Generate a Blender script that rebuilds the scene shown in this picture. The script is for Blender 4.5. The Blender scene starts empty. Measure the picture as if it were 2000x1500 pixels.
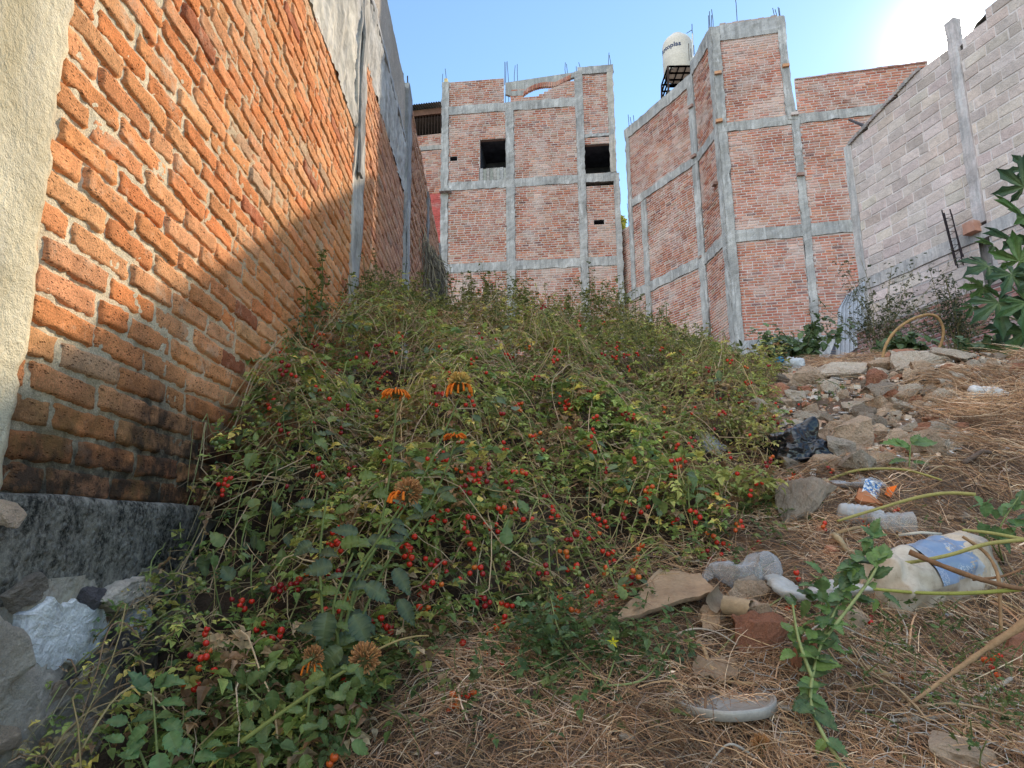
import bpy, bmesh, math, random
from mathutils import Vector, Matrix, noise
R = random.Random(7)
D = bpy.data
sc = bpy.context.scene
COL = sc.collection
pi = math.pi

# ------------------------------------------------------------------ camera
FPX = 1364.0
PITCH = math.radians(11.6)
ROLL = math.radians(-0.6)
F0 = Vector((0, math.cos(PITCH), math.sin(PITCH)))
U0 = Vector((0, -math.sin(PITCH), math.cos(PITCH)))
R0 = Vector((1, 0, 0))
CR = R0 * math.cos(ROLL) + U0 * math.sin(ROLL)
CU = -R0 * math.sin(ROLL) + U0 * math.cos(ROLL)
cam_d = D.cameras.new('camera')
cam = D.objects.new('camera', cam_d)
COL.objects.link(cam)
cam_d.sensor_width = 36
cam_d.lens = 36 * FPX / 2000
cam_d.clip_start = 0.05
cam_d.clip_end = 2000
M = Matrix.Identity(4)
for i in range(3):
    M[i][0], M[i][1], M[i][2] = CR[i], CU[i], -F0[i]
cam.matrix_world = M
sc.camera = cam

def ray(px, py):
    return F0 + CR * ((px - 1000) / FPX) + CU * ((750 - py) / FPX)

def P(px, py, y):
    r = ray(px, py)
    return r * (y / r.y)

# ------------------------------------------------------------------ terrain
GK = [(-60, -1.5), (-3, -1.4), (0, -1.0), (1.0, -.62), (1.5, -.45), (2.0, -.26), (3.0, .22), (4.0, .68), (5.0, 1.12), (5.6, 1.33), (7, 1.45), (18, 2.6), (30, 3.0), (900, 6)]
def lerpk(K, y):
    if y <= K[0][0]: return K[0][1]
    for (a, va), (b, vb) in zip(K, K[1:]):
        if y <= b:
            t = (y - a) / (b - a)
            return va + (vb - va) * t
    return K[-1][1]
def smooth(a, b, x):
    t = max(0., min(1., (x - a) / (b - a)))
    return t * t * (3 - 2 * t)
def N(x, y, z=0.0):
    return noise.noise(Vector((x, y, z)))
def ground(x, y):
    z = (lerpk(GK, y - .12) + lerpk(GK, y + .12) + lerpk(GK, y)) / 3
    near = 1 - smooth(9, 20, y)
    z += near * (.07 * N(x * 1.1, y * 1.1, 3) + .035 * N(x * 3.1, y * 3.1, 5) + .012 * N(x * 9, y * 9, 8))
    z -= .16 * (1 - smooth(-1.1, -.2, x)) * (1 - smooth(1.6, 3.2, y))
    # straw mound on the right, low dip by the bucket
    z += .26 * math.exp(-((x - 2.75) / .75) ** 2 - ((y - 3.9) / .8) ** 2)
    z += .10 * math.exp(-((x - 1.9) / .5) ** 2 - ((y - 2.9) / .35) ** 2)
    z -= .07 * math.exp(-((x - 1.5) / .35) ** 2 - ((y - 1.85) / .3) ** 2)
    return z
def G(px, py, up=0.0):
    r = ray(px, py)
    t = .5
    while t < 40:
        p = r * t
        if p.z < ground(p.x, p.y) + up:
            lo, hi = t - .04, t
            for _ in range(12):
                m = (lo + hi) / 2
                q = r * m
                if q.z < ground(q.x, q.y) + up: hi = m
                else: lo = m
            return r * hi
        t += .04
    return r * 40
def proj(p):
    z = p.dot(F0)
    return (1000 + FPX * p.dot(CR) / z, 750 - FPX * p.dot(CU) / z) if z > .05 else (-999, -999)
def gn(x, y):
    e = .05
    return Vector((-(ground(x + e, y) - ground(x - e, y)) / (2 * e), -(ground(x, y + e) - ground(x, y - e)) / (2 * e), 1)).normalized()

# ------------------------------------------------------------------ objects
def tag(o, label=None, cat=None, group=None, kind=None):
    if label: o['label'] = label
    if cat: o['category'] = cat
    if group: o['group'] = group
    if kind: o['kind'] = kind
    return o
def thing(name, label, cat, loc=(0, 0, 0), group=None, rot=(0, 0, 0)):
    o = D.objects.new(name, None)
    COL.objects.link(o)
    o.location = loc
    o.rotation_euler = rot
    o.empty_display_size = .1
    return tag(o, label, cat, group)

class MB:
    def __init__(s):
        s.v = []; s.f = []; s.c = []; s.m = []
    def add(s, vs, fs, col=(.5, .5, .5), mi=0):
        n = len(s.v)
        s.v.extend([tuple(v) for v in vs])
        if col and isinstance(col[0], (tuple, list)): s.c.extend(col)
        else: s.c.extend([col] * len(vs))
        for f in fs:
            s.f.append([i + n for i in f]); s.m.append(mi)
    def build(s, name, mats, parent=None, smooth=False, local=False):
        me = D.meshes.new(name)
        off = Vector((0, 0, 0))
        if parent and not local:
            q = parent
            while q:
                off += q.location; q = q.parent
        vs = [(a - off.x, b - off.y, c - off.z) for a, b, c in s.v] if off.length else s.v
        me.from_pydata(vs, [], s.f)
        at = me.color_attributes.new('Col', 'FLOAT_COLOR', 'POINT')
        flat = []
        for c in s.c: flat.extend((c[0], c[1], c[2], 1))
        at.data.foreach_set('color', flat)
        if not isinstance(mats, (list, tuple)): mats = [mats]
        for m in mats: me.materials.append(m)
        if len(mats) > 1: me.polygons.foreach_set('material_index', s.m)
        if smooth: me.polygons.foreach_set('use_smooth', [True] * len(s.f))
        me.update()
        o = D.objects.new(name, me)
        COL.objects.link(o)
        if parent: o.parent = parent
        return o

def jit(c, a, r=None):
    r = r or R
    k = 1 + r.uniform(-a, a)
    return (max(0, c[0] * k * (1 + r.uniform(-a, a) * .35)), max(0, c[1] * k), max(0, c[2] * k * (1 + r.uniform(-a, a) * .35)))
def mixc(a, b, t): return tuple(a[i] * (1 - t) + b[i] * t for i in range(3))

def tube(mb, pts, rad, sides=6, col=(.3, .3, .2), cap=True, col2=None):
    pts = [Vector(p) for p in pts]
    n = len(pts)
    if not isinstance(rad, (list, tuple)): rad = [rad] * n
    vs = []; cs = []
    t0 = (pts[1] - pts[0]).normalized()
    ref = t0.orthogonal().normalized()
    for i in range(n):
        t = (pts[min(i + 1, n - 1)] - pts[max(i - 1, 0)])
        t = t.normalized() if t.length > 1e-9 else t0
        ref = (ref - t * ref.dot(t))
        ref = ref.normalized() if ref.length > 1e-6 else t.orthogonal().normalized()
        b = t.cross(ref)
        for k in range(sides):
            a = 2 * pi * k / sides
            vs.append(pts[i] + (ref * math.cos(a) + b * math.sin(a)) * rad[i])
            cs.append(mixc(col, col2, i / (n - 1)) if col2 else col)
    fs = [(i * sides + k, i * sides + (k + 1) % sides, (i + 1) * sides + (k + 1) % sides, (i + 1) * sides + k) for i in range(n - 1) for k in range(sides)]
    if cap:
        fs.append(tuple(range(sides - 1, -1, -1)))
        fs.append(tuple(range((n - 1) * sides, n * sides)))
    mb.add(vs, fs, cs)
def spline(pts, n=6):
    pts = [Vector(p) for p in pts]
    if len(pts) < 3: return pts
    out = []
    for i in range(len(pts) - 1):
        p0 = pts[max(i - 1, 0)]; p1 = pts[i]; p2 = pts[i + 1]; p3 = pts[min(i + 2, len(pts) - 1)]
        for k in range(n):
            t = k / n
            out.append(.5 * ((2 * p1) + (p2 - p0) * t + (2 * p0 - 5 * p1 + 4 * p2 - p3) * t * t + (-p0 + 3 * p1 - 3 * p2 + p3) * t ** 3))
    out.append(pts[-1])
    return out
def lathe(mb, prof, center=(0, 0, 0), n=32, col=(.5, .5, .5), rough=0.0, rot=None):
    vs = []; c = Vector(center)
    for (r, z) in prof:
        for k in range(n):
            a = 2 * pi * k / n
            rr = r * (1 + rough * N(math.cos(a) * 2, math.sin(a) * 2, z * 20))
            v = Vector((rr * math.cos(a), rr * math.sin(a), z))
            if rot: v = rot @ v
            vs.append(v + c)
    fs = [(i * n + k, i * n + (k + 1) % n, (i + 1) * n + (k + 1) % n, (i + 1) * n + k) for i in range(len(prof) - 1) for k in range(n)]
    mb.add(vs, fs, col)

# ------------------------------------------------------------------ facades
class Fac:
    """a vertical plane; u runs left to right as seen from the camera, off is towards the camera"""
    def __init__(s, p0, d):
        s.p = Vector((p0[0], p0[1])); s.d = Vector((d[0], d[1])).normalized()
        s.n = Vector((s.d.y, -s.d.x))
    def at(s, px, py):
        r = ray(px, py)
        den = r.x * s.n.x + r.y * s.n.y
        t = (s.p.x * s.n.x + s.p.y * s.n.y) / den
        q = r * t
        return ((q.x - s.p.x) * s.d.x + (q.y - s.p.y) * s.d.y, q.z)
    def pt(s, u, z, off=0.0):
        return Vector((s.p.x + s.d.x * u + s.n.x * off, s.p.y + s.d.y * u + s.n.y * off, z))
    def u(s, px, py): return s.at(px, py)[0]
    def z(s, px, py): return s.at(px, py)[1]

def rbox(mb, fac, u0, u1, z0, z1, o0, o1, col, step=.3, j=.012, seed=0):
    """concrete member with slightly wandering faces and chipped edges"""
    nu = max(1, int(abs(u1 - u0) / step)); nz = max(1, int(abs(z1 - z0) / step))
    vs = []; cs = []
    def P3(u, z, o):
        w = Vector((u * 3.1 + seed, z * 3.3, o * 2 + seed * 1.7))
        du = noise.noise(w) * j * .9 + noise.noise(w * 4.3) * j * .9; dz = noise.noise(w + Vector((9, 3, 1))) * j * 1.2; do = noise.noise(w * 1.7 + Vector((4, 7, 2))) * j
        vs.append(fac.pt(u + du, z + dz, o + do))
        k = 1 + .25 * noise.noise(w * .6) + .1 * noise.noise(w * 3)
        cs.append((col[0] * k, col[1] * k, col[2] * k))
        return len(vs) - 1
    fs = []
    front = [[P3(u0 + (u1 - u0) * i / nu, z0 + (z1 - z0) * k / nz, o1) for i in range(nu + 1)] for k in range(nz + 1)]
    back = {}
    def B(i, k):
        if (i, k) not in back: back[(i, k)] = P3(u0 + (u1 - u0) * i / nu, z0 + (z1 - z0) * k / nz, o0)
        return back[(i, k)]
    for k in range(nz):
        for i in range(nu):
            fs.append((front[k][i], front[k][i + 1], front[k + 1][i + 1], front[k + 1][i]))
    for i in range(nu):
        fs.append((B(i, 0), B(i + 1, 0), front[0][i + 1], front[0][i]))
        fs.append((front[nz][i], front[nz][i + 1], B(i + 1, nz), B(i, nz)))
    for k in range(nz):
        fs.append((B(0, k), front[k][0], front[k + 1][0], B(0, k + 1)))
        fs.append((front[k][nu], B(nu, k), B(nu, k + 1), front[k + 1][nu]))
    mb.add(vs, fs, cs)
def fpoly(mb, fac, uz, o0, o1, col):
    """extruded polygon on a facade"""
    n = len(uz)
    vs = [fac.pt(u, z, o1) for u, z in uz] + [fac.pt(u, z, o0) for u, z in uz]
    fs = [tuple(range(n)), tuple(range(2 * n - 1, n - 1, -1))] + [(i, i + n, (i + 1) % n + n, (i + 1) % n) for i in range(n)]
    mb.add(vs, fs, col)
def spans_minus(a, b, holes):
    s = [(a, b)]
    for (h0, h1) in holes:
        t = []
        for (x, y) in s:
            if h1 <= x or h0 >= y: t.append((x, y)); continue
            if h0 > x: t.append((x, h0))
            if h1 < y: t.append((h1, y))
        s = t
    return [(x, y) for x, y in s if y - x > .03]
def bricks(mb, mm, fac, u0, u1, z0, z1, pal, mcol, bl=.28, ch=.083, joint=.018, proud=.012, spanf=None, rnd=None, detail=None, tilt=.0, noff=0.0, full=None, jr=.4):
    """courses of single bricks (mb) over a mortar bed (mm)"""
    r = rnd or R
    k = 0; z = z0
    while z < z1 - .02:
        zt = min(z + ch, z1)
        sp = spanf(z + ch * .5) if spanf else [(u0, u1)]
        for (a, b) in sp:
            # mortar strip
            n = max(1, int((b - a) / .4))
            for i in range(n):
                q0 = a + (b - a) * i / n; q1 = a + (b - a) * (i + 1) / n
                mm.add([fac.pt(q0, z, noff), fac.pt(q1, z, noff), fac.pt(q1, zt, noff), fac.pt(q0, zt, noff)], [(0, 1, 2, 3)], mcol)
            u = math.floor(a / bl) * bl + (bl * .5 if k % 2 else 0) + r.uniform(-jr, jr) * .05 - bl
            while u < b:
                w = bl * r.uniform(.93, 1.05)
                if r.random() < .05: w *= .55
                x0 = max(u, a) + joint * .5; x1 = min(u + w, b) - joint * .5
                u += w
                if x1 - x0 < .05: continue
                h = (zt - z) - joint * r.uniform(.75, 1.15)
                zz = z + joint * .5
                if h < .02: continue
                c = pal(r, (x0 + x1) / 2, z)
                p = proud * r.uniform(.3, 1.3)
                t = r.uniform(-1, 1) * tilt
                if detail and detail((x0 + x1) / 2, z):
                    det_brick(mb, fac, x0, x1, zz, zz + h, noff, p, c, r, t)
                else:
                    e = min(.006, h * .14)
                    J = lambda s=.004: r.uniform(-s, s)
                    vs = [fac.pt(x0, zz + t, noff), fac.pt(x1, zz - t, noff), fac.pt(x1, zz + h - t, noff), fac.pt(x0, zz + h + t, noff),
                          fac.pt(x0 + e + J(), zz + e + t + J(.003), noff + p), fac.pt(x1 - e + J(), zz + e - t + J(.003), noff + p), fac.pt(x1 - e + J(), zz + h - e - t + J(.003), noff + p * r.uniform(.8, 1.15)), fac.pt(x0 + e + J(), zz + h - e + t + J(.003), noff + p)]
                    mb.add(vs, [(4, 5, 6, 7), (0, 1, 5, 4), (1, 2, 6, 5), (2, 3, 7, 6), (3, 0, 4, 7)], c)
        z += ch; k += 1
def det_brick(mb, fac, x0, x1, z0, z1, base, p, c, r, t):
    L = x1 - x0; H = z1 - z0
    nx = max(5, int(L / .013)); nz = 8
    vs = []; cs = []
    s = r.uniform(0, 50)
    cut = [r.uniform(.0, .012) for _ in range(4)]
    for k in range(nz + 1):
        for i in range(nx + 1):
            fu = i / nx; fz = k / nz
            # superellipse-ish inset at the ends makes worn corners
            eu = min(fu, 1 - fu) * L; ez = min(fz, 1 - fz) * H
            x = x0 + L * fu; z = z0 + H * fz + t * (1 - 2 * fu)
            edge = min(1, min(eu / .006, ez / .005))
            w = Vector((x * 16 + s, z * 20, s))
            n1 = noise.noise(w); n2 = noise.noise(w * 3.3)
            o = base - .012 + (p + .012) * (math.sin(edge * pi / 2) ** .8) + n1 * .005 * edge + n2 * .003 + .002 * noise.noise(w * 7)
            corner = max(0, 1 - (eu + ez) / .022)
            o -= corner * cut[(1 if fu > .5 else 0) + (2 if fz > .5 else 0)] * 1.6
            if k in (0, 1, nz - 1, nz): z += .0065 * noise.noise(Vector((x * 24, s, (k > 3) * 5)))
            if i in (0, 1, nx - 1, nx): x += .007 * noise.noise(Vector((z * 40, s, i)))
            vs.append(fac.pt(x, z, o))
            kk = 1 + .16 * n1 + .08 * n2
            cs.append((c[0] * kk, c[1] * kk, c[2] * kk))
    fs = [(k * (nx + 1) + i, k * (nx + 1) + i + 1, (k + 1) * (nx + 1) + i + 1, (k + 1) * (nx + 1) + i) for k in range(nz) for i in range(nx)]
    mb.add(vs, fs, cs)

# ------------------------------------------------------------------ materials
class NT:
    def __init__(s, name):
        s.m = D.materials.new(name); s.m.use_nodes = True
        s.t = s.m.node_tree; s.n = s.t.nodes; s.l = s.t.links
        s.n.clear()
        s.out = s.n.new('ShaderNodeOutputMaterial')
        s.co = s.n.new('ShaderNodeTexCoord').outputs['Object']
    def node(s, t, **kw):
        x = s.n.new(t)
        for k, v in kw.items():
            if k.startswith('i_'):
                key = k[2:]
                key = int(key) if key.isdigit() else key
                s.put(x.inputs[key], v)
            else: setattr(x, k, v)
        return x
    def put(s, inp, v):
        if isinstance(v, bpy.types.NodeSocket): s.l.new(v, inp)
        else:
            if inp.type == 'RGBA' and len(v) == 3: v = (*v, 1)
            inp.default_value = v
    def noise(s, scale, detail=4, rough=.55, co=None, dist=0):
        x = s.node('ShaderNodeTexNoise', i_Scale=scale, i_Detail=detail, i_Roughness=rough, i_Distortion=dist)
        s.l.new(co or s.co, x.inputs['Vector'])
        return x.outputs['Fac']
    def ramp(s, fac, a, b, c0=0., c1=1.):
        x = s.node('ShaderNodeMapRange', i_0=fac, i_1=a, i_2=b, i_3=c0, i_4=c1)
        return x.outputs[0]
    def mix(s, fac, a, b, mode='MIX'):
        x = s.node('ShaderNodeMix', data_type='RGBA', blend_type=mode)
        s.put(x.inputs[0], fac); s.put(x.inputs[6], a); s.put(x.inputs[7], b)
        return x.outputs[2]
    def math(s, op, a, b=0.):
        x = s.node('ShaderNodeMath', operation=op, i_0=a, i_1=b)
        return x.outputs[0]
    def attr(s):
        return s.node('ShaderNodeAttribute', attribute_name='Col').outputs['Color']
    def bump(s, h, strength=.5, dist=.01, nrm=None):
        x = s.node('ShaderNodeBump', i_Strength=strength, i_Distance=dist, i_Height=h)
        if nrm: s.l.new(nrm, x.inputs['Normal'])
        return x.outputs[0]
    def bsdf(s, col, rough=.9, nrm=None, spec=.25, **kw):
        b = s.node('ShaderNodeBsdfPrincipled')
        s.put(b.inputs['Base Color'], col); s.put(b.inputs['Roughness'], rough)
        b.inputs['Specular IOR Level'].default_value = spec
        if nrm: s.l.new(nrm, b.inputs['Normal'])
        for k, v in kw.items(): s.put(b.inputs[k.replace('_', ' ')], v)
        s.l.new(b.outputs[0], s.out.inputs[0])
        return b

def m_rough(name, col=None, var=.35, vs=3., fine=60., bs=.6, bd=.01, rough=.92, stain=None, stain_amt=.5, spec=.2, ss=1.5, streak=0.):
    t = NT(name)
    c = t.attr() if col is None else (*col, 1)
    n1 = t.noise(vs, 5, .6); n2 = t.noise(fine, 4, .6)
    k = t.ramp(n1, .25, .75, 1 - var, 1 + var * .7)
    k2 = t.ramp(n2, .3, .7, .86, 1.12)
    k = t.math('MULTIPLY', k, k2)
    comb = t.node('ShaderNodeCombineColor', i_0=k, i_1=k, i_2=k).outputs[0]
    c = t.mix(1.0, c, comb, 'MULTIPLY')
    if stain:
        n3 = t.noise(ss, 6, .65, dist=.4)
        c = t.mix(t.ramp(n3, .48, .66, 0, stain_amt), c, stain)
    if streak:
        pos = t.node('ShaderNodeNewGeometry').outputs['Position']
        mp = t.node('ShaderNodeMapping'); t.l.new(pos, mp.inputs[0]); mp.inputs['Scale'].default_value = (9, 9, .7)
        c = t.mix(t.ramp(t.noise(1., 6, .7, mp.outputs[0]), .46, .62, 0, streak), c, (.16, .155, .155))
        mp2 = t.node('ShaderNodeMapping'); t.l.new(pos, mp2.inputs[0]); mp2.inputs['Scale'].default_value = (5, 5, 1.1); mp2.inputs['Location'].default_value = (4, 9, 2)
        c = t.mix(t.ramp(t.noise(1., 6, .75, mp2.outputs[0]), .54, .66, 0, streak), c, (.62, .60, .60))
    h = t.math('ADD', n2, t.math('MULTIPLY', t.noise(fine * .22, 3), 2.))
    t.bsdf(c, rough, t.bump(h, bs, bd), spec)
    return t.m
def m_leaf(name, rough=.55, trans=.3, fine=300.):
    t = NT(name)
    c = t.attr()
    n = t.noise(fine * .3, 3)
    k = t.ramp(n, .3, .7, .75, 1.2)
    comb = t.node('ShaderNodeCombineColor', i_0=k, i_1=k, i_2=k).outputs[0]
    c = t.mix(1.0, c, comb, 'MULTIPLY')
    nr = t.bump(t.noise(fine, 2), .3, .001)
    b = t.bsdf(c, rough, nr, .35)
    tr = t.node('ShaderNodeBsdfTranslucent')
    t.l.new(t.mix(.5, c, (.25, .35, .03, 1), 'ADD') if False else c, tr.inputs[0])
    mx = t.node('ShaderNodeMixShader', i_0=trans)
    t.l.new(b.outputs[0], mx.inputs[1]); t.l.new(tr.outputs[0], mx.inputs[2])
    t.l.new(mx.outputs[0], t.out.inputs[0])
    return t.m
SKYS = .30; SUNE = 5.0; FILL = 2.1; HAZE = 0
# ------------------------------------------------------------------ wall materials
def m_leftwall(name, brick=True):
    """sunlit left wall: pitted brick or mortar, whitish smears, black mould and moss low down"""
    t = NT(name)
    c = t.attr()
    pos = t.node('ShaderNodeNewGeometry').outputs['Position']
    sep = t.node('ShaderNodeSeparateXYZ', i_0=pos)
    z = sep.outputs[2]
    n_big = t.noise(2.2, 5, .6, pos); n_mid = t.noise(14, 5, .65, pos); n_f = t.noise(210, 5, .75, pos)
    # streaky pits, stretched along the wall
    mp = t.node('ShaderNodeMapping'); t.l.new(pos, mp.inputs[0]); mp.inputs['Scale'].default_value = (60, 60, 150)
    pits = t.node('ShaderNodeTexVoronoi', feature='F1', i_Scale=1.0)
    t.l.new(mp.outputs[0], pits.inputs['Vector'])
    pit = t.ramp(pits.outputs['Distance'], .08, .34, 0, 1)
    pm = t.ramp(t.noise(30, 4, .6, pos), .46, .6, 0, 1)
    pitf = t.math('MAXIMUM', pit, t.math('SUBTRACT', 1., pm))
    k = t.math('MULTIPLY', t.ramp(n_mid, .25, .75, .80, 1.15), t.ramp(n_f, .3, .7, .62, 1.6))
    comb = t.node('ShaderNodeCombineColor', i_0=k, i_1=k, i_2=k).outputs[0]
    c = t.mix(1., c, comb, 'MULTIPLY')
    if brick:
        c = t.mix(t.ramp(pitf, 0, 1, .75, 0), c, (.12, .04, .015))
        c = t.mix(t.math('MULTIPLY', t.ramp(t.noise(7, 7, .75, pos), .55, .68, 0, .75), t.ramp(n_f, .35, .55, .3, 1)), c, (.66, .52, .38))
        # the farther stretch is greyer
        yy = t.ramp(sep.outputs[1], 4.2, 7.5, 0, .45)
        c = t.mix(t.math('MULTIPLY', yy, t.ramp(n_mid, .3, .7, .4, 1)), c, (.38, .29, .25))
    zz = t.math('SUBTRACT', z, t.ramp(sep.outputs[1], 1.45, 2.4, 0, .16))
    mould = t.math('MULTIPLY', t.ramp(t.math('ADD', zz, t.ramp(n_big, .3, .7, -.18, .18)), .12, .40, 1, 0), t.ramp(n_mid, .28, .55, .35, 1))
    moss = t.math('MULTIPLY', t.ramp(t.math('ADD', z, t.ramp(n_big, .3, .7, .2, -.2)), .15, .5, 1, 0), t.ramp(t.noise(9, 5, .7, pos), .45, .62, 0, .75))
    c = t.mix(moss, c, (.22, .15, .05))
    c = t.mix(t.math('MULTIPLY', mould, .92), c, (.03, .028, .026))
    h = t.math('ADD', t.math('MULTIPLY', n_f, .6), t.math('MULTIPLY', n_mid, .8))
    h = t.math('ADD', h, t.math('MULTIPLY', pitf, .8 if brick else .2))
    t.bsdf(c, .93, t.bump(h, 1., .009), .12)
    return t.m
def m_footing(name):
    t = NT(name)
    pos = t.node('ShaderNodeNewGeometry').outputs['Position']
    sep = t.node('ShaderNodeSeparateXYZ', i_0=pos)
    c = t.attr()
    v = t.node('ShaderNodeTexVoronoi', feature='F1', i_Scale=42.); t.l.new(pos, v.inputs['Vector'])
    agg = t.ramp(v.outputs['Distance'], .18, .42, 1, 0)
    hue = t.mix(t.ramp(t.noise(35, 2, .5, pos), .4, .6), (.12, .11, .11), (.42, .39, .36))
    c = t.mix(t.math('MULTIPLY', agg, t.ramp(t.noise(8, 3, .5, pos), .4, .6, .1, .7)), c, hue)
    mp = t.node('ShaderNodeMapping'); t.l.new(pos, mp.inputs[0]); mp.inputs['Scale'].default_value = (6, 6, 3.4)
    m1 = t.ramp(t.noise(1.3, 12, .82, mp.outputs[0]), .38, .55, .25, .97)
    m2 = t.ramp(t.noise(70, 6, .75, pos), .36, .56, .35, 1)
    mud = t.math('MULTIPLY', m1, m2)
    c = t.mix(mud, c, (.012, .012, .011))
    h = t.math('ADD', t.math('MULTIPLY', agg, .8), t.noise(150, 4, .6, pos))
    t.bsdf(c, .92, t.bump(h, .8, .006), .2)
    return t.m

M_BR = m_rough('fired_brick', None, .22, 1.5, 14., .4, .006, .93, stain=(.50, .42, .39), stain_amt=.6, ss=1.6)
M_MO = m_rough('brick_mortar', None, .2, 3., 30., .6, .01, .95)
M_CO = m_rough('rough_concrete', None, .3, 1.6, 22., .7, .012, .95, stain=(.27, .27, .28), stain_amt=.6, ss=1.3, streak=.55)
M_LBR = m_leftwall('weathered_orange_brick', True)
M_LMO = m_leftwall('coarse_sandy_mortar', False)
M_FOOT = m_footing('mouldy_footing_concrete')
M_PLAS = m_rough('sandy_plaster', None, .22, 5., 230., 1., .004, .95, stain=(.50, .42, .26), stain_amt=.75, ss=3.2, streak=.25)
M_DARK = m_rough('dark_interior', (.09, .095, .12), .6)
M_STEEL = m_rough('rusty_rebar', (.06, .04, .035), .4, 8, 90, .3, .002, .95, spec=.02)
M_PIPE = m_rough('grey_pipe', (.25, .26, .28), .2, 8, 90, .2, .002, .6)
M_BLOCK = m_rough('concrete_block', None, .22, 3., 55., .9, .012, .96, stain=(.40, .33, .32), stain_amt=.4, ss=.8)

# ================================================================== LEFT WALL
lw = thing('brick_wall', 'tall orange brick boundary wall on the left, sunlit above and mouldy at its foot', 'wall', (-1.03, 1.4, -.6))
LF = Fac((-1.005, 0), (-.021, 1))
def pal_left(r, u, z):
    b = r.choice([(.82, .32, .13), (.85, .36, .155), (.86, .41, .19), (.78, .28, .105), (.84, .39, .19), (.87, .37, .155)])
    if r.random() < .03: b = (.50, .17, .08)
    if r.random() < .02: b = (.66, .40, .24)
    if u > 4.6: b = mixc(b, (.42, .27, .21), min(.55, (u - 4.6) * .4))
    return jit(b, .13, r)
mb, mm = MB(), MB()
rl = random.Random(11)
bricks(mb, mm, LF, 1.33, 4.52, .075, 2.83, pal_left, (.56, .47, .35), bl=.262, ch=.0735, joint=.003, proud=.009, rnd=rl, detail=lambda u, z: True, tilt=.006, noff=-.007)
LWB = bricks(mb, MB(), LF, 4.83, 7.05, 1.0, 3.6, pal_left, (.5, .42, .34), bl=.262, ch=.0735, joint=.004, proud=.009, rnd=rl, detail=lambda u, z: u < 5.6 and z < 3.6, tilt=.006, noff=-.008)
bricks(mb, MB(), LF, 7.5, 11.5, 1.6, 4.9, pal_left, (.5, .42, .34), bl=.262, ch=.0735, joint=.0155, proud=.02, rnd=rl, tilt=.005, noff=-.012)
mb.build('bricks', M_LBR, lw, smooth=True)
# mortar bed: one displaced sheet
mm = MB()
def sheet(m, fac, u0, u1, z0, z1, du, dz, fn, col):
    nu = int((u1 - u0) / du) + 1; nz = int((z1 - z0) / dz) + 1
    vs = []; cs = []
    for k in range(nz + 1):
        for i in range(nu + 1):
            u = u0 + (u1 - u0) * i / nu; z = z0 + (z1 - z0) * k / nz
            vs.append(fac.pt(u, z, fn(u, z)))
            if fac is LF and col[0] > .7: col_ = mixc(col, (.62, .40, .23), .8 * smooth(1.5, 3.0, u))
            else: col_ = col
            kk = 1 + .18 * noise.noise(Vector((u * 2, z * 2, 4))) + .1 * noise.noise(Vector((u * 14, z * 14, 4)))
            cs.append((col_[0] * kk, col_[1] * kk, col_[2] * kk))
    fs = [(k * (nu + 1) + i, k * (nu + 1) + i + 1, (k + 1) * (nu + 1) + i + 1, (k + 1) * (nu + 1) + i) for k in range(nz) for i in range(nu)]
    m.add(vs, fs, cs)
def mf(u, z):
    return -.0075 + .006 * noise.noise(Vector((u * 9, z * 9, 0))) + .006 * noise.noise(Vector((u * 33, z * 33, 0))) + .004 * noise.noise(Vector((u * 90, z * 90, 0)))
sheet(mm, LF, 1.3, 4.6, .05, 2.9, .0125, .0125, mf, (.82, .70, .50))
sheet(mm, LF, 4.6, 11.6, .6, 4.9, .06, .06, lambda u, z: -.016 + .008 * noise.noise(Vector((u * 9, z * 9, 0))), (.50, .43, .36))
mm.build('mortar_bed', M_LMO, lw, smooth=True)
# plastered upper bands, columns
mb = MB()
def rough_face(m, u0, u1, z0, z1, o, col, a=.012, du=.04, z0f=None):
    def fn(u, z): return o + a * noise.noise(Vector((u * 5, z * 5, 1))) + a * .6 * noise.noise(Vector((u * 21, z * 12, 1))) + a * .35 * noise.noise(Vector((u * 60, z * 60, 1)))
    sheet(m, LF, u0, u1, z0, z1, du, du, fn, col)
rough_face(mb, 1.0, 4.75, 2.80, 4.6, .004, (.66, .61, .52), .022, .025)
rbox(mb, LF, 1.0, 4.75, 2.80, 2.815, -.2, .004, (.45, .42, .36), .1, .006, 2)
mb.build('ring_beam', M_CO, lw, smooth=True)
mb = MB()
rough_face(mb, 4.70, 7.45, 3.56, 4.28, .0, (.62, .59, .54), .024, .03)
rbox(mb, LF, 4.75, 7.45, 4.2, 4.27, -.2, .004, (.42, .42, .42), .15, .012, 4)
mb.build('ring_beam', M_CO, lw, smooth=True)
mb = MB()
rbox(mb, LF, 4.50, 4.80, -.2, 4.3, -.05, .012, (.66, .61, .53), .04, .018, 5)
rbox(mb, LF, 4.56, 4.66, 2.5, 4.25, .012, .03, (.40, .38, .35), .04, .02, 15)
mb.build('column', M_CO, lw)
mb = MB()
rbox(mb, LF, 7.08, 7.42, -.2, 4.95, -.12, .02, (.36, .36, .36), .06, .018, 6)
rbox(mb, LF, 7.16, 7.34, 1.2, 3.6, .02, .035, (.55, .55, .54), .06, .012, 16)
mb.build('column', M_CO, lw)
mb = MB()
rbox(mb, LF, 9.3, 9.55, .5, 4.75, -.1, .02, (.25, .24, .23), .08, .015, 7)
mb.build('column', M_CO, lw)
mb = MB()
rbox(mb, LF, -1.5, 11.5, -.8, 4.2, -.22, -.06, (.4, .36, .3), .5, .0, 8)
rbox(mb, LF, 7.4, 11.5, 4.2, 4.86, -.22, -.06, (.4, .36, .3), .5, .0, 9)
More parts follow.
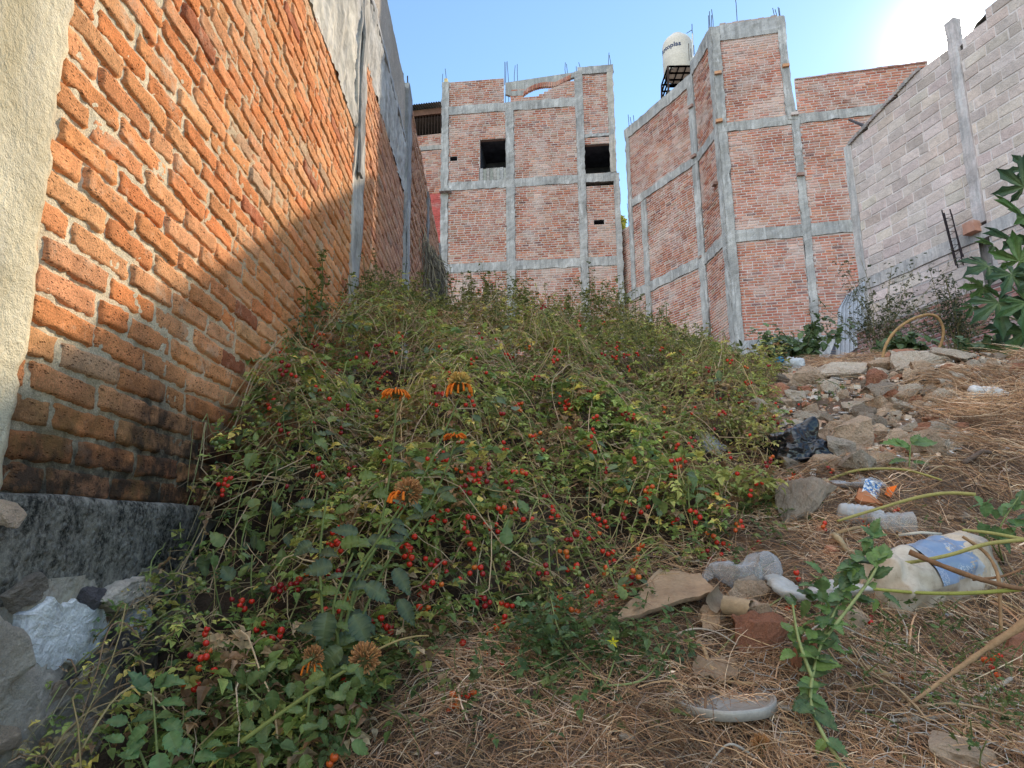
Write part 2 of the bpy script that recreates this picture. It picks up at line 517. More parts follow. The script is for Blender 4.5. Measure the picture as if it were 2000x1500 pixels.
rbox(mb, LF, -1.5, 4.72, 4.2, 5.6, -.22, -.02, (.45, .42, .38), .4, .008, 9)
mb.build('wall_core', M_CO, lw)
mb = MB()
rbox(mb, LF, 11.40, 11.56, 1.0, 4.86, -.24, .03, (.38, .36, .33), .1, .02, 10)
mb.build('end_edge', M_CO, lw)
for i, (u, ox, h) in enumerate([(7.12, -.06, .22), (7.2, -.1, .16), (7.28, -.03, .30), (7.36, -.09, .2)]):
    t = MB(); p = LF.pt(u, 4.9, ox)
    tube(t, [p, p + Vector((.01, 0, h * .5)), p + Vector((.0, .02, h))], .008, 5)
    t.build('rebar', M_STEEL, lw)
# near plaster pilaster with its ragged edge
mb = MB()
def pil(u, z):
    return .028 + .004 * noise.noise(Vector((u * 6, z * 3, 2))) + .0022 * noise.noise(Vector((u * 40, z * 40, 2))) + .0015 * noise.noise(Vector((u * 110, z * 110, 2)))
nz = 200; nu = 46; vs = []; cs = []
for k in range(nz + 1):
    z = .04 + 3.7 * k / nz
    edge = 1.415 + .012 * noise.noise(Vector((z * 4, 0, 5))) + .016 * noise.noise(Vector((z * 17, 0, 5))) + .010 * noise.noise(Vector((z * 45, 0, 5))) - .03 * smooth(.5, .0, z)
    for i in range(nu + 1):
        f = i / nu
        u = -1.2 + (edge + 1.2) * min(1, f * 1.06) if f < .95 else edge
        w = max(0., (f - .93) / .07)
        o = pil(u, z) - w * w * .07
        vs.append(LF.pt(u + .004 * w, z, o))
        kk = 1 + .1 * noise.noise(Vector((u * 3, z * 3, 9)))
        c = mixc((.84, .76, .57), (.72, .62, .43), .5 + .5 * noise.noise(Vector((u * 1.4, z * 2.2, 19))))
        cs.append((c[0] * kk, c[1] * kk, c[2] * kk))
mb.add(vs, [(k * (nu + 1) + i, k * (nu + 1) + i + 1, (k + 1) * (nu + 1) + i + 1, (k + 1) * (nu + 1) + i) for k in range(nz) for i in range(nu)], cs)
tag(mb.build('pilaster', M_PLAS, lw, smooth=True), 'sandy plastered pilaster at the near end of the wall')
# footing
mb = MB()
vs = []; cs = []; nu, nzf = 130, 26
prof = [(-.02, .082), (.018, .080), (.026, .076), (.030, .066), (.031, .045)] + [(.031 - .0012 * k, .045 - .0105 * k) for k in range(1, 19)] + [(-.03, -.16)]
for j, (o, z) in enumerate(prof):
    for i in range(nu + 1):
        u = -.4 + 2.72 * i / nu
        w = Vector((u * 7, z * 7, 3))
        vs.append(LF.pt(u + .01 * N(z * 10, 3), z + .006 * noise.noise(w), o + .007 * noise.noise(w * 1.4) + .006 * noise.noise(w * 6)))
        cs.append((.40, .365, .31))
n = nu + 1
mb.add(vs, [(j * n + i, j * n + i + 1, (j + 1) * n + i + 1, (j + 1) * n + i) for j in range(len(prof) - 1) for i in range(nu)], cs)
b0 = [LF.pt(2.32, z, o) for o, z in prof] + [LF.pt(2.32, -.16, -.1), LF.pt(2.32, .085, -.1)]
mb.add(b0, [tuple(range(len(b0)))], (.2, .2, .19))
tag(mb.build('concrete_footing', M_FOOT, lw, smooth=True), 'black moulded concrete footing under the brickwork')

# ------------------------------------------------------------------ rocks (mesh stock)
def rock_mesh(name, seed, sub=3, ang=.5, flat=(1, 1, 1), npts=11, rough=.05):
    rr = random.Random(seed)
    bm = bmesh.new()
    for _ in range(npts):
        v = Vector((rr.gauss(0, 1), rr.gauss(0, 1), rr.gauss(0, 1))).normalized() * rr.uniform(.75, 1.05)
        bm.verts.new((v.x * flat[0], v.y * flat[1], v.z * flat[2]))
    bmesh.ops.convex_hull(bm, input=bm.verts)
    bmesh.ops.delete(bm, geom=[v for v in bm.verts if not v.link_faces], context='VERTS')
    bmesh.ops.bevel(bm, geom=bm.edges[:], offset=.03, segments=1, affect='EDGES', profile=.6, clamp_overlap=True)
    bmesh.ops.triangulate(bm, faces=bm.faces[:])
    for _ in range(sub):
        long = [e for e in bm.edges if e.calc_length() > .17]
        if not long: break
        bmesh.ops.subdivide_edges(bm, edges=long, cuts=1)
        bmesh.ops.triangulate(bm, faces=[f for f in bm.faces if len(f.verts) > 3])
    bm.normal_update()
    for v in bm.verts:
        w = v.co * 2.2 + Vector((seed, 0, 0))
        d = noise.noise(w) * rough * 1.2 + noise.noise(w * 2.7) * rough + noise.noise(w * 7) * rough * .8 - .10 * max(0, noise.noise(w * 1.3 + Vector((3, 3, 3)))) 
        v.co += v.normal * d
    for ax in range(3):
        lo = min(v.co[ax] for v in bm.verts); hi = max(v.co[ax] for v in bm.verts)
        for v in bm.verts: v.co[ax] = ((v.co[ax] - lo) / (hi - lo) * 2 - 1) * flat[ax]
    me = D.meshes.new(name)
    bm.to_mesh(me); bm.free()
    me.polygons.foreach_set('use_smooth', [True] * len(me.polygons))
    try: me.set_sharp_from_angle(angle=math.radians(24))
    except Exception: pass
    return me
ROCKS = [rock_mesh('rock_mesh', 20 + i, flat=[(1, .8, .6), (1, .7, .75), (1, .9, .4), (1, .65, .5), (1, 1, .7), (1, .55, .45), (1, .75, .85), (1, .9, .55)][i]) for i in range(8)]
SLABS = [rock_mesh('slab_mesh', 50 + i, flat=[(1, .7, .16), (1, .85, .12), (1, .5, .2)][i], npts=16, rough=.018) for i in range(3)]
def m_rock(name, a, b, spots=(.6, .5, .4), spot_amt=.3, fine=75, rough=.93):
    t = NT(name)
    ri = t.node('ShaderNodeObjectInfo').outputs['Random']
    va = t.node('ShaderNodeVectorMath', operation='SCALE'); t.l.new(t.co, va.inputs[0]); va.inputs['Scale'].default_value = 1
    off = t.node('ShaderNodeVectorMath', operation='ADD'); t.l.new(t.co, off.inputs[0])
    cmb = t.node('ShaderNodeCombineXYZ', i_0=t.math('MULTIPLY', ri, 50.)); t.l.new(cmb.outputs[0], off.inputs[1])
    co = off.outputs[0]
    c = t.mix(t.ramp(t.noise(1.3, 5, .6, co), .35, .65), a, b)
    k = t.math('MULTIPLY', t.ramp(ri, 0, 1, .85, 1.3), t.ramp(t.noise(fine * .35, 5, .7, co), .25, .75, .75, 1.3))
    comb = t.node('ShaderNodeCombineColor', i_0=k, i_1=k, i_2=k).outputs[0]
    c = t.mix(1., c, comb, 'MULTIPLY')
    v = t.node('ShaderNodeTexVoronoi', i_Scale=9.); t.l.new(co, v.inputs['Vector'])
    c = t.mix(t.ramp(v.outputs['Distance'], .15, .3, spot_amt, 0), c, spots)
    h = t.math('ADD', t.math('MULTIPLY', t.noise(fine * .1, 8, .75, co), 1.6), t.math('MULTIPLY', v.outputs['Distance'], .4))
    t.bsdf(c, rough, t.bump(h, .8, .06), .2)
    return t.m
M_RG = m_rock('grey_concrete_rubble', (.74, .64, .53), (.60, .50, .41))
M_RS = m_rock('sandy_rubble', (.78, .58, .42), (.62, .46, .34), (.42, .34, .25), .4)
M_RR = m_rock('red_brick_rubble', (.58, .26, .16), (.50, .24, .16), (.4, .3, .24), .25)
M_RW = m_rock('white_stone', (.82, .83, .87), (.74, .75, .80), (.4, .4, .42), .25)
M_RP = m_rock('purple_grey_stone', (.27, .235, .25), (.18, .155, .16), (.3, .27, .26), .35)
M_RD = m_rock('dark_mortar_stone', (.32, .26, .21), (.44, .36, .29), (.3, .27, .24), .3)
M_RT = m_rock('terracotta', (.48, .22, .12), (.40, .17, .10), (.5, .35, .25), .1)
M_RGc = m_rock('pale_tile', (.66, .64, .62), (.58, .55, .52), (.5, .5, .48), .1)
def inst(name, me, m, loc, size, rot, parent=None, label=None, cat=None, group=None):
    key = (me.name, m.name)
    if key not in INST:
        c = me.copy(); c.materials.clear(); c.materials.append(m); INST[key] = c
    o = D.objects.new(name, INST[key]); COL.objects.link(o)
    o.location = loc; o.rotation_euler = rot
    o.scale = size if isinstance(size, (tuple, list)) else (size,) * 3
    if parent:
        o.parent = parent
        off = Vector(parent.location); o.location = Vector(loc) - off
    tag(o, label, cat, group)
    return o
INST = {}
# masonry base of rubble stones below the footing
mb = MB()
vs = []; cs = []; nu, nzz = 110, 40
for k in range(nzz + 1):
    for i in range(nu + 1):
        u = -.6 + 3.1 * i / nu; z = -1.15 + 1.05 * k / nzz
        w = Vector((u * 5, z * 5, 6))
        o = .012 + .03 * (-.14 - z) + .030 * noise.noise(w) + .014 * noise.noise(w * 3.3) + .006 * noise.noise(w * 9)
        vs.append(LF.pt(u, z, o)); cs.append(jit(mixc((.46, .40, .32), (.24, .21, .175), .5 + .8 * noise.noise(w * .5)), .12, rl))
n = nu + 1
mb.add(vs, [(k * n + i, k * n + i + 1, (k + 1) * n + i + 1, (k + 1) * n + i) for k in range(nzz) for i in range(nu)], cs)
mb.build('rubble_base', m_rough('base_mortar', None, .4, 6., 60., .9, .01, .95), lw, smooth=True)
def basestone(px, py, w, h, m, i, o=.0, depth=.07, rz=0., label=None):
    u, z = LF.at(px, py)
    s = inst('stone', ROCKS[i] if i < 8 else SLABS[i - 8], m, LF.pt(u, z, o), (w, h, depth), (pi / 2, rz, pi / 2 - .02), lw, label)
    return s
def patch(pts, m, o, th, label, seed):
    uz = [LF.at(*q) for q in pts]
    rr_0 = random.Random(seed); out = []
    for (u0, z0), (u1, z1) in zip(uz, uz[1:] + uz[:1]):
        k = max(1, int(math.hypot(u1 - u0, z1 - z0) / .012))
        for i in range(k):
            f = i / k; out.append((u0 + (u1 - u0) * f + rr_0.uniform(-.004, .004), z0 + (z1 - z0) * f + rr_0.uniform(-.004, .004)))
    cu0 = sum(u for u, _ in out) / len(out); cz0 = sum(q for _, q in out) / len(out)
    rings = [(1.0, -.03), (1.0, th * .5), (.97, th), (.86, th * 1.15), (.7, th * 1.05), (.5, th * 1.2), (.3, th * 1.1), (.12, th * 1.15)]
    vs = []; n = len(out)
    for f, h in rings:
        for (u, q) in out:
            uu = cu0 + (u - cu0) * f; qq = cz0 + (q - cz0) * f
            hh = o + h + (.006 * noise.noise(Vector((uu * 18, qq * 18, seed))) + .003 * noise.noise(Vector((uu * 60, qq * 60, seed))) - .012 * max(0, noise.noise(Vector((uu * 7, qq * 7, seed + 3)))) if h > 0 else 0)
            vs.append(LF.pt(uu, qq, hh))
    vs.append(LF.pt(cu0, cz0, o + th * 1.15))
    fs = [(j * n + i, j * n + (i + 1) % n, (j + 1) * n + (i + 1) % n, (j + 1) * n + i) for j in range(len(rings) - 1) for i in range(n)] + [((len(rings) - 1) * n + i, (len(rings) - 1) * n + (i + 1) % n, len(rings) * n) for i in range(n)]
    mb_ = MB(); mb_.add(vs, fs, (.8, .8, .83)); tag(mb_.build('stone', m, lw), label)
M_WP = m_rough('whitewashed_stone', (.84, .82, .80), .22, 14., 120., .9, .006, .95, stain=(.35, .34, .35), stain_amt=.6, ss=9)
patch([(12, 1245), (20, 1200), (50, 1187), (75, 1168), (95, 1182), (120, 1172), (150, 1187), (188, 1190), (193, 1225), (172, 1262), (150, 1290), (120, 1302), (100, 1290), (85, 1312), (50, 1305), (30, 1290), (36, 1265)], M_WP, .022, .009, 'large flat stone splashed with white', 5)
patch([(213, 1236), (225, 1215), (240, 1195), (262, 1184), (260, 1222), (242, 1252), (224, 1250)], M_WP, .04, .010, 'small white chip of stone', 8)
patch([(165, 1175), (205, 1140), (250, 1128), (280, 1130), (262, 1160), (235, 1180), (200, 1195)], M_RG, .035, .015, 'flat grey lichen stained stone under the footing', 9)
patch([(265, 1160), (290, 1122), (320, 1122), (333, 1150), (318, 1185), (285, 1190)], M_RP, .035, .02, 'purple grey stone under the end of the footing', 11)
for a in [(30, 1160, .10, .06, M_RD, 3, .0), (205, 1270, .065, .09, M_RP, 6, .02),
          (268, 1260, .07, .10, M_RD, 4, .02), (165, 1165, .05, .05, M_RP, 7, .01), (120, 1370, .2, .10, M_RG, 0, .03), (20, 1330, .14, .1, M_RG, 4, .015), (240, 1400, .11, .11, M_RD, 1, .03),
          (140, 1450, .16, .10, M_RG, 7, .05), (30, 1450, .14, .12, M_RG, 5, .03), (320, 1240, .07, .06, M_RP, 3, .03), (335, 1180, .05, .06, M_RP, 1, .02), (310, 1330, .09, .08, M_RD, 0, .02),
          (-60, 1300, .13, .14, M_RG, 6, .02), (-120, 1200, .12, .1, M_RD, 1, .0), (370, 1280, .08, .09, M_RD, 4, .0), (250, 1480, .12, .08, M_RG, 3, .06)]:
    basestone(*a[:4], a[4], a[5], a[6], .06, R.uniform(-.4, .4))
rbs = random.Random(19)
for i in range(46):
    u_ = -.1 + 2.4 * ((i * .618) % 1); z_ = -.2 - .42 * ((i * .381 + .13) % 1)
    s_0 = rbs.uniform(.045, .10)
    inst('stone', ROCKS[rbs.randrange(8)], rbs.choice([M_RG, M_RD, M_RP, M_RS, M_RD]), LF.pt(u_, z_, .015 + .03 * (-.14 - z_)), (s_0, s_0 * rbs.uniform(.6, 1), .045), (pi / 2, rbs.uniform(-.6, .6), pi / 2), lw)
tag(inst('stone', ROCKS[3], M_RS, P(14, 1003, 1.36), (.035, .05, .03), (.4, .9, .3)), 'small sandy stone lodged on the end of the mouldy footing', 'stone')

# ================================================================== CENTRE BUILDING
def pal_red(r, u, z):
    b = r.choice([(.39, .145, .09), (.43, .17, .105), (.36, .125, .08), (.40, .18, .12), (.33, .11, .075), (.44, .19, .12)])
    if r.random() < .05: b = (.22, .10, .09)
    if r.random() < .08: b = (.42, .27, .20)
    q = noise.noise(Vector((u * .9, z * .9, 31))) + .6 * noise.noise(Vector((u * 2.6, z * 2.6, 3)))
    b = mixc(b, (.54, .42, .36), max(0, min(.6, q * 1.3 - .12))); k = 1 + .45 * min(0, q)
    return jit((b[0] * k, b[1] * k, b[2] * k), .14, r)
MC = (.47, .39, .36)
CC = (.37, .355, .345)
def poly_span(fac, pts):
    """return a function giving the u-interval of a polygon (list of (u,z)) at height z"""
    def f(z):
        xs = []
        for (a, b), (c, d) in zip(pts, pts[1:] + pts[:1]):
            if (b <= z < d) or (d <= z < b): xs.append(a + (c - a) * (z - b) / (d - b))
        xs.sort()
        return list(zip(xs[::2], xs[1::2]))
    return f
def rebars(fac, parent, spots, off=-.08, r=.011):
    for (px, y0, y1) in spots:
        u, z0 = fac.at(px, y1); _, z1 = fac.at(px, y0)
        t = MB(); a = fac.pt(u, z0 - .1, off + R.uniform(-.06, .06)); h = z1 - z0 + .1
        tube(t, [a, a + Vector((R.uniform(-.03, .03), 0, h * .5)), a + Vector((R.uniform(-.05, .05), 0, h))], r, 5)
        t.build('rebar', M_STEEL, parent)

def shell(mb, fac, u0, u1, z0, z1, depth, col, front=.10):
    """side, back and roof of a block behind a facade"""
    a = [fac.pt(u0, z0, -front), fac.pt(u1, z0, -front), fac.pt(u1, z0, -depth), fac.pt(u0, z0, -depth)]
    b = [p + Vector((0, 0, z1 - z0)) for p in a]
    mb.add(a + b, [(1, 2, 6, 5), (2, 3, 7, 6), (3, 0, 4, 7), (4, 5, 6, 7)], col)
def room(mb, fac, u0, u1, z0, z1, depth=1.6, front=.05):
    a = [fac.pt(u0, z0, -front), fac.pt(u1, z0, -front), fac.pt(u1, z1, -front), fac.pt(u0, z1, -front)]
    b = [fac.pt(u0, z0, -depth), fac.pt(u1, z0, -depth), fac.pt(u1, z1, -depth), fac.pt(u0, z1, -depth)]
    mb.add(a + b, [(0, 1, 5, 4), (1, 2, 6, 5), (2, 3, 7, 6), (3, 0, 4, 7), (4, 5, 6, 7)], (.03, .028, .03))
cp = P(866, 400, 25.)
CF = Fac((cp.x, cp.y), (.9945, -.1045))
cb = thing('brick_building', 'narrow unfinished brick building in the centre with two dark openings and an arched parapet', 'building', (CF.pt(2.5, 3.0).x, CF.pt(2.5, 3.0).y, 3.0))
cz = lambda px, py: CF.z(px, py)
cu = lambda px, py: CF.u(px, py)
ZB = 2.4
bx = {'c1': (cu(862, 300), cu(876, 300)), 'c2': (cu(988, 300), cu(1004, 300)), 'c3': (cu(1127, 300), cu(1142, 300)), 'c4': (cu(1203, 450), cu(1214, 450))}
zb1 = (cz(930, 221.5), cz(930, 205)); zb2 = (cz(930, 370), cz(930, 354)); zb3 = (cz(930, 531), cz(930, 514))
zt = cz(930, 158)
win1 = (cu(937.5, 300), cu(988, 300), cz(960, 328), cz(960, 272)); board = (cu(937, 340), cu(990, 340), cz(960, 352), cz(960, 328))
win2 = (cu(1144, 310), cu(1195.5, 310), cz(1170, 338), cz(1170, 281))
vent = (cu(1160, 434), cu(1180, 434), cz(1170, 437), cz(1170, 431)); vent2 = (cu(879, 312), cu(893, 312), cz(886, 316), cz(886, 308))
mb, mm = MB(), MB(); rc = random.Random(5)
def holes_of(lst):
    def f(a, b):
        def g(z):
            hs = [(h[0], h[1]) for h in lst if h[2] < z < h[3]]
            return spans_minus(a, b, hs)
        return g
    return f
H = holes_of([win1, (board[0] - .02, win1[1], board[2], board[3]), win2, vent, vent2])
kw = dict(rnd=rc, bl=.28, ch=.092, joint=.030, proud=.016, tilt=.0025)
for (a, b) in [(bx['c1'][1], bx['c2'][0]), (bx['c2'][1], bx['c3'][0])]:
    for (z0, z1) in [(ZB, zb3[0]), (zb3[1], zb2[0]), (zb2[1], zb1[0])]:
        bricks(mb, mm, CF, a, b, z0, z1, pal_red, MC, spanf=H(a, b), **kw)
uR = cu(1199, 250)
bricks(mb, mm, CF, bx['c3'][1], bx['c4'][0], ZB, zb3[0], pal_red, MC, **kw)
bricks(mb, mm, CF, bx['c3'][1], bx['c4'][0], zb3[1], cz(1170, 362), pal_red, MC, spanf=H(bx['c3'][1], bx['c4'][0]), **kw)
uT0, uT1 = bx['c3'][1], cu(1187, 200)
bricks(mb, mm, CF, uT0, uT1, cz(1165, 262), cz(1165, 147), pal_red, MC, noff=.03, **kw)
bricks(mb, mm, CF, uT0, uR, win2[3], cz(1165, 268), pal_red, MC, **kw)
bricks(mb, mm, CF, uT0, uR, cz(1165, 348), win2[2] , pal_red, MC, **kw)
# parapet, left stretch
bricks(mb, mm, CF, bx['c1'][1], cu(984.5, 180), zb1[1], cz(930, 157), pal_red, MC, **kw)
# parapet, right stretch below the arch
arch = [CF.at(*q) for q in [(1022, 189), (1024, 186), (1032, 180), (1042, 175), (1054, 171.5), (1066, 170), (1077, 170), (1077, 174), (1070, 175), (1070, 178), (1062, 179), (1062, 182), (1053, 183), (1052, 187), (1040, 188)]]
aspan = poly_span(CF, arch)
topline = lambda u: cz(987, 162) + (u - cu(987, 162)) / (cu(1126, 141) - cu(987, 162)) * (cz(1126, 141) - cz(987, 162))
def parspan(z):
    a, b = cu(997, 195), bx['c3'][0]
    hs = list(aspan(z))
    # concrete slope above: bricks stop a little under it
    uu = [u for u in [a + (b - a) * i / 40 for i in range(41)] if topline(u) - .34 > z]
    if not uu: return []
    return spans_minus(max(a, min(uu)), b, hs)
bricks(mb, mm, CF, 0, 1, zb1[1], cz(1120, 147), pal_red, MC, spanf=parspan, **kw)
mb.build('brickwork', M_BR, cb); mm.build('mortar', M_MO, cb)
# sloping concrete haunch over the arch
mb = MB()
ua0 = cu(987, 165); ua1 = bx['c3'][0] + .02
arc = [CF.at(*q) for q in [(1000, 188), (1022, 187), (1024, 184), (1032, 178.5), (1042, 173.5), (1054, 170), (1066, 168.5), (1084, 168.5), (1100, 160), (1115, 153), (1127, 149)]]
n = len(arc)
for i in range(n - 1):
    (a, za), (b, zb_) = arc[i], arc[i + 1]
    fpoly(mb, CF, [(a, za), (b, zb_), (b, topline(b)), (a, topline(a))], -.12, .02, jit((.36, .35, .33), .03, rc))
fpoly(mb, CF, [(ua0, cz(987, 184)), (cu(1000, 188), cz(1000, 188)), (cu(1000, 160), topline(cu(1000, 160))), (ua0, topline(ua0))], -.12, .02, (.33, .31, .29))
mb.build('arched_parapet', M_CO, cb)
mb = MB()
for i in range(1, n - 2):
    (a, za), (b, zb_) = arc[i], arc[i + 1]
    L_ = max(1, int(math.hypot(b - a, zb_ - za) / .075))
    for q in range(L_):
        f0, f1 = q / L_, (q + .78) / L_
        pa = (a + (b - a) * f0, za + (zb_ - za) * f0); pb = (a + (b - a) * f1, za + (zb_ - za) * f1)
        fpoly(mb, CF, [(pa[0], pa[1] - .03), (pb[0], pb[1] - .03), (pb[0] + .03, pb[1] + .17), (pa[0] + .03, pa[1] + .17)], -.1, .035, pal_red(rc, 0, 0))
mb.build('arch_bricks', M_BR, cb)
mb = MB()
uL, uE = bx['c1'][0], bx['c4'][1]
for nme, (z0, z1), (a, b) in [('beam', zb1, (uL, bx['c3'][1])), ('beam', zb2, (uL, uE)), ('beam', zb3, (uL, uE)), ('beam', (cz(1165, 268), cz(1165, 250)), (uT0, uR)), ('beam', (cz(1160, 143), cz(1160, 130)), (cu(1127, 135), cu(1198, 130)))]:
    m2 = MB(); rbox(m2, CF, a, b, z0, z1, -.12, .035, CC, .12, .034, z0); m2.build('beam', M_CO, cb)
for nme, (a, b), (z0, z1) in [('c1', bx['c1'], (ZB, cz(868, 162))), ('c2', bx['c2'], (ZB, zb1[0])), ('c3', bx['c3'], (ZB, cz(1134, 140))), ('c4', bx['c4'], (ZB, zb2[0])), ('c5', (cu(1187, 200), cu(1199, 200)), (zb2[1], cz(1194, 130)))]:
    m2 = MB(); rbox(m2, CF, a, b, z0, z1, -.12, .055 if nme != 'c5' else .045, (CC if nme != 'c5' else (.48, .42, .36)), .12, .034, a * 3 + 1)
    m2.build('column', M_CO, cb)
m2 = MB(); rbox(m2, CF, cu(861, 378), cu(882, 378), cz(870, 379.5), cz(870, 375), 0, .3, CC, .2, .01, 3); m2.build('ledge', M_CO, cb)
mb = MB()
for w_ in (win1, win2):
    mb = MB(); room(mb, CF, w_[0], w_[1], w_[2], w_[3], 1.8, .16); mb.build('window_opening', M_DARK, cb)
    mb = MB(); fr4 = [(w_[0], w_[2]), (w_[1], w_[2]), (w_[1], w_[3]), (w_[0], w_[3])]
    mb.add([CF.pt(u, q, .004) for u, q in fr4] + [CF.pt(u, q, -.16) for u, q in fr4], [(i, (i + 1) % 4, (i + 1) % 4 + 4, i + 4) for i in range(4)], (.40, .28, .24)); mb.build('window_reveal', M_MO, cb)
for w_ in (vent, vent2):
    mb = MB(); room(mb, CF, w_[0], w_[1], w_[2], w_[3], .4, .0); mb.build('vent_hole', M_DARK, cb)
wb = MB(); nb = 8
for i in range(nb):
    a = board[0] + (board[1] - board[0]) * i / nb; b = board[0] + (board[1] - board[0]) * (i + .93) / nb
    rbox(wb, CF, a, b, board[2], board[3] + R.uniform(-.03, .02), -.05, .0 + R.uniform(-.01, .015), jit((.34, .32, .30), .2), .4, .006, i)
wb.build('wooden_boards', m_rough('grey_wood', None, .4, 12., 90.), cb)
mb = MB()
shell(mb, CF, uL + .02, uE - .02, ZB, zb2[0], 7, (.42, .36, .30)); shell(mb, CF, uL + .02, uR - .02, zb2[0], zb1[0] + .1, 7, (.42, .36, .30))
shell(mb, CF, uT0, uR - .02, zb1[0], cz(1165, 150), 3.0, (.42, .36, .30))
mb.build('side_walls', M_CO, cb)
rebars(CF, cb, [(862, 140, 162), (869.5, 132, 162), (985.5, 119, 160), (986.5, 119, 200), (993, 117, 200), (1004, 126, 160), (1011, 124, 158), (1105, 120, 144), (1109, 121, 143), (1127, 128, 140), (1133, 119, 140), (1189, 100, 130), (1192, 106, 130)])
mb = MB(); rbox(mb, CF, cu(868, 158), cu(874, 158), cz(870, 163), cz(870, 154), -.1, .03, (.6, .45, .22), .2, .004, 1); mb.build('timber_stub', m_rough('ochre_timber', None), cb)

# ================================================================== SMALL HOUSE, left of centre
hp = P(830, 400, 26.)
HF = Fac((hp.x, hp.y), (.985, -.17))
hb = thing('tin_roof_house', 'low tin roofed brick house with a barred opening, behind the left wall', 'house', (HF.pt(0, 3).x, HF.pt(0, 3).y, 3.0))
mb, mm = MB(), MB(); rh = random.Random(9)
ha, hb_ = HF.u(770, 300), HF.u(863, 300)
bricks(mb, mm, HF, ha, hb_, HF.z(840, 285), HF.z(840, 263), pal_red, MC, rnd=rh, bl=.27, ch=.088, joint=.02, proud=.015)
bricks(mb, mm, HF, ha, hb_, HF.z(840, 380), HF.z(840, 294), pal_red, MC, rnd=rh, bl=.27, ch=.088, joint=.02, proud=.015)
mb.build('brickwork', M_BR, hb); mm.build('mortar', M_MO, hb)
mb, mm = MB(), MB()
bricks(mb, mm, HF, ha, hb_, 2.4, HF.z(840, 378), lambda r, u, z: jit((.50, .11, .10), .1, r), (.42, .13, .11), rnd=rh, bl=.27, ch=.088, joint=.012, proud=.012)
tag(mb.build('painted_brickwork', M_BR, hb), 'brickwork painted pinkish red'); tag(mm.build('painted_mortar', M_MO, hb), 'pinkish red joints')
mb = MB(); rbox(mb, HF, ha, hb_, HF.z(840, 293.5), HF.z(840, 285), -.1, .03, (.38, .36, .34), .3, .02, 2); mb.build('beam', M_CO, hb)
mb = MB(); room(mb, HF, ha, hb_, HF.z(840, 263), HF.z(840, 219), 1.4, 0.02); mb.build('barred_opening', m_rough('dusky_interior', (.06, .045, .045)), hb)
mb = MB()
for i in range(16):
    u = ha + (hb_ - ha) * (i + .5) / 16
    tube(mb, [HF.pt(u, HF.z(840, 263), .0), HF.pt(u, HF.z(840, 226), .0)], .014, 4)
mb.build('window_bars', M_STEEL, hb)
mb = MB(); rbox(mb, HF, ha, hb_, HF.z(840, 224), HF.z(840, 213), -.1, .02, (.17, .09, .065), .5, .01, 3); mb.build('roof_beam', m_rough('rust_beam', None), hb)
mb = MB(); nr = 80; vs = []
for i in range(nr + 1):
    u = ha + (hb_ - ha + .05) * i / nr
    w = .025 * math.cos(i * pi / 2)
    vs += [HF.pt(u, HF.z(840, 210.5) + w, .35), HF.pt(u, HF.z(840, 210.5) + .8 + w, -4)]
mb.add(vs, [(2 * i, 2 * i + 2, 2 * i + 3, 2 * i + 1) for i in range(nr)], (.12, .10, .09)); mb.build('tin_roof', m_rough('weathered_tin', None, .4, 3, 40, .3, .01, .7), hb)
mb = MB(); shell(mb, HF, ha, hb_, 2.4, HF.z(840, 226), 4, (.3, .25, .22)); mb.build('side_walls', M_CO, hb)

# ================================================================== RIGHT BUILDING
q = P(1567, 156, 18.5)
FF = Fac((q.x, q.y), (.979, -.2045))
uc, _ = FF.at(1404, 243)
cor = FF.pt(uc, 0)
AF = Fac((cor.x, cor.y), (math.sin(math.radians(6.4)), -math.cos(math.radians(6.4))))   # u<=0 up to the corner
ua = AF.u(1362, 300)
ap = AF.pt(ua, 0)
BF = Fac((ap.x, ap.y), (math.sin(math.radians(26.6)), -math.cos(math.radians(26.6))))
rb = thing('brick_building', 'large unfinished brick building right of centre with a raised corner tower', 'building', (cor.x, cor.y, 3.0))
fz = FF.z; fu = FF.u
# z levels read on the front face
b1 = (fz(1412, 254), fz(1412, 237)); b2 = (fz(1430, 471), fz(1430, 450))
b2r = (fz(1600, 462), fz(1600, 437)); b1r = (fz(1600, 243), fz(1600, 224))
b1 = ((b1[0] + b1r[0]) / 2, (b1[1] + b1r[1]) / 2); b2 = ((b2[0] + b2r[0]) / 2, (b2[1] + b2r[1]) / 2)
b3 = fz(1500, 663)
zT = fz(1470, 42); zP = fz(1620, 148)
c0 = (uc, fu(1419, 243)); c1_ = (fu(1546, 243), fu(1561, 243)); uEnd = fu(1830, 250)
mb, mm = MB(), MB(); rr_ = random.Random(3)
kw = dict(rnd=rr_, bl=.285, ch=.083, joint=.025, proud=.016, tilt=.002)
MCR = (.50, .415, .39)
def pal_r2(r, u, z):
    b = r.choice([(.44, .165, .11), (.47, .19, .125), (.42, .155, .105), (.46, .20, .135), (.40, .14, .095), (.47, .22, .145)])
    if r.random() < .05: b = (.25, .13, .12)
    q = noise.noise(Vector((u * .8, z * .8, 71))) + .6 * noise.noise(Vector((u * 2.3, z * 2.3, 7)))
    b = mixc(b, (.58, .47, .42), max(0, min(.6, q * 1.3 - .15))); k = 1 + .4 * min(0, q)
    return jit((b[0] * k, b[1] * k, b[2] * k), .12, r)
bricks(mb, mm, FF, c0[1], c1_[0], ZB, b2[0], pal_r2, MCR, **kw)
bricks(mb, mm, FF, c0[1], c1_[0], b2[1], b1[0], pal_r2, MCR, **kw)
bricks(mb, mm, FF, c0[1], c1_[0] - .06, b1[1], fz(1470, 70), pal_r2, MCR, **kw)
bricks(mb, mm, FF, c1_[1], uEnd, ZB, b2[0], pal_r2, MCR, **kw)
bricks(mb, mm, FF, c1_[1], uEnd, b2[1], b1[0], pal_r2, MCR, **kw)
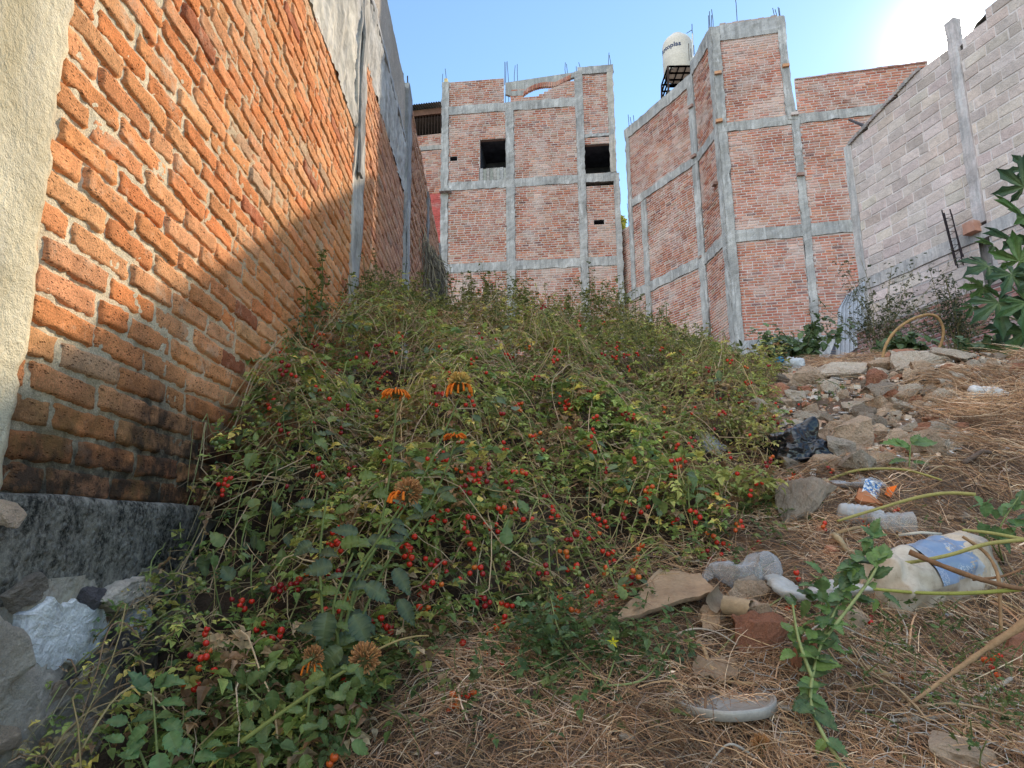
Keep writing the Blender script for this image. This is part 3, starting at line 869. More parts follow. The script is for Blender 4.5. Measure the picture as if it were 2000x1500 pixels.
bricks(mb, mm, FF, c1_[1] - .02, uEnd, b1[1], zP, pal_r2, MCR, **kw)
mb.build('brickwork', M_BR, rb); mm.build('mortar', M_MO, rb)
def member(fac, a, b, z0, z1, o=.04, col=CC, s=0, o0=-.12, nm='beam', j=.034, step=.11):
    m2 = MB(); rbox(m2, fac, a, b, z0, z1, o0, o, col, step, j, s); return m2.build(nm, M_CO, rb)
member(FF, uc, uEnd, b1[0], b1[1], s=1); member(FF, uc, uEnd, b2[0], b2[1], s=2)
member(FF, uc, uEnd, ZB, b3, .05, (.40, .40, .42), 3, nm='plinth')
member(FF, uc, fu(1545, 155), fz(1470, 72), zT, .05, (.37, .36, .36), 4)
member(FF, c0[0] - .02, c0[1], ZB, zT - .05, .06, CC, 5, nm='column')
member(FF, c1_[0], c1_[1], ZB, b1[1] + .1, .06, CC, 6, nm='column')
member(FF, fu(1522, 100), fu(1541, 130), b1[1], zT, .06, CC, 7, nm='column')
m2 = MB(); fpoly(m2, FF, [FF.at(1538, 140), FF.at(1552, 205), FF.at(1556, 235), FF.at(1538, 235), FF.at(1530, 150)], -.1, .07, CC); m2.build('haunch', M_CO, rb)
# left flanks
mb, mm = MB(), MB()
zTA = AF.z(1384, 62)
kwl = dict(rnd=rr_, bl=.285, ch=.083, joint=.028, proud=.018, tilt=.003)
colA = .24
for (z0, z1) in [(ZB, b2[0]), (b2[1], b1[0]), (b1[1], zTA - .45)]:
    bricks(mb, mm, AF, ua + .1, -colA + .22, z0, z1, pal_red, MCR, **kwl)
uB0 = BF.u(1224, 300); uB1 = BF.u(1219, 470) - .1
zTB = BF.z(1300, 188)
brk = BF.z(1236, 405)
for (z0, z1) in [(b2[1], b1[0]), (b1[1], zTB - .4)]:
    bricks(mb, mm, BF, uB0, -.05, z0, z1, pal_red, MCR, spanf=(lambda z: [(uB0 if z > BF.z(1240, 405) else uB0 - .05, -.05)]), **kwl)
bl_top = BF.z(1240, 408)
def lowspan(z):
    s = smooth(0, 1, (BF.z(1225, 420) - z) / 1.2)
    return [(uB0 - 1.1 * min(1, max(0, (BF.z(1250, 408) - z) / .8)), -.05)]
bricks(mb, mm, BF, uB0 - 1.2, -.05, ZB, b2[0], pal_red, MCR, spanf=lowspan, **kwl)
# the lower storeys reach further back than the upper
bricks(mb, mm, BF, uB0 - 1.2, uB0, b2[1], BF.z(1222, 445), pal_red, MCR, **kwl)
mb.build('flank_brickwork', M_BR, rb); mm.build('flank_mortar', M_MO, rb)
for (z0, z1, s) in [(b1[0], b1[1], 11), (b2[0], b2[1], 12), (zTA - .5, zTA, 13)]:
    member(AF, ua, 0.0, z0, z1, .05, CC, s)
for (z0, z1, s) in [(b1[0], b1[1], 21), (b2[0], b2[1], 22), (zTB - .42, zTB, 23)]:
    member(BF, uB0 - (0 if z0 > b2[1] else 1.2), 0.0, z0, z1, .05, CC, s)
member(AF, -.26, .0, ZB, zTA - .02, .055, CC, 14, nm='column')
member(BF, -.22, .06, ZB, zTB, .06, CC, 24, nm='column')
member(BF, BF.u(1259, 500), BF.u(1269, 500), ZB, b1[0] - (b1[0] - b2[1]) * .02, .06, CC, 25, nm='column')
member(BF, uB0, uB0 + .22, b2[1], zTB, .06, CC, 26, nm='column')
# shell
mb = MB()
A0 = FF.pt(uc, 0, -.1); dep = 8.0
def quad(a, b, z0, z1): mb.add([(a.x, a.y, z0), (b.x, b.y, z0), (b.x, b.y, z1), (a.x, a.y, z1)], [(0, 1, 2, 3)], (.36, .30, .27))
fl = FF.pt(uc + .1, 0, -.12); fr = FF.pt(uEnd, 0, -.12); al = AF.pt(ua, 0, -.12); bl0 = BF.pt(uB0 + .02, 0, -.12); bk = Vector((fr.x + .5, bl0.y, 0))
zr = zP - .9
mb.add([(p.x, p.y, zr) for p in (fl, fr, bk, bl0, al)], [(0, 1, 2, 3, 4)], (.3, .3, .3))
quad(fr, bk, ZB, zr); quad(bk, bl0, ZB, zr)
ft = FF.pt(fu(1544, 155), 0, -.12); ftb = FF.pt(fu(1544, 155), 0, -1.6); flb = AF.pt(-1.6, 0, -.12)
quad(ft, ftb, zr, zT - .05); quad(ftb, flb, zr, zT - .05)
mb.add([(p.x, p.y, zT - .05) for p in (fl, ft, ftb, flb)], [(0, 1, 2, 3)], (.3, .3, .3))
e1 = FF.pt(c1_[1], 0, -.12)
mb.build('roof_and_rear_walls', M_CO, rb)
mb = MB(); lb = BF.pt(uB0 - 1.2, 0, -.1)
mb.add([(lb.x, lb.y, ZB), (bl0.x, bl0.y, ZB), (bl0.x, bl0.y, b2[1] + .8), (lb.x, lb.y, b2[1] + .8)], [(0, 1, 2, 3)], (.35, .3, .28))
mb.build('rear_wall', M_CO, rb)
mb = MB(); rp = random.Random(4)
for i in range(24):
    a = c1_[1] + (uEnd - c1_[1]) * i / 24; b = c1_[1] + (uEnd - c1_[1]) * (i + .94) / 24
    rbox(mb, FF, a, b, zP, zP + rp.uniform(.035, .06), -.1, .03, jit((.33, .17, .14), .12), .3, .004, i)
mb.build('coping_bricks', M_BR, rb); mb = MB()
for i in range(9):
    a = uc + .25 + (fu(1520, 50) - uc - .25) * i / 9; b = a + (fu(1520, 50) - uc - .25) / 9 * .95
    rbox(mb, FF, a, b, zT, zT + rp.uniform(.05, .09), -.1, .03, jit((.34, .27, .25), .12), .3, .004, i)
mb.build('coping_bricks', M_BR, rb)
for (fac, px, py, c) in [(FF, 1404, 239, 1), (FF, 1402, 146, 1), (FF, 1534, 132, 1), (FF, 1563, 343, 0), (AF, 1400, 360, 0), (BF, 1353, 209, 0), (FF, 1551, 226, 2), (BF, 1359, 306, 0), (AF, 1373, 503, 0)]:
    m2 = MB(); u, z = fac.at(px, py)
    rbox(m2, fac, u - .1, u + .1, z - .045, z + .045, 0, .14, [(.28, .17, .14), (.48, .25, .14), (.5, .42, .4)][c], .1, .01, u)
    m2.build('brick_stub', M_BR, rb)
rebars(FF, rb, [(1384, 27, 56), (1387, 18, 56), (1390, 24, 55), (1393, 16, 54), (1514, 10, 38), (1517, 16, 38), (1524, 11, 39), (1526, 8, 39), (1440, -40, 44)])
rebars(BF, rb, [(1226, 222, 258), (1230, 226, 258), (1232, 222, 256)])
rebars(BF, rb, [(1224, 395, 440), (1228, 390, 430)], r=.009)

# water tank
tc = P(1326.5, 146, 23.6)
wt = thing('water_tank', 'cream plastic water tank with dark blue lettering on the roof behind the right building', 'water tank', tc)
mb = MB(); TR = .575
zt_top = P(1326, 70, 23.6).z - tc.z
prof = [(0, -.02), (TR * .96, -.02), (TR, .03), (TR, zt_top * .28), (TR * 1.012, zt_top * .30), (TR * 1.012, zt_top * .33), (TR, zt_top * .35), (TR, zt_top * .66), (TR * .985, zt_top * .72), (TR * .93, zt_top * .79), (TR * .80, zt_top * .86), (TR * .60, zt_top * .915), (TR * .47, zt_top * .95), (TR * .44, zt_top * .985), (TR * .38, zt_top), (0, zt_top * 1.005)]
lathe(mb, prof, tc, 64, (.56, .50, .43))
mb.build('tank_body', m_rough('cream_plastic', None, .06, 1.5, 20, .1, .004, .5, spec=.4), wt, smooth=True)
cu_ = D.curves.new('lettering', 'FONT'); cu_.body = 'Rotoplas'; cu_.size = .27; cu_.extrude = 0; cu_.offset = .006; cu_.resolution_u = 3
to = D.objects.new('lettering_source', cu_); COL.objects.link(to)
bpy.context.view_layer.update()
dg = bpy.context.evaluated_depsgraph_get()
tm = D.meshes.new_from_object(to.evaluated_get(dg)); 
bm = bmesh.new(); bm.from_mesh(tm)
bmesh.ops.triangulate(bm, faces=bm.faces[:])
for _ in range(2):
    bmesh.ops.subdivide_edges(bm, edges=[e for e in bm.edges if e.calc_length() > .05], cuts=1)
    bmesh.ops.triangulate(bm, faces=bm.faces[:])
toc = math.atan2(-tc.y, -tc.x)
a0 = toc - 1.42
for v in bm.verts:
    a = a0 + v.co.x / (TR + .004)
    zz = zt_top * .50 + v.co.y
    v.co = Vector(((TR + .006) * math.cos(a), (TR + .006) * math.sin(a), zz))
me = D.meshes.new('lettering'); bm.to_mesh(me); bm.free()
me.materials.append(m_rough('dark_blue_print', (.03, .05, .12), .1))
lo = D.objects.new('lettering', me); COL.objects.link(lo); lo.parent = wt
D.objects.remove(to); D.curves.remove(cu_)
ts = thing('tank_stand', 'black steel frame stand carrying the cream water tank', 'tank stand', (tc.x, tc.y, tc.z - 1.4))
mb = MB(); bz = tc.z - .04
w2 = .55
for i in range(2):
    for z in (bz, bz - .28, bz - .56, bz - .84):
        for s in (-1, 1):
            tube(mb, [(tc.x - w2, tc.y + s * w2, z), (tc.x + w2, tc.y + s * w2, z)], .035, 4)
            tube(mb, [(tc.x + s * w2, tc.y - w2, z), (tc.x + s * w2, tc.y + w2, z)], .035, 4)
for k in range(4):
    x = tc.x - w2 + 2 * w2 * (k + .5) / 4
    tube(mb, [(x, tc.y - w2, bz), (x, tc.y + w2, bz)], .03, 4)
mb.build('frame', m_rough('black_steel', (.02, .02, .022), .2), ts)
for sx in (-1, 1):
    for sy in (-1, 1):
        m2 = MB(); tube(m2, [(tc.x + sx * w2, tc.y + sy * w2, bz), (tc.x + sx * (w2 + .1), tc.y + sy * (w2 + .1), bz - 2.2)], .045, 4); m2.build('leg', M_STEEL, ts)
vp = thing('vent_pipe', 'thin white pipe with a side rod beside the cream water tank', 'pipe', P(1353, 125, 22.6))
mb = MB(); tube(mb, [P(1353.5, 135, 22.6), P(1352.5, 66, 22.6)], .03, 6); mb.build('pipe', m_rough('white_pipe', (.6, .6, .6)), vp)
mb = MB(); tube(mb, [P(1352, 70, 22.6), P(1351.5, 47, 22.6)], .014, 5); tube(mb, [P(1352, 58, 22.6), P(1341, 65, 22.6)], .012, 5); mb.build('rod', M_STEEL, vp)
mb = MB()
for (a, y0, y1) in [(1346, 85, 118), (1350, 95, 112), (1356, 88, 106)]: tube(mb, [P(a, y1, 22.), P(a - 1, y0, 22.)], .012, 5)
tag(mb.build('rebar', M_STEEL), 'starter bars standing in front of the cream water tank', 'rebar')

# ================================================================== BLOCK WALL right
s_ = P(1670, 400, 12.8)
KF = Fac((s_.x, s_.y), (.269, -.963))
kb = thing('block_wall', 'tall grey concrete block wall on the right below the sun', 'wall', (s_.x, s_.y, 2.0))
def pal_k(r, u, z): return jit(r.choice([(.54, .43, .39), (.58, .47, .43), (.49, .39, .36), (.55, .45, .40)]), .12, r)
tp = [KF.at(*q) for q in [(1660, 281), (1797, 133), (1815, 128), (1836, 107), (1866, 101), (1902, 57), (1905, 47), (1927, 26), (1932, 12), (1950, -2)]]
tp.append((13.0, tp[-1][1] + .15))
def ktop(u):
    return lerpk(tp, u) if u > tp[0][0] else tp[0][1]
kb_band = (KF.z(1790, 524), KF.z(1790, 500))
kL = KF.u(1662, 400); kc = (KF.u(1892, 350), KF.u(1914, 350))
mb, mm = MB(), MB(); rk = random.Random(8)
def kspan(z, a, b):
    xs = [a + (b - a) * i / 160 for i in range(161)]
    ok = [x for x in xs if ktop(x) > z]
    if not ok: return []
    return [(min(ok), max(ok))]
kwk = dict(rnd=rk, bl=.385, ch=.192, joint=.020, proud=.012, tilt=.010)
for (a, b) in [(kL + .18, kc[0]), (kc[1], 13.)]:
    bricks(mb, mm, KF, a, b, kb_band[1], tp[-1][1], pal_k, (.62, .54, .52), spanf=lambda z, a=a, b=b: kspan(z, a, b), **kwk)
    bricks(mb, mm, KF, a - (.18 if a < 1 else 0), b, 1.2, kb_band[0], pal_k, (.42, .38, .37), **kwk)
mb.build('blocks', M_BLOCK, kb); mm.build('mortar', M_MO, kb)
m2 = MB(); rbox(m2, KF, kL, 13, kb_band[0], kb_band[1], -.12, .03, (.48, .43, .41), .12, .02, 1); m2.build('beam', M_CO, kb)
m2 = MB(); rbox(m2, KF, kL, kL + .19, kb_band[1] - 1.8, tp[0][1], -.12, .02, (.48, .43, .41), .15, .02, 2); m2.build('column', M_CO, kb)
m2 = MB(); rbox(m2, KF, kc[0], kc[1], KF.z(1905, 440), KF.z(1873, 28), -.12, .03, (.50, .43, .42), .12, .016, 3); m2.build('column', M_CO, kb)
m2 = MB(); 
for i in range(28):
    a, b = tp[0][0] + (tp[1][0] - tp[0][0]) * i / 28, tp[0][0] + (tp[1][0] - tp[0][0]) * (i + 1) / 28
    rbox(m2, KF, a - .01, b, ktop(a) - .03, ktop(b) + .012 + R.uniform(0, .02), -.16, .05, jit((.27, .23, .22), .2), .2, .008, i)
m2.build('coping', M_BR, kb)
m2 = MB()
xs = [kL - .0 + (13 - kL) * i / 120 for i in range(121)]
fr_ = [KF.pt(x, ktop(x), -.005) for x in xs]; bk_ = [KF.pt(x, ktop(x), -.16) for x in xs]; bb = [KF.pt(x, 1.2, -.16) for x in xs]
n = len(xs)
m2.add(fr_ + bk_ + bb, [(i, i + 1, n + i + 1, n + i) for i in range(n - 1)] + [(n + i, n + i + 1, 2 * n + i + 1, 2 * n + i) for i in range(n - 1)], (.36, .33, .32))
e = [KF.pt(kL, 1.2, -.16), KF.pt(kL, 1.2, 0), KF.pt(kL, tp[0][1], 0), KF.pt(kL, tp[0][1], -.16)]
m2.add(e, [(0, 1, 2, 3)], (.36, .33, .32))
m2.build('wall_back', M_CO, kb)
m2 = MB(); u, z = KF.at(1908, 446); rbox(m2, KF, u - .11, u + .10, z - .09, z + .09, 0, .17, (.42, .22, .16), .06, .02, 5); tag(m2.build('brick_stub', M_BR, kb), 'single red brick sticking out under the column')
m2 = MB()
p0 = KF.pt(*KF.at(1659, 283), .08); tube(m2, [KF.pt(*KF.at(1690, 248), -.05), FF.pt(*FF.at(1655, 241), .2)], .035, 4); m2.build('timber_end', m_rough('dark_timber', (.08, .07, .075)), kb)

# low brick wall in front of it
rwl = thing('low_brick_wall', 'low dark red brick wall at the foot of the grey block wall', 'wall', (KF.pt(2, 0, .3).x, KF.pt(2, 0, .3).y, 2.0))
LWF = Fac((KF.pt(0, 0, .32).x, KF.pt(0, 0, .32).y), (.269, -.963))
mb, mm = MB(), MB()
lt = [LWF.at(*q) for q in [(1647, 668), (1740, 628), (1850, 575), (1990, 500)]]
zl = sum(z for _, z in lt[:3]) / 3
bricks(mb, mm, LWF, lt[0][0], 9., 1.2, zl, lambda r, u, z: jit(r.choice([(.28, .13, .11), (.24, .11, .10), (.32, .17, .15), (.20, .12, .12)]), .15, r), (.36, .32, .31), rnd=rk, bl=.27, ch=.08, joint=.018, proud=.02, tilt=.008)
mb.build('brickwork', M_BR, rwl); mm.build('mortar', M_MO, rwl)
m2 = MB(); rbox(m2, LWF, lt[0][0], 9., zl - .02, zl + .03, -.3, .02, (.3, .25, .23), .2, .02, 2)
rbox(m2, LWF, lt[0][0] - .01, lt[0][0] + .1, 1.2, zl, -.3, .0, (.3, .25, .23), .3, .02, 2); m2.build('coping', M_CO, rwl)

# corrugated sheet
cs_ = thing('corrugated_sheet', 'upright bluish corrugated metal sheet leaning at the end of the low brick wall', 'metal sheet', P(1660, 690, 12.9))
mb = MB(); pl = [(1672, 700), (1632, 700), (1640, 600), (1652, 572), (1690, 549), (1693, 600), (1691, 640)]
yS = 12.7
def shp(px, py, k=0.): 
    p = P(px, py, yS + (1690 - px) * .004); return p
nx, ny = 36, 10; vs = []
for j in range(ny + 1):
    f = j / ny
    xl = 1633 + 5 * f + (14 if f > .8 else 0) * (f - .8) * 5 ; xr = 1692 - 3 * f
    yl = 705 - (705 - 578) * f; yr = 668 - (668 - 548) * f
    for i in range(nx + 1):
        g = i / nx
        p = P(xl + (xr - xl) * g, yl + (yr - yl) * g, yS)
        p.y += .022 * math.sin(g * 2 * pi * 7) + .03 * N(g * 3, f * 3); vs.append(p)
mb.add(vs, [(j * (nx + 1) + i, j * (nx + 1) + i + 1, (j + 1) * (nx + 1) + i + 1, (j + 1) * (nx + 1) + i) for j in range(ny) for i in range(nx)], (.33, .36, .42))
mb.build('sheet', m_rough('galvanised_sheet', None, .3, 2.5, 20, .2, .005, .5, stain=(.25, .2, .18), stain_amt=.4, spec=.5), cs_, smooth=True)
mb = MB()
vs = [P(x, y, 12.2 + k) for x, y, k in [(1598, 722, 0), (1618, 700, .1), (1632, 664, .1), (1633, 700, 0), (1632, 735, -.05), (1600, 735, 0)]]
mb.add(vs, [(0, 1, 3, 5), (1, 2, 3), (5, 3, 4)], (.05, .055, .07)); tag(mb.build('tarpaulin', m_rough('dark_tarp', None, .3), None), 'dark grey tarpaulin propped beside the corrugated sheet', 'tarpaulin')
# rebar cage
rcg = thing('rebar_cage', 'black rebar cage leaning against the grey block wall', 'rebar cage', KF.pt(*KF.at(1890, 520), .25))
mb = MB()
bars = [((1858, 418), (1890, 525)), ((1865, 414), (1898, 522)), ((1873, 420), (1901, 520)), ((1881, 412), (1912, 505))]
for i, (a, b) in enumerate(bars):
    tube(mb, [KF.pt(*KF.at(*a), .15 + .12 * (i % 2)), KF.pt(*KF.at(*b), .2 + .12 * (i % 2))], .011, 5)
mb.build('bars', m_rough('dark_bar', (.03, .022, .025)), rcg)
mb = MB()
for k in range(8):
    f = .1 + .85 * k / 7
    pp = [KF.pt(*KF.at(a[0] + (b[0] - a[0]) * f, a[1] + (b[1] - a[1]) * f), .17 + .12 * (i % 2)) for i, (a, b) in enumerate(bars)]
    tube(mb, [pp[0], pp[1], pp[3], pp[2], pp[0]], .005, 4)
mb.build('stirrups', m_rough('dark_stirrup', (.03, .022, .025)), rcg)
# ================================================================== VEGETATION
M_LEAF = m_leaf('tomato_leaf', .6, .35)
M_BLEAF = m_leaf('broad_leaf', .42, .28, 160.)
M_STRAW = m_rough('dry_straw', None, .25, 12., 120., .3, .002, .85)
M_STEM = m_rough('plant_stem', None, .2, 20., 160., .3, .001, .6)
M_WOOD = m_rough('dry_wood', None, .35, 25., 150., .7, .003, .9)

BP = [(-1.3, 1.05), (-.75, 1.08), (-.42, 1.25), (-.28, 1.62), (-.05, 1.92), (.36, 2.05), (.65, 2.28), (.88, 2.45), (1.08, 2.92), (1.33, 3.5), (1.62, 4.2), (2.0, 4.95), (1.9, 5.35), (-1.3, 5.5)]
def inpoly(x, y, pl=BP):
    c = False; n = len(pl)
    for i in range(n):
        (x0, y0), (x1, y1) = pl[i], pl[(i + 1) % n]
        if (y0 > y) != (y1 > y) and x < (x1 - x0) * (y - y0) / (y1 - y0) + x0: c = not c
    return c
def dedge(x, y):
    best = 9
    n = len(BP)
    for i in range(n - 2):
        a = Vector(BP[i]); b = Vector(BP[i + 1]); p = Vector((x, y))
        t = max(0, min(1, (p - a).dot(b - a) / (b - a).length_squared))
        best = min(best, (p - a - (b - a) * t).length)
    return best
def thick(x, y):
    d = dedge(x, y)
    t = .08 + .16 * smooth(0, .35, d) + .26 * smooth(.3, 1.6, d)
    t *= 1 - .55 * smooth(.9, 1.9, x) * smooth(3.0, 4.5, y)
    t += .27 * N(x * 2.1, y * 2.1, 11) + .12 * N(x * 5, y * 5, 12) + .05 * N(x * 12, y * 12, 14)
    t *= 1 - .35 * (1 - smooth(1.4, 2.2, y))
    if x < -.3: t += .12 * smooth(-.3, -.9, x) * smooth(1.9, 2.4, y)
    return max(.04, t)
def top(x, y): return ground(x, y) + thick(x, y)
def wallx(y): return -1.0 - .021 * y

def leaflet(mb, p, d, n, L, W, col, curl=.3):
    """small folded leaflet with toothed outline: 8 verts"""
    s = d.cross(n).normalized(); n = s.cross(d).normalized()
    m1 = p + d * L * .35 - n * L * .02; m2 = p + d * L * .72 - n * L * curl * .25; tip = p + d * L - n * L * curl * .55
    up = W * .22
    v = [p, m1, m2, tip, p + d * L * .22 + s * W * .8 + n * up, p + d * L * .5 + s * W * .72 + n * up * .6 , p + d * L * .62 + s * W * .5 - n * L * curl * .1, p + d * L * .22 - s * W * .8 + n * up, p + d * L * .5 - s * W * .72 + n * up * .6, p + d * L * .62 - s * W * .5 - n * L * curl * .1]
    c2 = (col[0] * .8, col[1] * .8, col[2] * .8)
    mb.add(v, [(0, 4, 1), (4, 5, 1), (1, 5, 2), (5, 6, 2), (2, 6, 3), (0, 1, 7), (7, 1, 8), (1, 2, 8), (8, 2, 9), (2, 3, 9)], [c2, c2, c2, col, col, col, col, col, col, col])
def rdir(r, zb=0.):
    while True:
        v = Vector((r.uniform(-1, 1), r.uniform(-1, 1), r.uniform(-1, 1)))
        if .1 < v.length < 1:
            v.normalize(); v.z += zb
            return v.normalized()
def tleaf(mb, p, d, L, col, r, dead=False):
    """compound tomato leaf"""
    d = d.normalized()
    up = Vector((0, 0, 1))
    s = d.cross(up)
    s = s.normalized() if s.length > .05 else Vector((1, 0, 0))
    up = s.cross(d)
    k = 2 if L < .07 else 3
    droop = r.uniform(.3, .9)
    pts = []
    for i in range(k + 1):
        f = i / k
        q = p + d * L * f * .8 - Vector((0, 0, 1)) * L * droop * f * f * .5
        pts.append(q)
    for i in range(1, k + 1):
        f = i / k
        q = pts[i]; dd = (pts[i] - pts[i - 1]).normalized()
        w = L * r.uniform(.26, .38) * (1.1 - .3 * abs(f - .6))
        nn = (up + rdir(r) * .5).normalized()
        if i == k: leaflet(mb, q, (dd + rdir(r) * .2).normalized(), nn, w * 1.25, w * .5, jit(col, .15, r), r.uniform(.1, .8 if not dead else 1.6))
        for sg in (-1, 1):
            if i < k or r.random() < .5:
                leaflet(mb, pts[i] if i < k else pts[i - 1].lerp(pts[i], .6), (s * sg + dd * .5 + rdir(r) * .3).normalized(), nn, w, w * .42, jit(col, .15, r), r.uniform(.1, .8 if not dead else 1.6))
    # rachis as a thin strip
    t = .0009
    v = []
    for q in pts: v += [q + s * t, q - s * t]
    mb.add(v, [(2 * i, 2 * i + 1, 2 * i + 3, 2 * i + 2) for i in range(k)], mixc(col, (.2, .2, .06), .5))
rt = random.Random(21)
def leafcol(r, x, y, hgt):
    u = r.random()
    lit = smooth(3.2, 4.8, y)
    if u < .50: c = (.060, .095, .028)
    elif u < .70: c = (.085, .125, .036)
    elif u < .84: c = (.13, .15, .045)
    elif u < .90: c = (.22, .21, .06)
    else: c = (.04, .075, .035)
    c = mixc(c, (.20, .22, .075), lit * .45)  # paler toward the crest: backlight put into the leaf colour
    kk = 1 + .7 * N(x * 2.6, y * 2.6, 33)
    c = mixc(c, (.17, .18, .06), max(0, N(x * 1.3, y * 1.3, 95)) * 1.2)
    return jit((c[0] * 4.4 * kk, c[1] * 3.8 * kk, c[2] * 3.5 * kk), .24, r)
vl = MB(); vs_ = MB()
nleaf = 0
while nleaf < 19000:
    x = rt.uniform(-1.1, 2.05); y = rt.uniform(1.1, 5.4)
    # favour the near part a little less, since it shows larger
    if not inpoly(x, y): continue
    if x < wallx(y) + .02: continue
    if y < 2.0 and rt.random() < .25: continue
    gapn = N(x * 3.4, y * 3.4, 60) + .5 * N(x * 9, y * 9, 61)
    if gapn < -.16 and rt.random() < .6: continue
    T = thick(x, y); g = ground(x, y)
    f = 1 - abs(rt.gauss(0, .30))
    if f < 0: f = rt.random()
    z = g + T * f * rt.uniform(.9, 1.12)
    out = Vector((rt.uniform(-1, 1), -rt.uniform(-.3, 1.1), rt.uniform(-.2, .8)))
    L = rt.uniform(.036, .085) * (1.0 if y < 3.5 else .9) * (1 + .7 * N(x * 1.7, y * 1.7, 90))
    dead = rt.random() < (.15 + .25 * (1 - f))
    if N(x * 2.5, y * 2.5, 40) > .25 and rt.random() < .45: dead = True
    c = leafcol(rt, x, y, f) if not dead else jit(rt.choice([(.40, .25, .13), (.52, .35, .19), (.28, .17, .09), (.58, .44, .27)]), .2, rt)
    # inner leaves darkened: shade of the tangle put into their colour
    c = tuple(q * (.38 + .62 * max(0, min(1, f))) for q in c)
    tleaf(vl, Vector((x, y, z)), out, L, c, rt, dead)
    nleaf += 1
# extra feathery sprigs along the crest
for i in range(520):
    x = rt.uniform(-1.02, 1.7); y = rt.uniform(4.1, 4.95)
    if not inpoly(x, y): continue
    h = rt.uniform(.05, .26) * (1 + .7 * max(0, N(x * 4, 3, 2))) * (1 - .4 * smooth(.6, 1.6, x))
    b = Vector((x, y, top(x, y) - .04))
    tipv = b + Vector((rt.uniform(-.08, .08), rt.uniform(-.05, .05), h))
    tube(vs_, [b, (b + tipv) / 2 + rdir(rt) * .015, tipv], [.0022, .0018, .001], 4, (.16, .17, .06), False)
    for k in range(int(3 + h * 26)):
        f = rt.uniform(.15, 1)
        q = b.lerp(tipv, f)
        c = jit(rt.choice([(.13, .17, .055), (.19, .22, .07), (.24, .26, .08), (.20, .20, .08)]), .2, rt)
        tleaf(vl, q, rdir(rt, .4), rt.uniform(.03, .055), c, rt)
# taller sprouts against the left wall
for (px, py, h, y) in [(600, 640, .30, 3.3), (575, 560, .26, 3.6), (630, 600, .22, 3.7), (560, 700, .2, 3.0), (680, 590, .2, 4.3), (720, 580, .18, 4.4), (820, 575, .18, 4.6), (1160, 590, .16, 4.7), (860, 590, .15, 4.6), (1030, 610, .13, 4.6), (970, 580, .16, 4.7), (1210, 600, .14, 4.7), (1300, 620, .14, 4.7)]:
    tipv = P(px, py - h * 260, y); b = P(px + rt.uniform(-15, 15), py + 50, y)
    tipv.x = max(tipv.x, wallx(tipv.y) + .04); b.x = max(b.x, wallx(b.y) + .05)
    mid = (b + tipv) / 2 + rdir(rt) * .03
    tube(vs_, spline([b, mid, tipv], 4), [.003] * 8 + [.001], 4, (.15, .17, .05), False)
    for k in range(int(h * 110)):
        f = rt.uniform(0, 1) ** .8
        q = b.lerp(tipv, f) + rdir(rt) * .012
        tleaf(vl, q, rdir(rt, .2), rt.uniform(.035, .07), jit((.17, .22, .05), .25, rt), rt)
# vines: long arching bare stems over and through the mass
def vine(x, y, a, L, lift, rad, col, sag=.0, wig=.35, steps=12):
    pts = []; ang = a
    for i in range(steps + 1):
        f = i / steps
        z = top(x, y) + lift * math.sin(f * pi) - .05 * (1 - math.sin(f * pi)) - sag * f
        xx = max(x, wallx(y) + .015)
        pts.append(Vector((xx, y, z + .01 * N(x * 20, y * 20, 4))))
        x += math.cos(ang) * L / steps; y += math.sin(ang) * L / steps
        ang += rt.uniform(-wig, wig)
        if not inpoly(x, y) or y > 5.2: break
    if len(pts) > 2:
        tube(vs_, pts, [rad * (1 - .5 * k / len(pts)) for k in range(len(pts))], 5, col, False)
    return pts
for i in range(1700):
    x = rt.uniform(-1.05, 1.9); y = rt.uniform(1.15, 5.0)
    if not inpoly(x, y): continue
    c = jit(rt.choice([(.40, .31, .15), (.48, .37, .20), (.28, .27, .11), (.30, .32, .12), (.52, .40, .26), (.26, .17, .10)]), .2, rt)
    vine(x, y, rt.uniform(0, 2 * pi), rt.uniform(.25, .8) * (.55 if y < 1.8 else 1), rt.uniform(-.12, .07), rt.uniform(.0009, .0026), c)
for i in range(2600):   # thin dry threads hanging inside
    x = rt.uniform(-1.05, 1.9); y = rt.uniform(1.15, 4.6)
    if not inpoly(x, y): continue
    b = Vector((x, y, ground(x, y) + thick(x, y) * rt.uniform(.2, 1.)))
    e = b + Vector((rt.uniform(-.1, .1), rt.uniform(-.1, .02), rt.uniform(-.12, .05)))
    tube(vs_, [b, (b + e) / 2 + rdir(rt) * .02, e], rt.uniform(.0006, .0014), 3, jit((.42, .29, .17), .3, rt), False)
tag(vl.build('tomato_leaves', M_LEAF), 'dense tangle of wild tomato leaves', 'tomato vines', kind='stuff')
tag(vs_.build('tomato_stems', M_STEM), 'tangle of thin dry tomato vine stems', 'vine stems', kind='stuff')

# ------------------------------------------------------------------ cherry tomatoes
def m_tom(name, a, b):
    t = NT(name)
    ri = t.node('ShaderNodeObjectInfo').outputs['Random']
    c = t.mix(t.ramp(ri, 0, 1, 0, 1), a, b)
    c = t.mix(t.ramp(t.noise(40, 3, .6), .4, .75, 0, .5), c, b)
    t.bsdf(c, .26, None, .45)
    return t.m
TM = {'red': m_tom('ripe_tomato_skin', (.50, .018, .012), (.62, .045, .02)), 'orange': m_tom('orange_tomato_skin', (.60, .07, .02), (.56, .15, .025)), 'green': m_tom('green_tomato_skin', (.12, .17, .05), (.22, .24, .07)), 'wine': m_tom('dark_tomato_skin', (.22, .012, .016), (.32, .015, .015))}
bm = bmesh.new(); bmesh.ops.create_uvsphere(bm, u_segments=14, v_segments=9, radius=1.0)
for v in bm.verts:
    if v.co.z > .8: v.co.z -= (v.co.z - .8) * .9
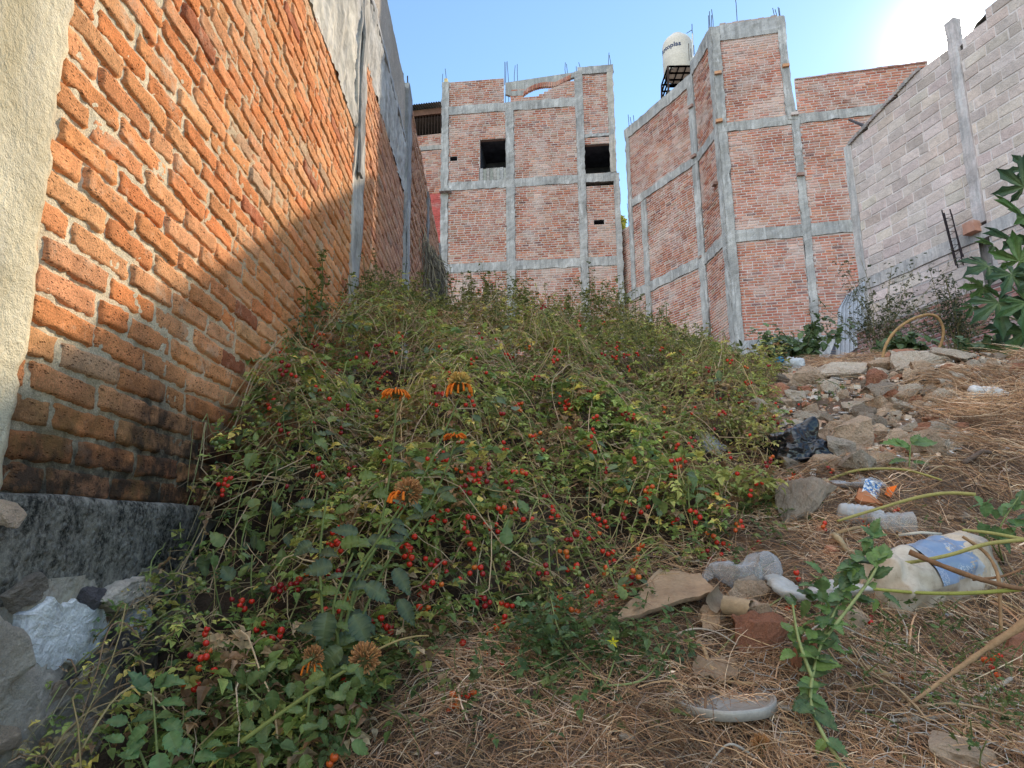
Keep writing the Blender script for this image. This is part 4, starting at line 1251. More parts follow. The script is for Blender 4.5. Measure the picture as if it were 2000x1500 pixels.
tom_me = D.meshes.new('tomato'); bm.to_mesh(tom_me); bm.free()
tom_me.polygons.foreach_set('use_smooth', [True] * len(tom_me.polygons))
cal = MB()
for k in range(5):
    a = 2 * pi * k / 5
    d = Vector((math.cos(a), math.sin(a), .15)); s = Vector((-math.sin(a), math.cos(a), 0))
    cal.add([Vector((0, 0, .9)) + s * .1, Vector((0, 0, .9)) - s * .1, Vector((0, 0, .95)) + d * .45 + s * .09, Vector((0, 0, .95)) + d * .45 - s * .09, Vector((0, 0, .9)) + d * .95 + Vector((0, 0, .1))], [(0, 1, 3, 2), (2, 3, 4)], (.10, .16, .04))
cal_o = cal.build('calyx', M_LEAF); cal_me = cal_o.data; D.objects.remove(cal_o)
for k_, m_ in TM.items():
    me = tom_me.copy(); me.materials.append(m_); TM[k_] = me
PLC = [((0, 700), 'beside the left brick wall'), ((700, 1000), 'around the orange flowers'), ((1000, 1270), 'mid slope'), ((1270, 1600), 'toward the rubble side')]
def tom_label(kind, n, px, py):
    colw = {'red': 'bright red', 'orange': 'orange', 'green': 'unripe green', 'wine': 'wine red', 'mix': 'red and green'}[kind]
    nn = ['one', 'one', 'two', 'three', 'four', 'five', 'six', 'seven', 'eight'][min(n, 8)]
    v = 'at the crest' if py < 680 else 'high on the slope' if py < 820 else 'halfway up the slope' if py < 980 else 'low on the slope' if py < 1180 else 'near the bottom straw'
    if px < 560: h = 'by the left wall'
    elif px < 800: h = 'left of the orange flowers'
    elif px < 1010: h = 'right of the orange flowers'
    elif px < 1260: h = 'in the vine centre'
    elif px < 1560: h = 'by the rubble edge'
    else: h = 'among the rubbish'
    return f'{nn} {colw} cherry tomato{"es" if n > 1 else ""} {v} {h}'
def tomatoes(px, py, n, kind='red', size=.0078, yb=None, spread=1.0, fixed=None):
    r = rt
    ctr = yb
    if ctr is None:
        # march to the vine surface
        ry = ray(px, py); t = 1.0
        while t < 7:
            p = ry * t
            tp_ = top(p.x, p.y) if inpoly(p.x, p.y) else ground(p.x, p.y) + .02
            if p.z < tp_ + .0: break
            t += .02
        ctr = ry * (t - .015)
    ctr.x = max(ctr.x, wallx(ctr.y) + .03)
    if n == 1:
        lab = tom_label(kind, n, px, py)
    o = thing('tomato_cluster', tom_label(kind, n, px, py), 'tomatoes', ctr, 'cherry tomato clusters hanging in the vines')
    st = MB(); top_ = Vector((r.uniform(-.01, .01), r.uniform(0, .01), .018 + .004 * n))
    placed = []
    for i in range(n):
        for _ in range(20):
            q = Vector((r.uniform(-1, 1) * size * (1.1 + .35 * n) * spread, r.uniform(-1, .6) * size * 1.2, r.uniform(-1, .8) * size * (1 + .42 * n) * spread)) if n > 1 else Vector((0, 0, 0))
            if all((q - w).length > size * 1.75 for w in placed): break
        placed.append(q)
        s = size * r.uniform(.85, 1.15)
        kk = kind if kind != 'mix' else r.choice(['red', 'red', 'orange', 'green'])
        if kind == 'red' and r.random() < .12: kk = 'orange'
        if kind == 'red' and r.random() < .10: kk = 'wine'
        t = D.objects.new('tomato', TM[kk]); COL.objects.link(t); t.parent = o
        t.location = q; t.scale = (s, s, s * r.uniform(.9, 1.08)); t.rotation_euler = (r.uniform(-.6, .6), r.uniform(-.6, .6), r.uniform(0, 6))
        if ctr.y < 2.6:
            c_ = D.objects.new('calyx', cal_me); COL.objects.link(c_); c_.parent = t
        tube(st, [q + Vector((0, 0, s * .9)), (q + top_) / 2 + Vector((0, 0, s)), top_], .0007, 3, (.15, .17, .05), False)
    st.build('truss_stem', M_STEM, o, local=True)
# clusters read off the photograph (n, colour)
TL = [(437, 938, 4, 'red'), (442, 958, 3, 'red'), (487, 1176, 3, 'red'), (463, 1175, 2, 'red'), (512, 1222, 3, 'red'), (540, 1235, 3, 'red'), (405, 1236, 2, 'red'), (402, 1258, 2, 'red'), (408, 1292, 4, 'red'), (372, 1280, 1, 'wine'), (375, 1335, 3, 'red'), (400, 1335, 2, 'red'),
 (505, 1320, 2, 'red'), (395, 1140, 3, 'green'), (412, 1190, 2, 'green'), (672, 1343, 6, 'red'), (905, 1265, 3, 'red'), (940, 1270, 2, 'orange'), (885, 1372, 5, 'orange'), (905, 1355, 2, 'red'), (925, 1352, 1, 'orange'), (800, 1095, 3, 'red'), (797, 1080, 2, 'red'), (830, 1190, 4, 'red'), (735, 1210, 3, 'red'), (760, 1220, 3, 'red'), (855, 1135, 2, 'red'),
 (930, 1120, 4, 'red'), (980, 1215, 4, 'red'), (965, 1230, 2, 'orange'), (1012, 1270, 1, 'red'), (980, 1295, 1, 'red'), (990, 1180, 3, 'red'), (1100, 1078, 3, 'orange'), (1120, 1110, 3, 'red'), (1145, 1155, 4, 'red'), (1115, 1195, 4, 'orange'), (1170, 1160, 2, 'red'), (1185, 1085, 5, 'red'), (1190, 1112, 2, 'orange'), (1240, 1120, 3, 'orange'), (1225, 1145, 2, 'mix'), (1250, 1072, 2, 'orange'),
 (1160, 1040, 4, 'red'), (1175, 1025, 3, 'red'), (1080, 1000, 4, 'red'), (1130, 1040, 2, 'mix'), (1265, 955, 4, 'orange'), (1260, 965, 3, 'red'), (1290, 890, 4, 'orange'), (1335, 900, 4, 'red'), (1320, 905, 3, 'red'), (1312, 925, 2, 'red'), (1100, 780, 7, 'red'), (1110, 795, 3, 'red'), (1015, 795, 4, 'orange'), (1048, 848, 3, 'orange'), (1040, 852, 2, 'mix'), (1150, 860, 3, 'red'), (1155, 875, 3, 'red'), (1110, 835, 2, 'orange'),
 (925, 705, 5, 'red'), (990, 692, 4, 'red'), (1032, 680, 3, 'orange'), (950, 728, 1, 'red'), (875, 890, 4, 'red'), (918, 925, 4, 'red'), (930, 935, 3, 'red'), (905, 955, 4, 'wine'), (860, 1005, 5, 'red'), (845, 1010, 2, 'red'), (905, 1028, 3, 'red'), (990, 870, 3, 'red'), (950, 880, 2, 'orange'), (1020, 920, 2, 'red'), (995, 945, 3, 'wine'), (760, 900, 3, 'red'), (740, 785, 2, 'red'), (757, 768, 2, 'red'), (740, 745, 2, 'wine'),
 (835, 896, 1, 'red'), (690, 920, 3, 'wine'), (1090, 685, 3, 'red'), (1130, 632, 3, 'red'), (1180, 632, 3, 'red'), (1100, 605, 2, 'red'), (1060, 600, 3, 'wine'), (1205, 678, 3, 'red'), (1245, 690, 3, 'red'), (1290, 682, 3, 'red'), (1230, 720, 3, 'red'), (1330, 690, 2, 'red'), (1220, 735, 2, 'wine'), (1150, 765, 2, 'wine'), (1225, 810, 4, 'wine'), (1300, 800, 2, 'orange'), (1320, 870, 3, 'red'), (1345, 870, 2, 'red'),
 (1460, 748, 5, 'red'), (1425, 703, 3, 'red'), (1455, 720, 2, 'orange'), (1385, 720, 3, 'wine'), (1500, 712, 3, 'wine'), (1410, 805, 2, 'wine'), (1395, 838, 1, 'red'), (1515, 790, 3, 'red'), (1510, 820, 4, 'wine'), (1545, 805, 2, 'orange'), (1560, 790, 1, 'red'), (1540, 935, 5, 'red'), (1505, 890, 2, 'orange'), (1510, 905, 2, 'green'), (1600, 905, 1, 'red'), (1617, 915, 3, 'red'), (1430, 890, 2, 'red'), (1440, 925, 1, 'red'), (1470, 960, 2, 'red'), (1400, 965, 1, 'orange'), (1385, 1040, 2, 'orange'), (1440, 1030, 2, 'orange'), (1415, 1068, 2, 'red'), (1405, 1085, 3, 'red'), (1380, 1080, 3, 'wine'),
 (1405, 1060, 2, 'red'), (1313, 1145, 3, 'orange'), (1335, 1140, 2, 'orange'), (1160, 1010, 2, 'red'), (1215, 1010, 2, 'red'), (1240, 1090, 2, 'orange'), (560, 715, 4, 'wine'), (555, 725, 3, 'wine'), (600, 690, 3, 'red'), (535, 780, 1, 'red'), (530, 795, 2, 'red'), (630, 655, 2, 'orange'), (690, 700, 2, 'red'), (720, 690, 2, 'wine'), (640, 780, 2, 'red'), (655, 725, 3, 'wine'), (770, 690, 2, 'red'), (860, 680, 2, 'red'), (785, 740, 2, 'wine'), (420, 870, 3, 'green'), (500, 820, 3, 'green'), (650, 1060, 2, 'red'), (560, 950, 1, 'wine'), (615, 998, 1, 'red'), (545, 1160, 3, 'wine'), (580, 1145, 2, 'wine')]
for (px, py, n, k) in TL:
    tomatoes(px, py, n, k)
rq = random.Random(31)
for i in range(150):
    px = rq.uniform(540, 1500); py = rq.uniform(615, 1200)
    if px > 1300 and py > 1080: continue
    if py < 650 + max(0, px - 1200) * .25: continue
    tomatoes(px, py, rq.choice([1, 2, 2, 3, 3, 4]), rq.choice(['red', 'red', 'red', 'red', 'wine', 'mix', 'green', 'wine']))
for (px, py, n, k, up) in [(1710, 875, 0, 'red', 0), (1755, 995, 1, 'red', .02), (1760, 1006, 1, 'red', .02), (1747, 998, 1, 'red', .02), (1685, 1010, 3, 'red', .03), (1690, 1022, 2, 'red', .03), (1612, 1030, 3, 'red', .03), (1767, 1045, 1, 'orange', .01), (1545, 1178, 3, 'red', .03), (1515, 1212, 2, 'orange', .03), (1550, 1232, 2, 'red', .02), (1700, 1215, 1, 'red', .05), (1552, 1235, 1, 'orange', .01), (1930, 1290, 3, 'red', .04), (1948, 1283, 3, 'red', .04), (1948, 1318, 1, 'orange', .04), (1762, 1320, 1, 'orange', .02), (1560, 1125, 2, 'red', .02), (1700, 1205, 1, 'wine', .02), (460, 1420, 3, 'green', .16), (640, 1490, 2, 'orange', .08), (520, 1400, 2, 'green', .2)]:
    if n: tomatoes(px, py, n, k, yb=G(px, py, up))

# ------------------------------------------------------------------ dry straw litter
rs = random.Random(41)
sm = MB()
RUBP = [(1490, 735), (2010, 675), (2010, 735), (1880, 765), (1840, 800), (1880, 850), (1840, 900), (1700, 905), (1640, 925), (1490, 905)]
def straw(x, y, zoff, L, rad, c, ang=None, lift=0.0, curve=.5):
    a = rs.uniform(0, 2 * pi) if ang is None else ang
    n = 4; pts = []; xx, yy = x, y
    k_ = .92 + 1.0 * noise.noise(Vector((x * 4.5, y * 4.5, 77))) + .5 * noise.noise(Vector((x * 13, y * 13, 7)))
    k_ = max(.35, min(1.25, k_)); c = (c[0] * k_, c[1] * k_ * .97, c[2] * k_ * .95)
    da = rs.uniform(-curve, curve)
    z0 = zoff
    sl = rs.uniform(-.18, .22) + lift
    for i in range(n + 1):
        f = i / n
        pts.append(Vector((xx, yy, ground(xx, yy) + z0 + sl * L * f + .01 * math.sin(f * pi))))
        xx += math.cos(a) * L / n; yy += math.sin(a) * L / n; a += da
    # 3-sided blade
    vs = []
    t = Vector((math.cos(a), math.sin(a), 0)); s = Vector((-t.y, t.x, 0))
    for i, q in enumerate(pts):
        w = rad * (1 - .5 * i / n)
        vs += [q + s * w, q - s * w, q + Vector((0, 0, w * 1.3))]
    fs = []
    for i in range(n):
        for k in range(3): fs.append((3 * i + k, 3 * i + (k + 1) % 3, 3 * i + 3 + (k + 1) % 3, 3 * i + 3 + k))
    sm.add(vs, fs, c)
SC = [(.50, .31, .18), (.62, .42, .26), (.38, .23, .13), (.74, .58, .42), (.26, .155, .09), (.52, .32, .18), (.46, .35, .27), (.20, .12, .075), (.34, .20, .12)]
cnt = 0
while cnt < 44000:
    y = 1.0 + 5.0 * rs.random() ** 1.7; x = rs.uniform(-.55 - .1 * y, .55 + .78 * y)
    if inpoly(x, y) and dedge(x, y) > .12 and rs.random() < .85: continue
    if inpoly(*proj(Vector((x, y, ground(x, y)))), RUBP) and rs.random() < .93: continue
    mound = math.exp(-((x - 2.75) / .9) ** 2 - ((y - 3.8) / 1.0) ** 2)
    straw(x, y, rs.uniform(-.004, .03 + .04 * mound), rs.uniform(.03, .17) * (1 if rs.random() < .85 else 1.9), rs.uniform(.0005, .0015) * (1 + .3 * (y > 2.5)), jit(rs.choice(SC), .2, rs))
    cnt += 1
for i in range(5000):
    a = rs.uniform(0, 6.28); rr2 = rs.random() ** .5
    x = 2.75 + 1.05 * rr2 * math.cos(a); y = 3.6 + 1.1 * rr2 * math.sin(a)
    if inpoly(*proj(Vector((x, y, ground(x, y)))), RUBP): continue
    straw(x, y, rs.uniform(0, .07), rs.uniform(.12, .35), rs.uniform(.0009, .0018), jit(rs.choice(SC), .2, rs), curve=.7)
for i in range(900):  # swirl of hay
    a = rs.uniform(0, 6.28); rr2 = rs.uniform(.05, .33)
    x = 2.32 + rr2 * math.cos(a); y = 3.55 + rr2 * .8 * math.sin(a)
    straw(x, y, rs.uniform(.0, .06), rs.uniform(.1, .25), .0012, jit(rs.choice(SC[:6]), .2, rs), ang=a + pi / 2, curve=.5)
for i in range(9000):  # crushed chaff, broken blades and dead leaf flakes
    y = 1.0 + 4.6 * rs.random() ** 1.7; x = rs.uniform(-.5 - .1 * y, .55 + .78 * y)
    if inpoly(x, y) and dedge(x, y) > .2 and rs.random() < .8: continue
    L = rs.uniform(.006, .028); w_ = L * rs.uniform(.12, .6)
    q = Vector((x, y, ground(x, y) + rs.uniform(.0, .022))); d_ = rdir(rs); d_.z *= .3; d_.normalize(); s_1 = d_.cross(Vector((rs.uniform(-.5, .5), rs.uniform(-.5, .5), 1))).normalized()
    k_ = max(.4, 1 + .9 * N(x * 4.5, y * 4.5, 77)); cc = tuple(v * k_ for v in jit(rs.choice(SC), .25, rs))
    sm.add([q - d_ * L * .5, q + s_1 * w_ * .5 + Vector((0, 0, .2 * w_)), q + d_ * L * .5, q - s_1 * w_ * .5], [(0, 1, 2, 3)], cc)
for i in range(700):   # flat broad dead blades
    y = 1.0 + 4.6 * rs.random() ** 1.5; x = rs.uniform(-.3, .55 + .78 * y)
    if inpoly(x, y): continue
    straw(x, y, rs.uniform(0, .02), rs.uniform(.04, .16), rs.uniform(.0022, .0045), jit(rs.choice(SC[:6]), .25, rs))
for i in range(420):   # curled dead leaves and bark scraps
    y = 1.05 + 2.6 * rs.random() ** 1.4; x = rs.uniform(-.35, .5 + .72 * y)
    if inpoly(x, y) and dedge(x, y) > .25: continue
    q = Vector((x, y, ground(x, y) + rs.uniform(.008, .03))); d_ = rdir(rs); d_.z *= .35; d_.normalize()
    L = rs.uniform(.014, .045); cc = jit(rs.choice([(.34, .19, .10), (.22, .13, .08), (.48, .32, .19), (.30, .15, .08), (.16, .10, .065)]), .2, rs)
    leaflet(sm, q, d_, Vector((rs.uniform(-.4, .4), rs.uniform(-.4, .4), 1)), L, L * rs.uniform(.25, .55), cc, rs.uniform(.4, 1.6))
tag(sm.build('dry_straw', M_STRAW), 'matted dry brown straw and roots', 'straw', kind='stuff')
# small green weeds in the straw
wd = MB()
for (px, py, n, s) in [(1000, 1330, 60, .045), (1060, 1250, 90, .05), (1150, 1280, 70, .05), (1100, 1330, 60, .05), (1240, 1280, 60, .05), (1040, 1180, 60, .05), (1180, 1320, 40, .05), (900, 1340, 20, .035), (1700, 1270, 50, .03), (1760, 1240, 40, .03), (1850, 1270, 60, .03), (1960, 1340, 60, .03), (1950, 1440, 60, .03), (1700, 1340, 30, .03), (1480, 1010, 60, .05), (1440, 1080, 40, .05), (1900, 1100, 30, .03), (1620, 780, 20, .05), (1500, 980, 50, .05), (1880, 1480, 40, .03), (1280, 1220, 30, .045), (700, 1440, 70, .05), (600, 1430, 90, .05), (500, 1450, 90, .05), (400, 1440, 60, .05), (640, 1380, 80, .05), (560, 1350, 80, .05), (450, 1380, 70, .05), (750, 1340, 40, .045)]:
    c0_ = G(px, py)
    for k in range(n):
        q = c0_ + Vector((rs.gauss(0, .07), rs.gauss(0, .09), 0)); q.z = ground(q.x, q.y) + rs.uniform(.0, .09 if px > 760 else .16)
        c = jit(rs.choice([(.10, .17, .05), (.14, .21, .07), (.08, .13, .045), (.18, .22, .07)]), .25, rs)
        tleaf(wd, q, rdir(rs, .5), rs.uniform(.7, 1.3) * s, c, rs)
    for k in range(n // 8):
        q = c0_ + Vector((rs.gauss(0, .07), rs.gauss(0, .08), 0)); q.z = ground(q.x, q.y)
        tube(wd, spline([q, q + Vector((rs.uniform(-.03, .03), 0, .05)), q + Vector((rs.uniform(-.08, .08), rs.uniform(-.05, .05), .09))], 3), .0013, 4, (.17, .2, .07), False)
tag(wd.build('weeds', M_LEAF), 'small green weeds sprouting through the straw', 'weeds', kind='stuff')
# ================================================================== FLOWERING PLANTS AND LARGER WEEDS
def sleaf(mb, p, d, n, L, W, col, teeth=6, fold=.25, droop=.3, lobes=0):
    """broad toothed leaf on a curved midrib"""
    d = d.normalized(); s = d.cross(n)
    s = s.normalized() if s.length > .02 else d.orthogonal().normalized()
    n = s.cross(d).normalized()
    ns = teeth * 2
    mids = []; ls = []; rs2 = []
    for i in range(ns + 1):
        f = i / ns
        w = W * math.sin(pi * min(1, f * .93 + .07) ** .75) * (1 if i % 2 == 0 else .84)
        if i == ns: w = 0
        c = p + d * L * f * (1 - .15 * droop * f) - n * (droop * L * f * f * .6)
        b = n * (fold * w) + n * (.02 * L * math.sin(i * 1.7))
        sweep = d * (.06 * L if i % 2 == 0 else 0)
        mids.append(c); ls.append(c + s * w + b + sweep); rs2.append(c - s * w + b + sweep)
    vs = mids + ls + rs2; m = ns + 1
    fs = []
    for i in range(ns):
        fs.append((i, i + 1, m + i + 1, m + i)); fs.append((i + 1, i, 2 * m + i, 2 * m + i + 1))
    cc = [mixc(col, (.25, .3, .12), .35)] * m + [col] * (2 * m)
    mb.add(vs, fs, cc)
def ball_head(parent, c, r, kind, rr, tilt=Vector((0, 0, 1))):
    """spiky seed head; kind dry / fresh / ring"""
    mb = MB()
    base = {'dry': (.34, .17, .07), 'gold': (.50, .32, .10), 'ring': (.20, .17, .05)}[kind]
    core = []
    lathe(mb, [(0, -r * .7), (r * .45, -r * .55), (r * .62, 0), (r * .45, r * .45), (0, r * .55)], c, 10, jit((.10, .10, .04), .2, rr))
    n = 260 if kind != 'ring' else 60
    for i in range(n):
        d = rdir(rr, .12)
        if kind == 'ring' and d.z > .5: d.z *= .3
        if kind == 'gold' and d.z < -.2: continue
        d.normalize()
        q = c + d * r * .5
        tip = c + d * r * rr.uniform(.85, 1.08) + Vector((0, 0, .08 * r))
        s = d.orthogonal().normalized() * r * .055; s2 = d.cross(s).normalized() * r * .055
        col = jit(base, .3, rr)
        lo = mixc(col, (.10, .07, .03), .55) if kind != 'gold' else mixc((.08, .11, .03), col, max(0, d.z))
        hi = tuple(min(.8, x * 1.5) for x in col)
        mb.add([q + s * 1.3, q - s * .6 + s2 * 1.1, q - s * .6 - s2 * 1.1, tip + s * .8, tip - s * .4 + s2 * .7, tip - s * .4 - s2 * .7], [(0, 1, 4, 3), (1, 2, 5, 4), (2, 0, 3, 5), (3, 4, 5)], [lo] * 3 + [hi] * 3)
    mb.build('seed_head', M_WOOD, parent)
M_PETAL = m_leaf('orange_petal', .7, .35)
def petals(parent, c, r, n, rr, a0=0, a1=2 * pi, down=.5, L=1.0, out=1.0):
    mb = MB()
    for i in range(n):
        a = a0 + (a1 - a0) * (i + rr.uniform(-.3, .3)) / n
        d = Vector((math.cos(a), math.sin(a), 0))
        l = r * L * rr.uniform(.8, 1.2)
        p0 = c + d * r * .45 * out + Vector((0, 0, r * rr.uniform(-.15, .2)))
        pts = spline([p0, p0 + d * l * .45 + Vector((0, 0, l * .16)), p0 + d * l * .85 - Vector((0, 0, l * down * .25)), p0 + d * l * 1.05 - Vector((0, 0, l * down))], 3)
        m = len(pts)
        tube(mb, pts, [r * (.05 + .06 * k / m + (.025 if k % 2 else 0)) for k in range(m)], 5, jit((.85, .20, .015), .12, rr), True, jit((.95, .30, .03), .1, rr))
    mb.build('petal_ring', M_PETAL, parent, smooth=True)
def stalk(mb, pts, r0, r1, col=(.15, .19, .06), sides=6):
    sp = spline(pts, 6); n = len(sp)
    tube(mb, sp, [r0 + (r1 - r0) * i / (n - 1) for i in range(n)], sides, col)
    return sp
rf = random.Random(51)
base = G(640, 1385)
fp = thing('flowering_plant', 'tall weed with drooping orange flowers and round spiky brown heads on green stalks', 'flowering plant', base)
heads = {}
sm_ = MB(); lm = MB()
stks = [
    [(650, 1335, 1.62), (700, 1130, 1.72), (765, 1030, 1.80), (830, 925, 1.88), (897, 778, 1.95)],
    [(645, 1330, 1.60), (680, 1200, 1.70), (735, 1060, 1.78), (765, 900, 1.84), (774, 782, 1.86)],
    [(655, 1335, 1.62), (750, 1110, 1.78), (825, 1010, 1.88), (868, 925, 1.95), (889, 862, 1.98)],
    [(640, 1340, 1.58), (680, 1150, 1.60), (735, 1060, 1.62), (786, 985, 1.64)],
    [(640, 1345, 1.58), (632, 1230, 1.62), (625, 1080, 1.70), (640, 960, 1.78)],
    [(640, 1345, 1.58), (660, 1260, 1.56), (652, 1180, 1.58), (690, 1080, 1.62)]]
sps = []
for s in stks:
    sp = stalk(sm_, [P(*q) for q in s], .0042, .0026); sps.append(sp)
stalk(sm_, [P(897, 745, 1.96), P(922, 690, 1.97), P(945, 640, 1.97)], .0022, .0012)
for (x, y, s) in [(948, 622, .5), (940, 634, .4), (955, 618, .45)]:
    sleaf(lm, P(945, 640, 1.97), P(x + 8, y - 10, 1.97) - P(945, 642, 1.97), Vector((0, -1, .2)), .04 * s, .007, (.25, .32, .05), 3)
LC = [(.06, .10, .06), (.05, .085, .055), (.085, .13, .055), (.13, .20, .05)]
for sp in sps:
    m = len(sp)
    for k in range(3, m - 2, 3):
        for sg in (-1, 1):
            if rf.random() < .25: continue
            d = Vector((sg * rf.uniform(.6, 1), -rf.uniform(-.1, .6), rf.uniform(-.2, .5)))
            L = rf.uniform(.05, .085) * (1.1 - .55 * k / m)
            sleaf(lm, sp[k], d, Vector((0, -.5, .85)) + rdir(rf) * .3, L, L * .30, jit(rf.choice(LC), .15, rf), 5, .2, rf.uniform(.3, 1.1))
for (px, py, y, dx, dz, L, W, ci) in [(640, 1195, 1.5, -.1, -1, .085, .034, 0), (690, 1200, 1.5, .6, -.9, .085, .03, 0), (770, 1110, 1.62, .6, -.8, .085, .024, 1), (615, 985, 1.72, -1, .15, .06, .018, 1), (650, 1105, 1.55, -1, -.1, .075, .028, 1), (720, 1050, 1.65, 1, -.3, .085, .022, 1), (700, 1040, 1.7, -.9, .2, .08, .022, 0), (700, 930, 1.8, 1, .1, .06, .02, 3), (730, 960, 1.75, .8, -.2, .05, .02, 3), (780, 1170, 1.6, .7, -1, .08, .022, 1), (668, 1265, 1.5, -.7, -.6, .07, .028, 2), (860, 965, 1.85, .9, -.3, .06, .018, 2), (770, 880, 1.83, .9, .3, .04, .012, 1), (665, 1065, 1.6, .9, .3, .07, .022, 3), (830, 900, 1.86, -.7, .2, .04, .012, 2), (655, 1000, 1.75, .9, .4, .06, .018, 3), (715, 1140, 1.56, 1, -.6, .08, .026, 0), (610, 1060, 1.62, -.9, -.5, .06, .022, 1)]:
    sleaf(lm, P(px, py, y), Vector((dx, -.35, dz)), Vector((0, -.9, .45)), L * .86, W * .8, jit(LC[ci], .1, rf), 8, .16, .5)
sm_.build('stems', M_STEM, fp, smooth=True); lm.build('leaves', M_BLEAF, fp, smooth=False)
ball_head(fp, P(897, 750, 1.95), .034, 'gold', rf)
petals(fp, P(897, 756, 1.95), .030, 9, rf, pi * .9, 2.3 * pi, 1.0, .8)
ball_head(fp, P(774, 768, 1.86), .020, 'ring', rf)
petals(fp, P(774, 766, 1.86), .022, 26, rf, down=.45, L=1.25)
ball_head(fp, P(889, 856, 1.98), .014, 'ring', rf)
petals(fp, P(889, 852, 1.98), .020, 24, rf, down=.25, L=1.25)
ball_head(fp, P(797, 962, 1.64), .034, 'dry', rf)
petals(fp, P(790, 966, 1.62), .032, 5, rf, pi * .85, 1.7 * pi, .9, .62)
b2p = G(500, 1440)
fp2 = thing('flowering_plant', 'low weed with two round spiky brown seed heads, nearest the camera', 'flowering plant', b2p)
sm_ = MB(); lm = MB()
sp = stalk(sm_, [P(470, 1450, 1.28), P(560, 1385, 1.33), P(650, 1325, 1.38), P(700, 1296, 1.42)], .0045, .003, (.20, .22, .06))
stalk(sm_, [P(735, 1270, 1.45), P(775, 1252, 1.47), P(812, 1243, 1.5), (P(838, 1242, 1.5))], .0026, .0016, (.32, .24, .10))
sp3 = stalk(sm_, [P(600, 1400, 1.36), P(606, 1350, 1.40), P(612, 1300, 1.43)], .003, .002)
for k in range(60):
    q = P(rf.uniform(470, 720), rf.uniform(1300, 1490), rf.uniform(1.26, 1.5))
    L = rf.uniform(.018, .042)
    sleaf(lm, q, rdir(rf, .2), Vector((0, -.6, .8)) + rdir(rf) * .3, L, L * .34, jit(rf.choice([(.09, .15, .05), (.12, .19, .06), (.15, .22, .06)]), .15, rf), 5, .2, .5)
sm_.build('stems', M_STEM, fp2, smooth=True); lm.build('leaves', M_BLEAF, fp2)
ball_head(fp2, P(713, 1287, 1.43), .0305, 'dry', rf)
ball_head(fp2, P(612, 1284, 1.44), .022, 'dry', rf)
petals(fp2, P(612, 1296, 1.44), .018, 5, rf, pi, 2 * pi, 1.1, .8)
p_ = G(1488, 1478)
dh = thing('seed_head', 'fallen brown spiky seed head lying in the straw at the bottom edge', 'seed head', p_)
ball_head(dh, p_ + Vector((0, 0, .02)), .022, 'dry', rf)

def leafy(name, label, cat, base, stems, leaves, cols, wf=.33, teeth=6, group=None, stemcol=(.2, .25, .09), rad=.003):
    o = thing(name, label, cat, base, group)
    a = MB(); b = MB()
    for s in stems: stalk(a, s, rad, rad * .5, stemcol)
    for (q, d, L) in leaves:
        sleaf(b, q, d, Vector((0, -.45, .9)) + rdir(rf) * .25, L, L * wf, jit(rf.choice(cols), .15, rf), teeth, .22, rf.uniform(.2, .7))
    a.build('stem', M_STEM, o, smooth=True); b.build('leaves', M_BLEAF, o)
    return o
GR = [(.10, .20, .075), (.13, .25, .09), (.085, .17, .075)]
yb = 1.36
lv = []
for (px, py, dx, dz, L, y) in [(285, 1355, -.4, .9, .07, 1.36), (300, 1340, .9, .35, .075, 1.36), (270, 1370, -1, .1, .06, 1.38), (310, 1375, .9, .15, .07, 1.34), (300, 1400, -.9, .05, .06, 1.34), (320, 1410, .9, -.1, .06, 1.32), (290, 1420, -.6, -.4, .06, 1.3), (330, 1430, .6, -.6, .06, 1.3), (250, 1410, -1, .2, .05, 1.36), (345, 1450, .9, -.2, .05, 1.3), (285, 1450, -.8, -.3, .06, 1.28), (310, 1470, .3, -.9, .06, 1.27), (360, 1400, .8, .3, .05, 1.36), (240, 1450, -.8, .3, .05, 1.3), (270, 1480, -.5, .2, .05, 1.26), (400, 1460, .6, .4, .05, 1.3), (380, 1480, .6, .1, .05, 1.28), (295, 1350, -.8, .5, .06, 1.36), (305, 1345, .3, .9, .045, 1.36)]:
    lv.append((P(px, py, y), Vector((dx, rf.uniform(-.5, .1), dz)), L * .78))
leafy('nettle_plant', 'bright green nettle with toothed leaves by the stones in the bottom left corner', 'plant', P(310, 1520, 1.3), [[P(310, 1520, 1.28), P(305, 1440, 1.31), P(298, 1345, 1.36)], [P(330, 1500, 1.28), P(350, 1430, 1.33), P(362, 1400, 1.36)], [P(290, 1510, 1.28), P(265, 1450, 1.32), P(250, 1410, 1.36)]], lv, GR, .36)
# leafy stalk climbing from the bottom right
lv = []
stp = [P(1652, 1505, 1.46), P(1605, 1430, 1.50), P(1583, 1360, 1.55), P(1600, 1270, 1.62), P(1632, 1190, 1.68), P(1655, 1130, 1.72), P(1668, 1095, 1.75)]
spp = spline(stp, 5)
for i, q in enumerate(spp):
    if i < 9: 
        if i % 4: continue
    for sg in (-1, 1):
        lv.append((q, Vector((sg * rf.uniform(.5, 1), rf.uniform(-.8, .1), rf.uniform(-.5, .5))), rf.uniform(.03, .062)))
leafy('nettle_plant', 'leafy green stalk rising from the bottom edge in front of the white bucket', 'plant', G(1650, 1498), [stp, [spp[12], P(1560, 1250, 1.6), P(1548, 1180, 1.62)], [spp[16], P(1700, 1130, 1.7), P(1720, 1080, 1.74)]], lv + [(P(1560 + rf.uniform(-20, 60), 1120 + rf.uniform(0, 160), 1.64), rdir(rf, .1), rf.uniform(.03, .055)) for _ in range(34)] + [(P(1690 + rf.uniform(-30, 40), 1090 + rf.uniform(-20, 90), 1.72), rdir(rf, .1), rf.uniform(.03, .055)) for _ in range(22)], [(.11, .20, .07), (.08, .15, .06), (.16, .27, .07), (.07, .13, .06)], .36, rad=.0045, stemcol=(.30, .34, .14))
lv = []
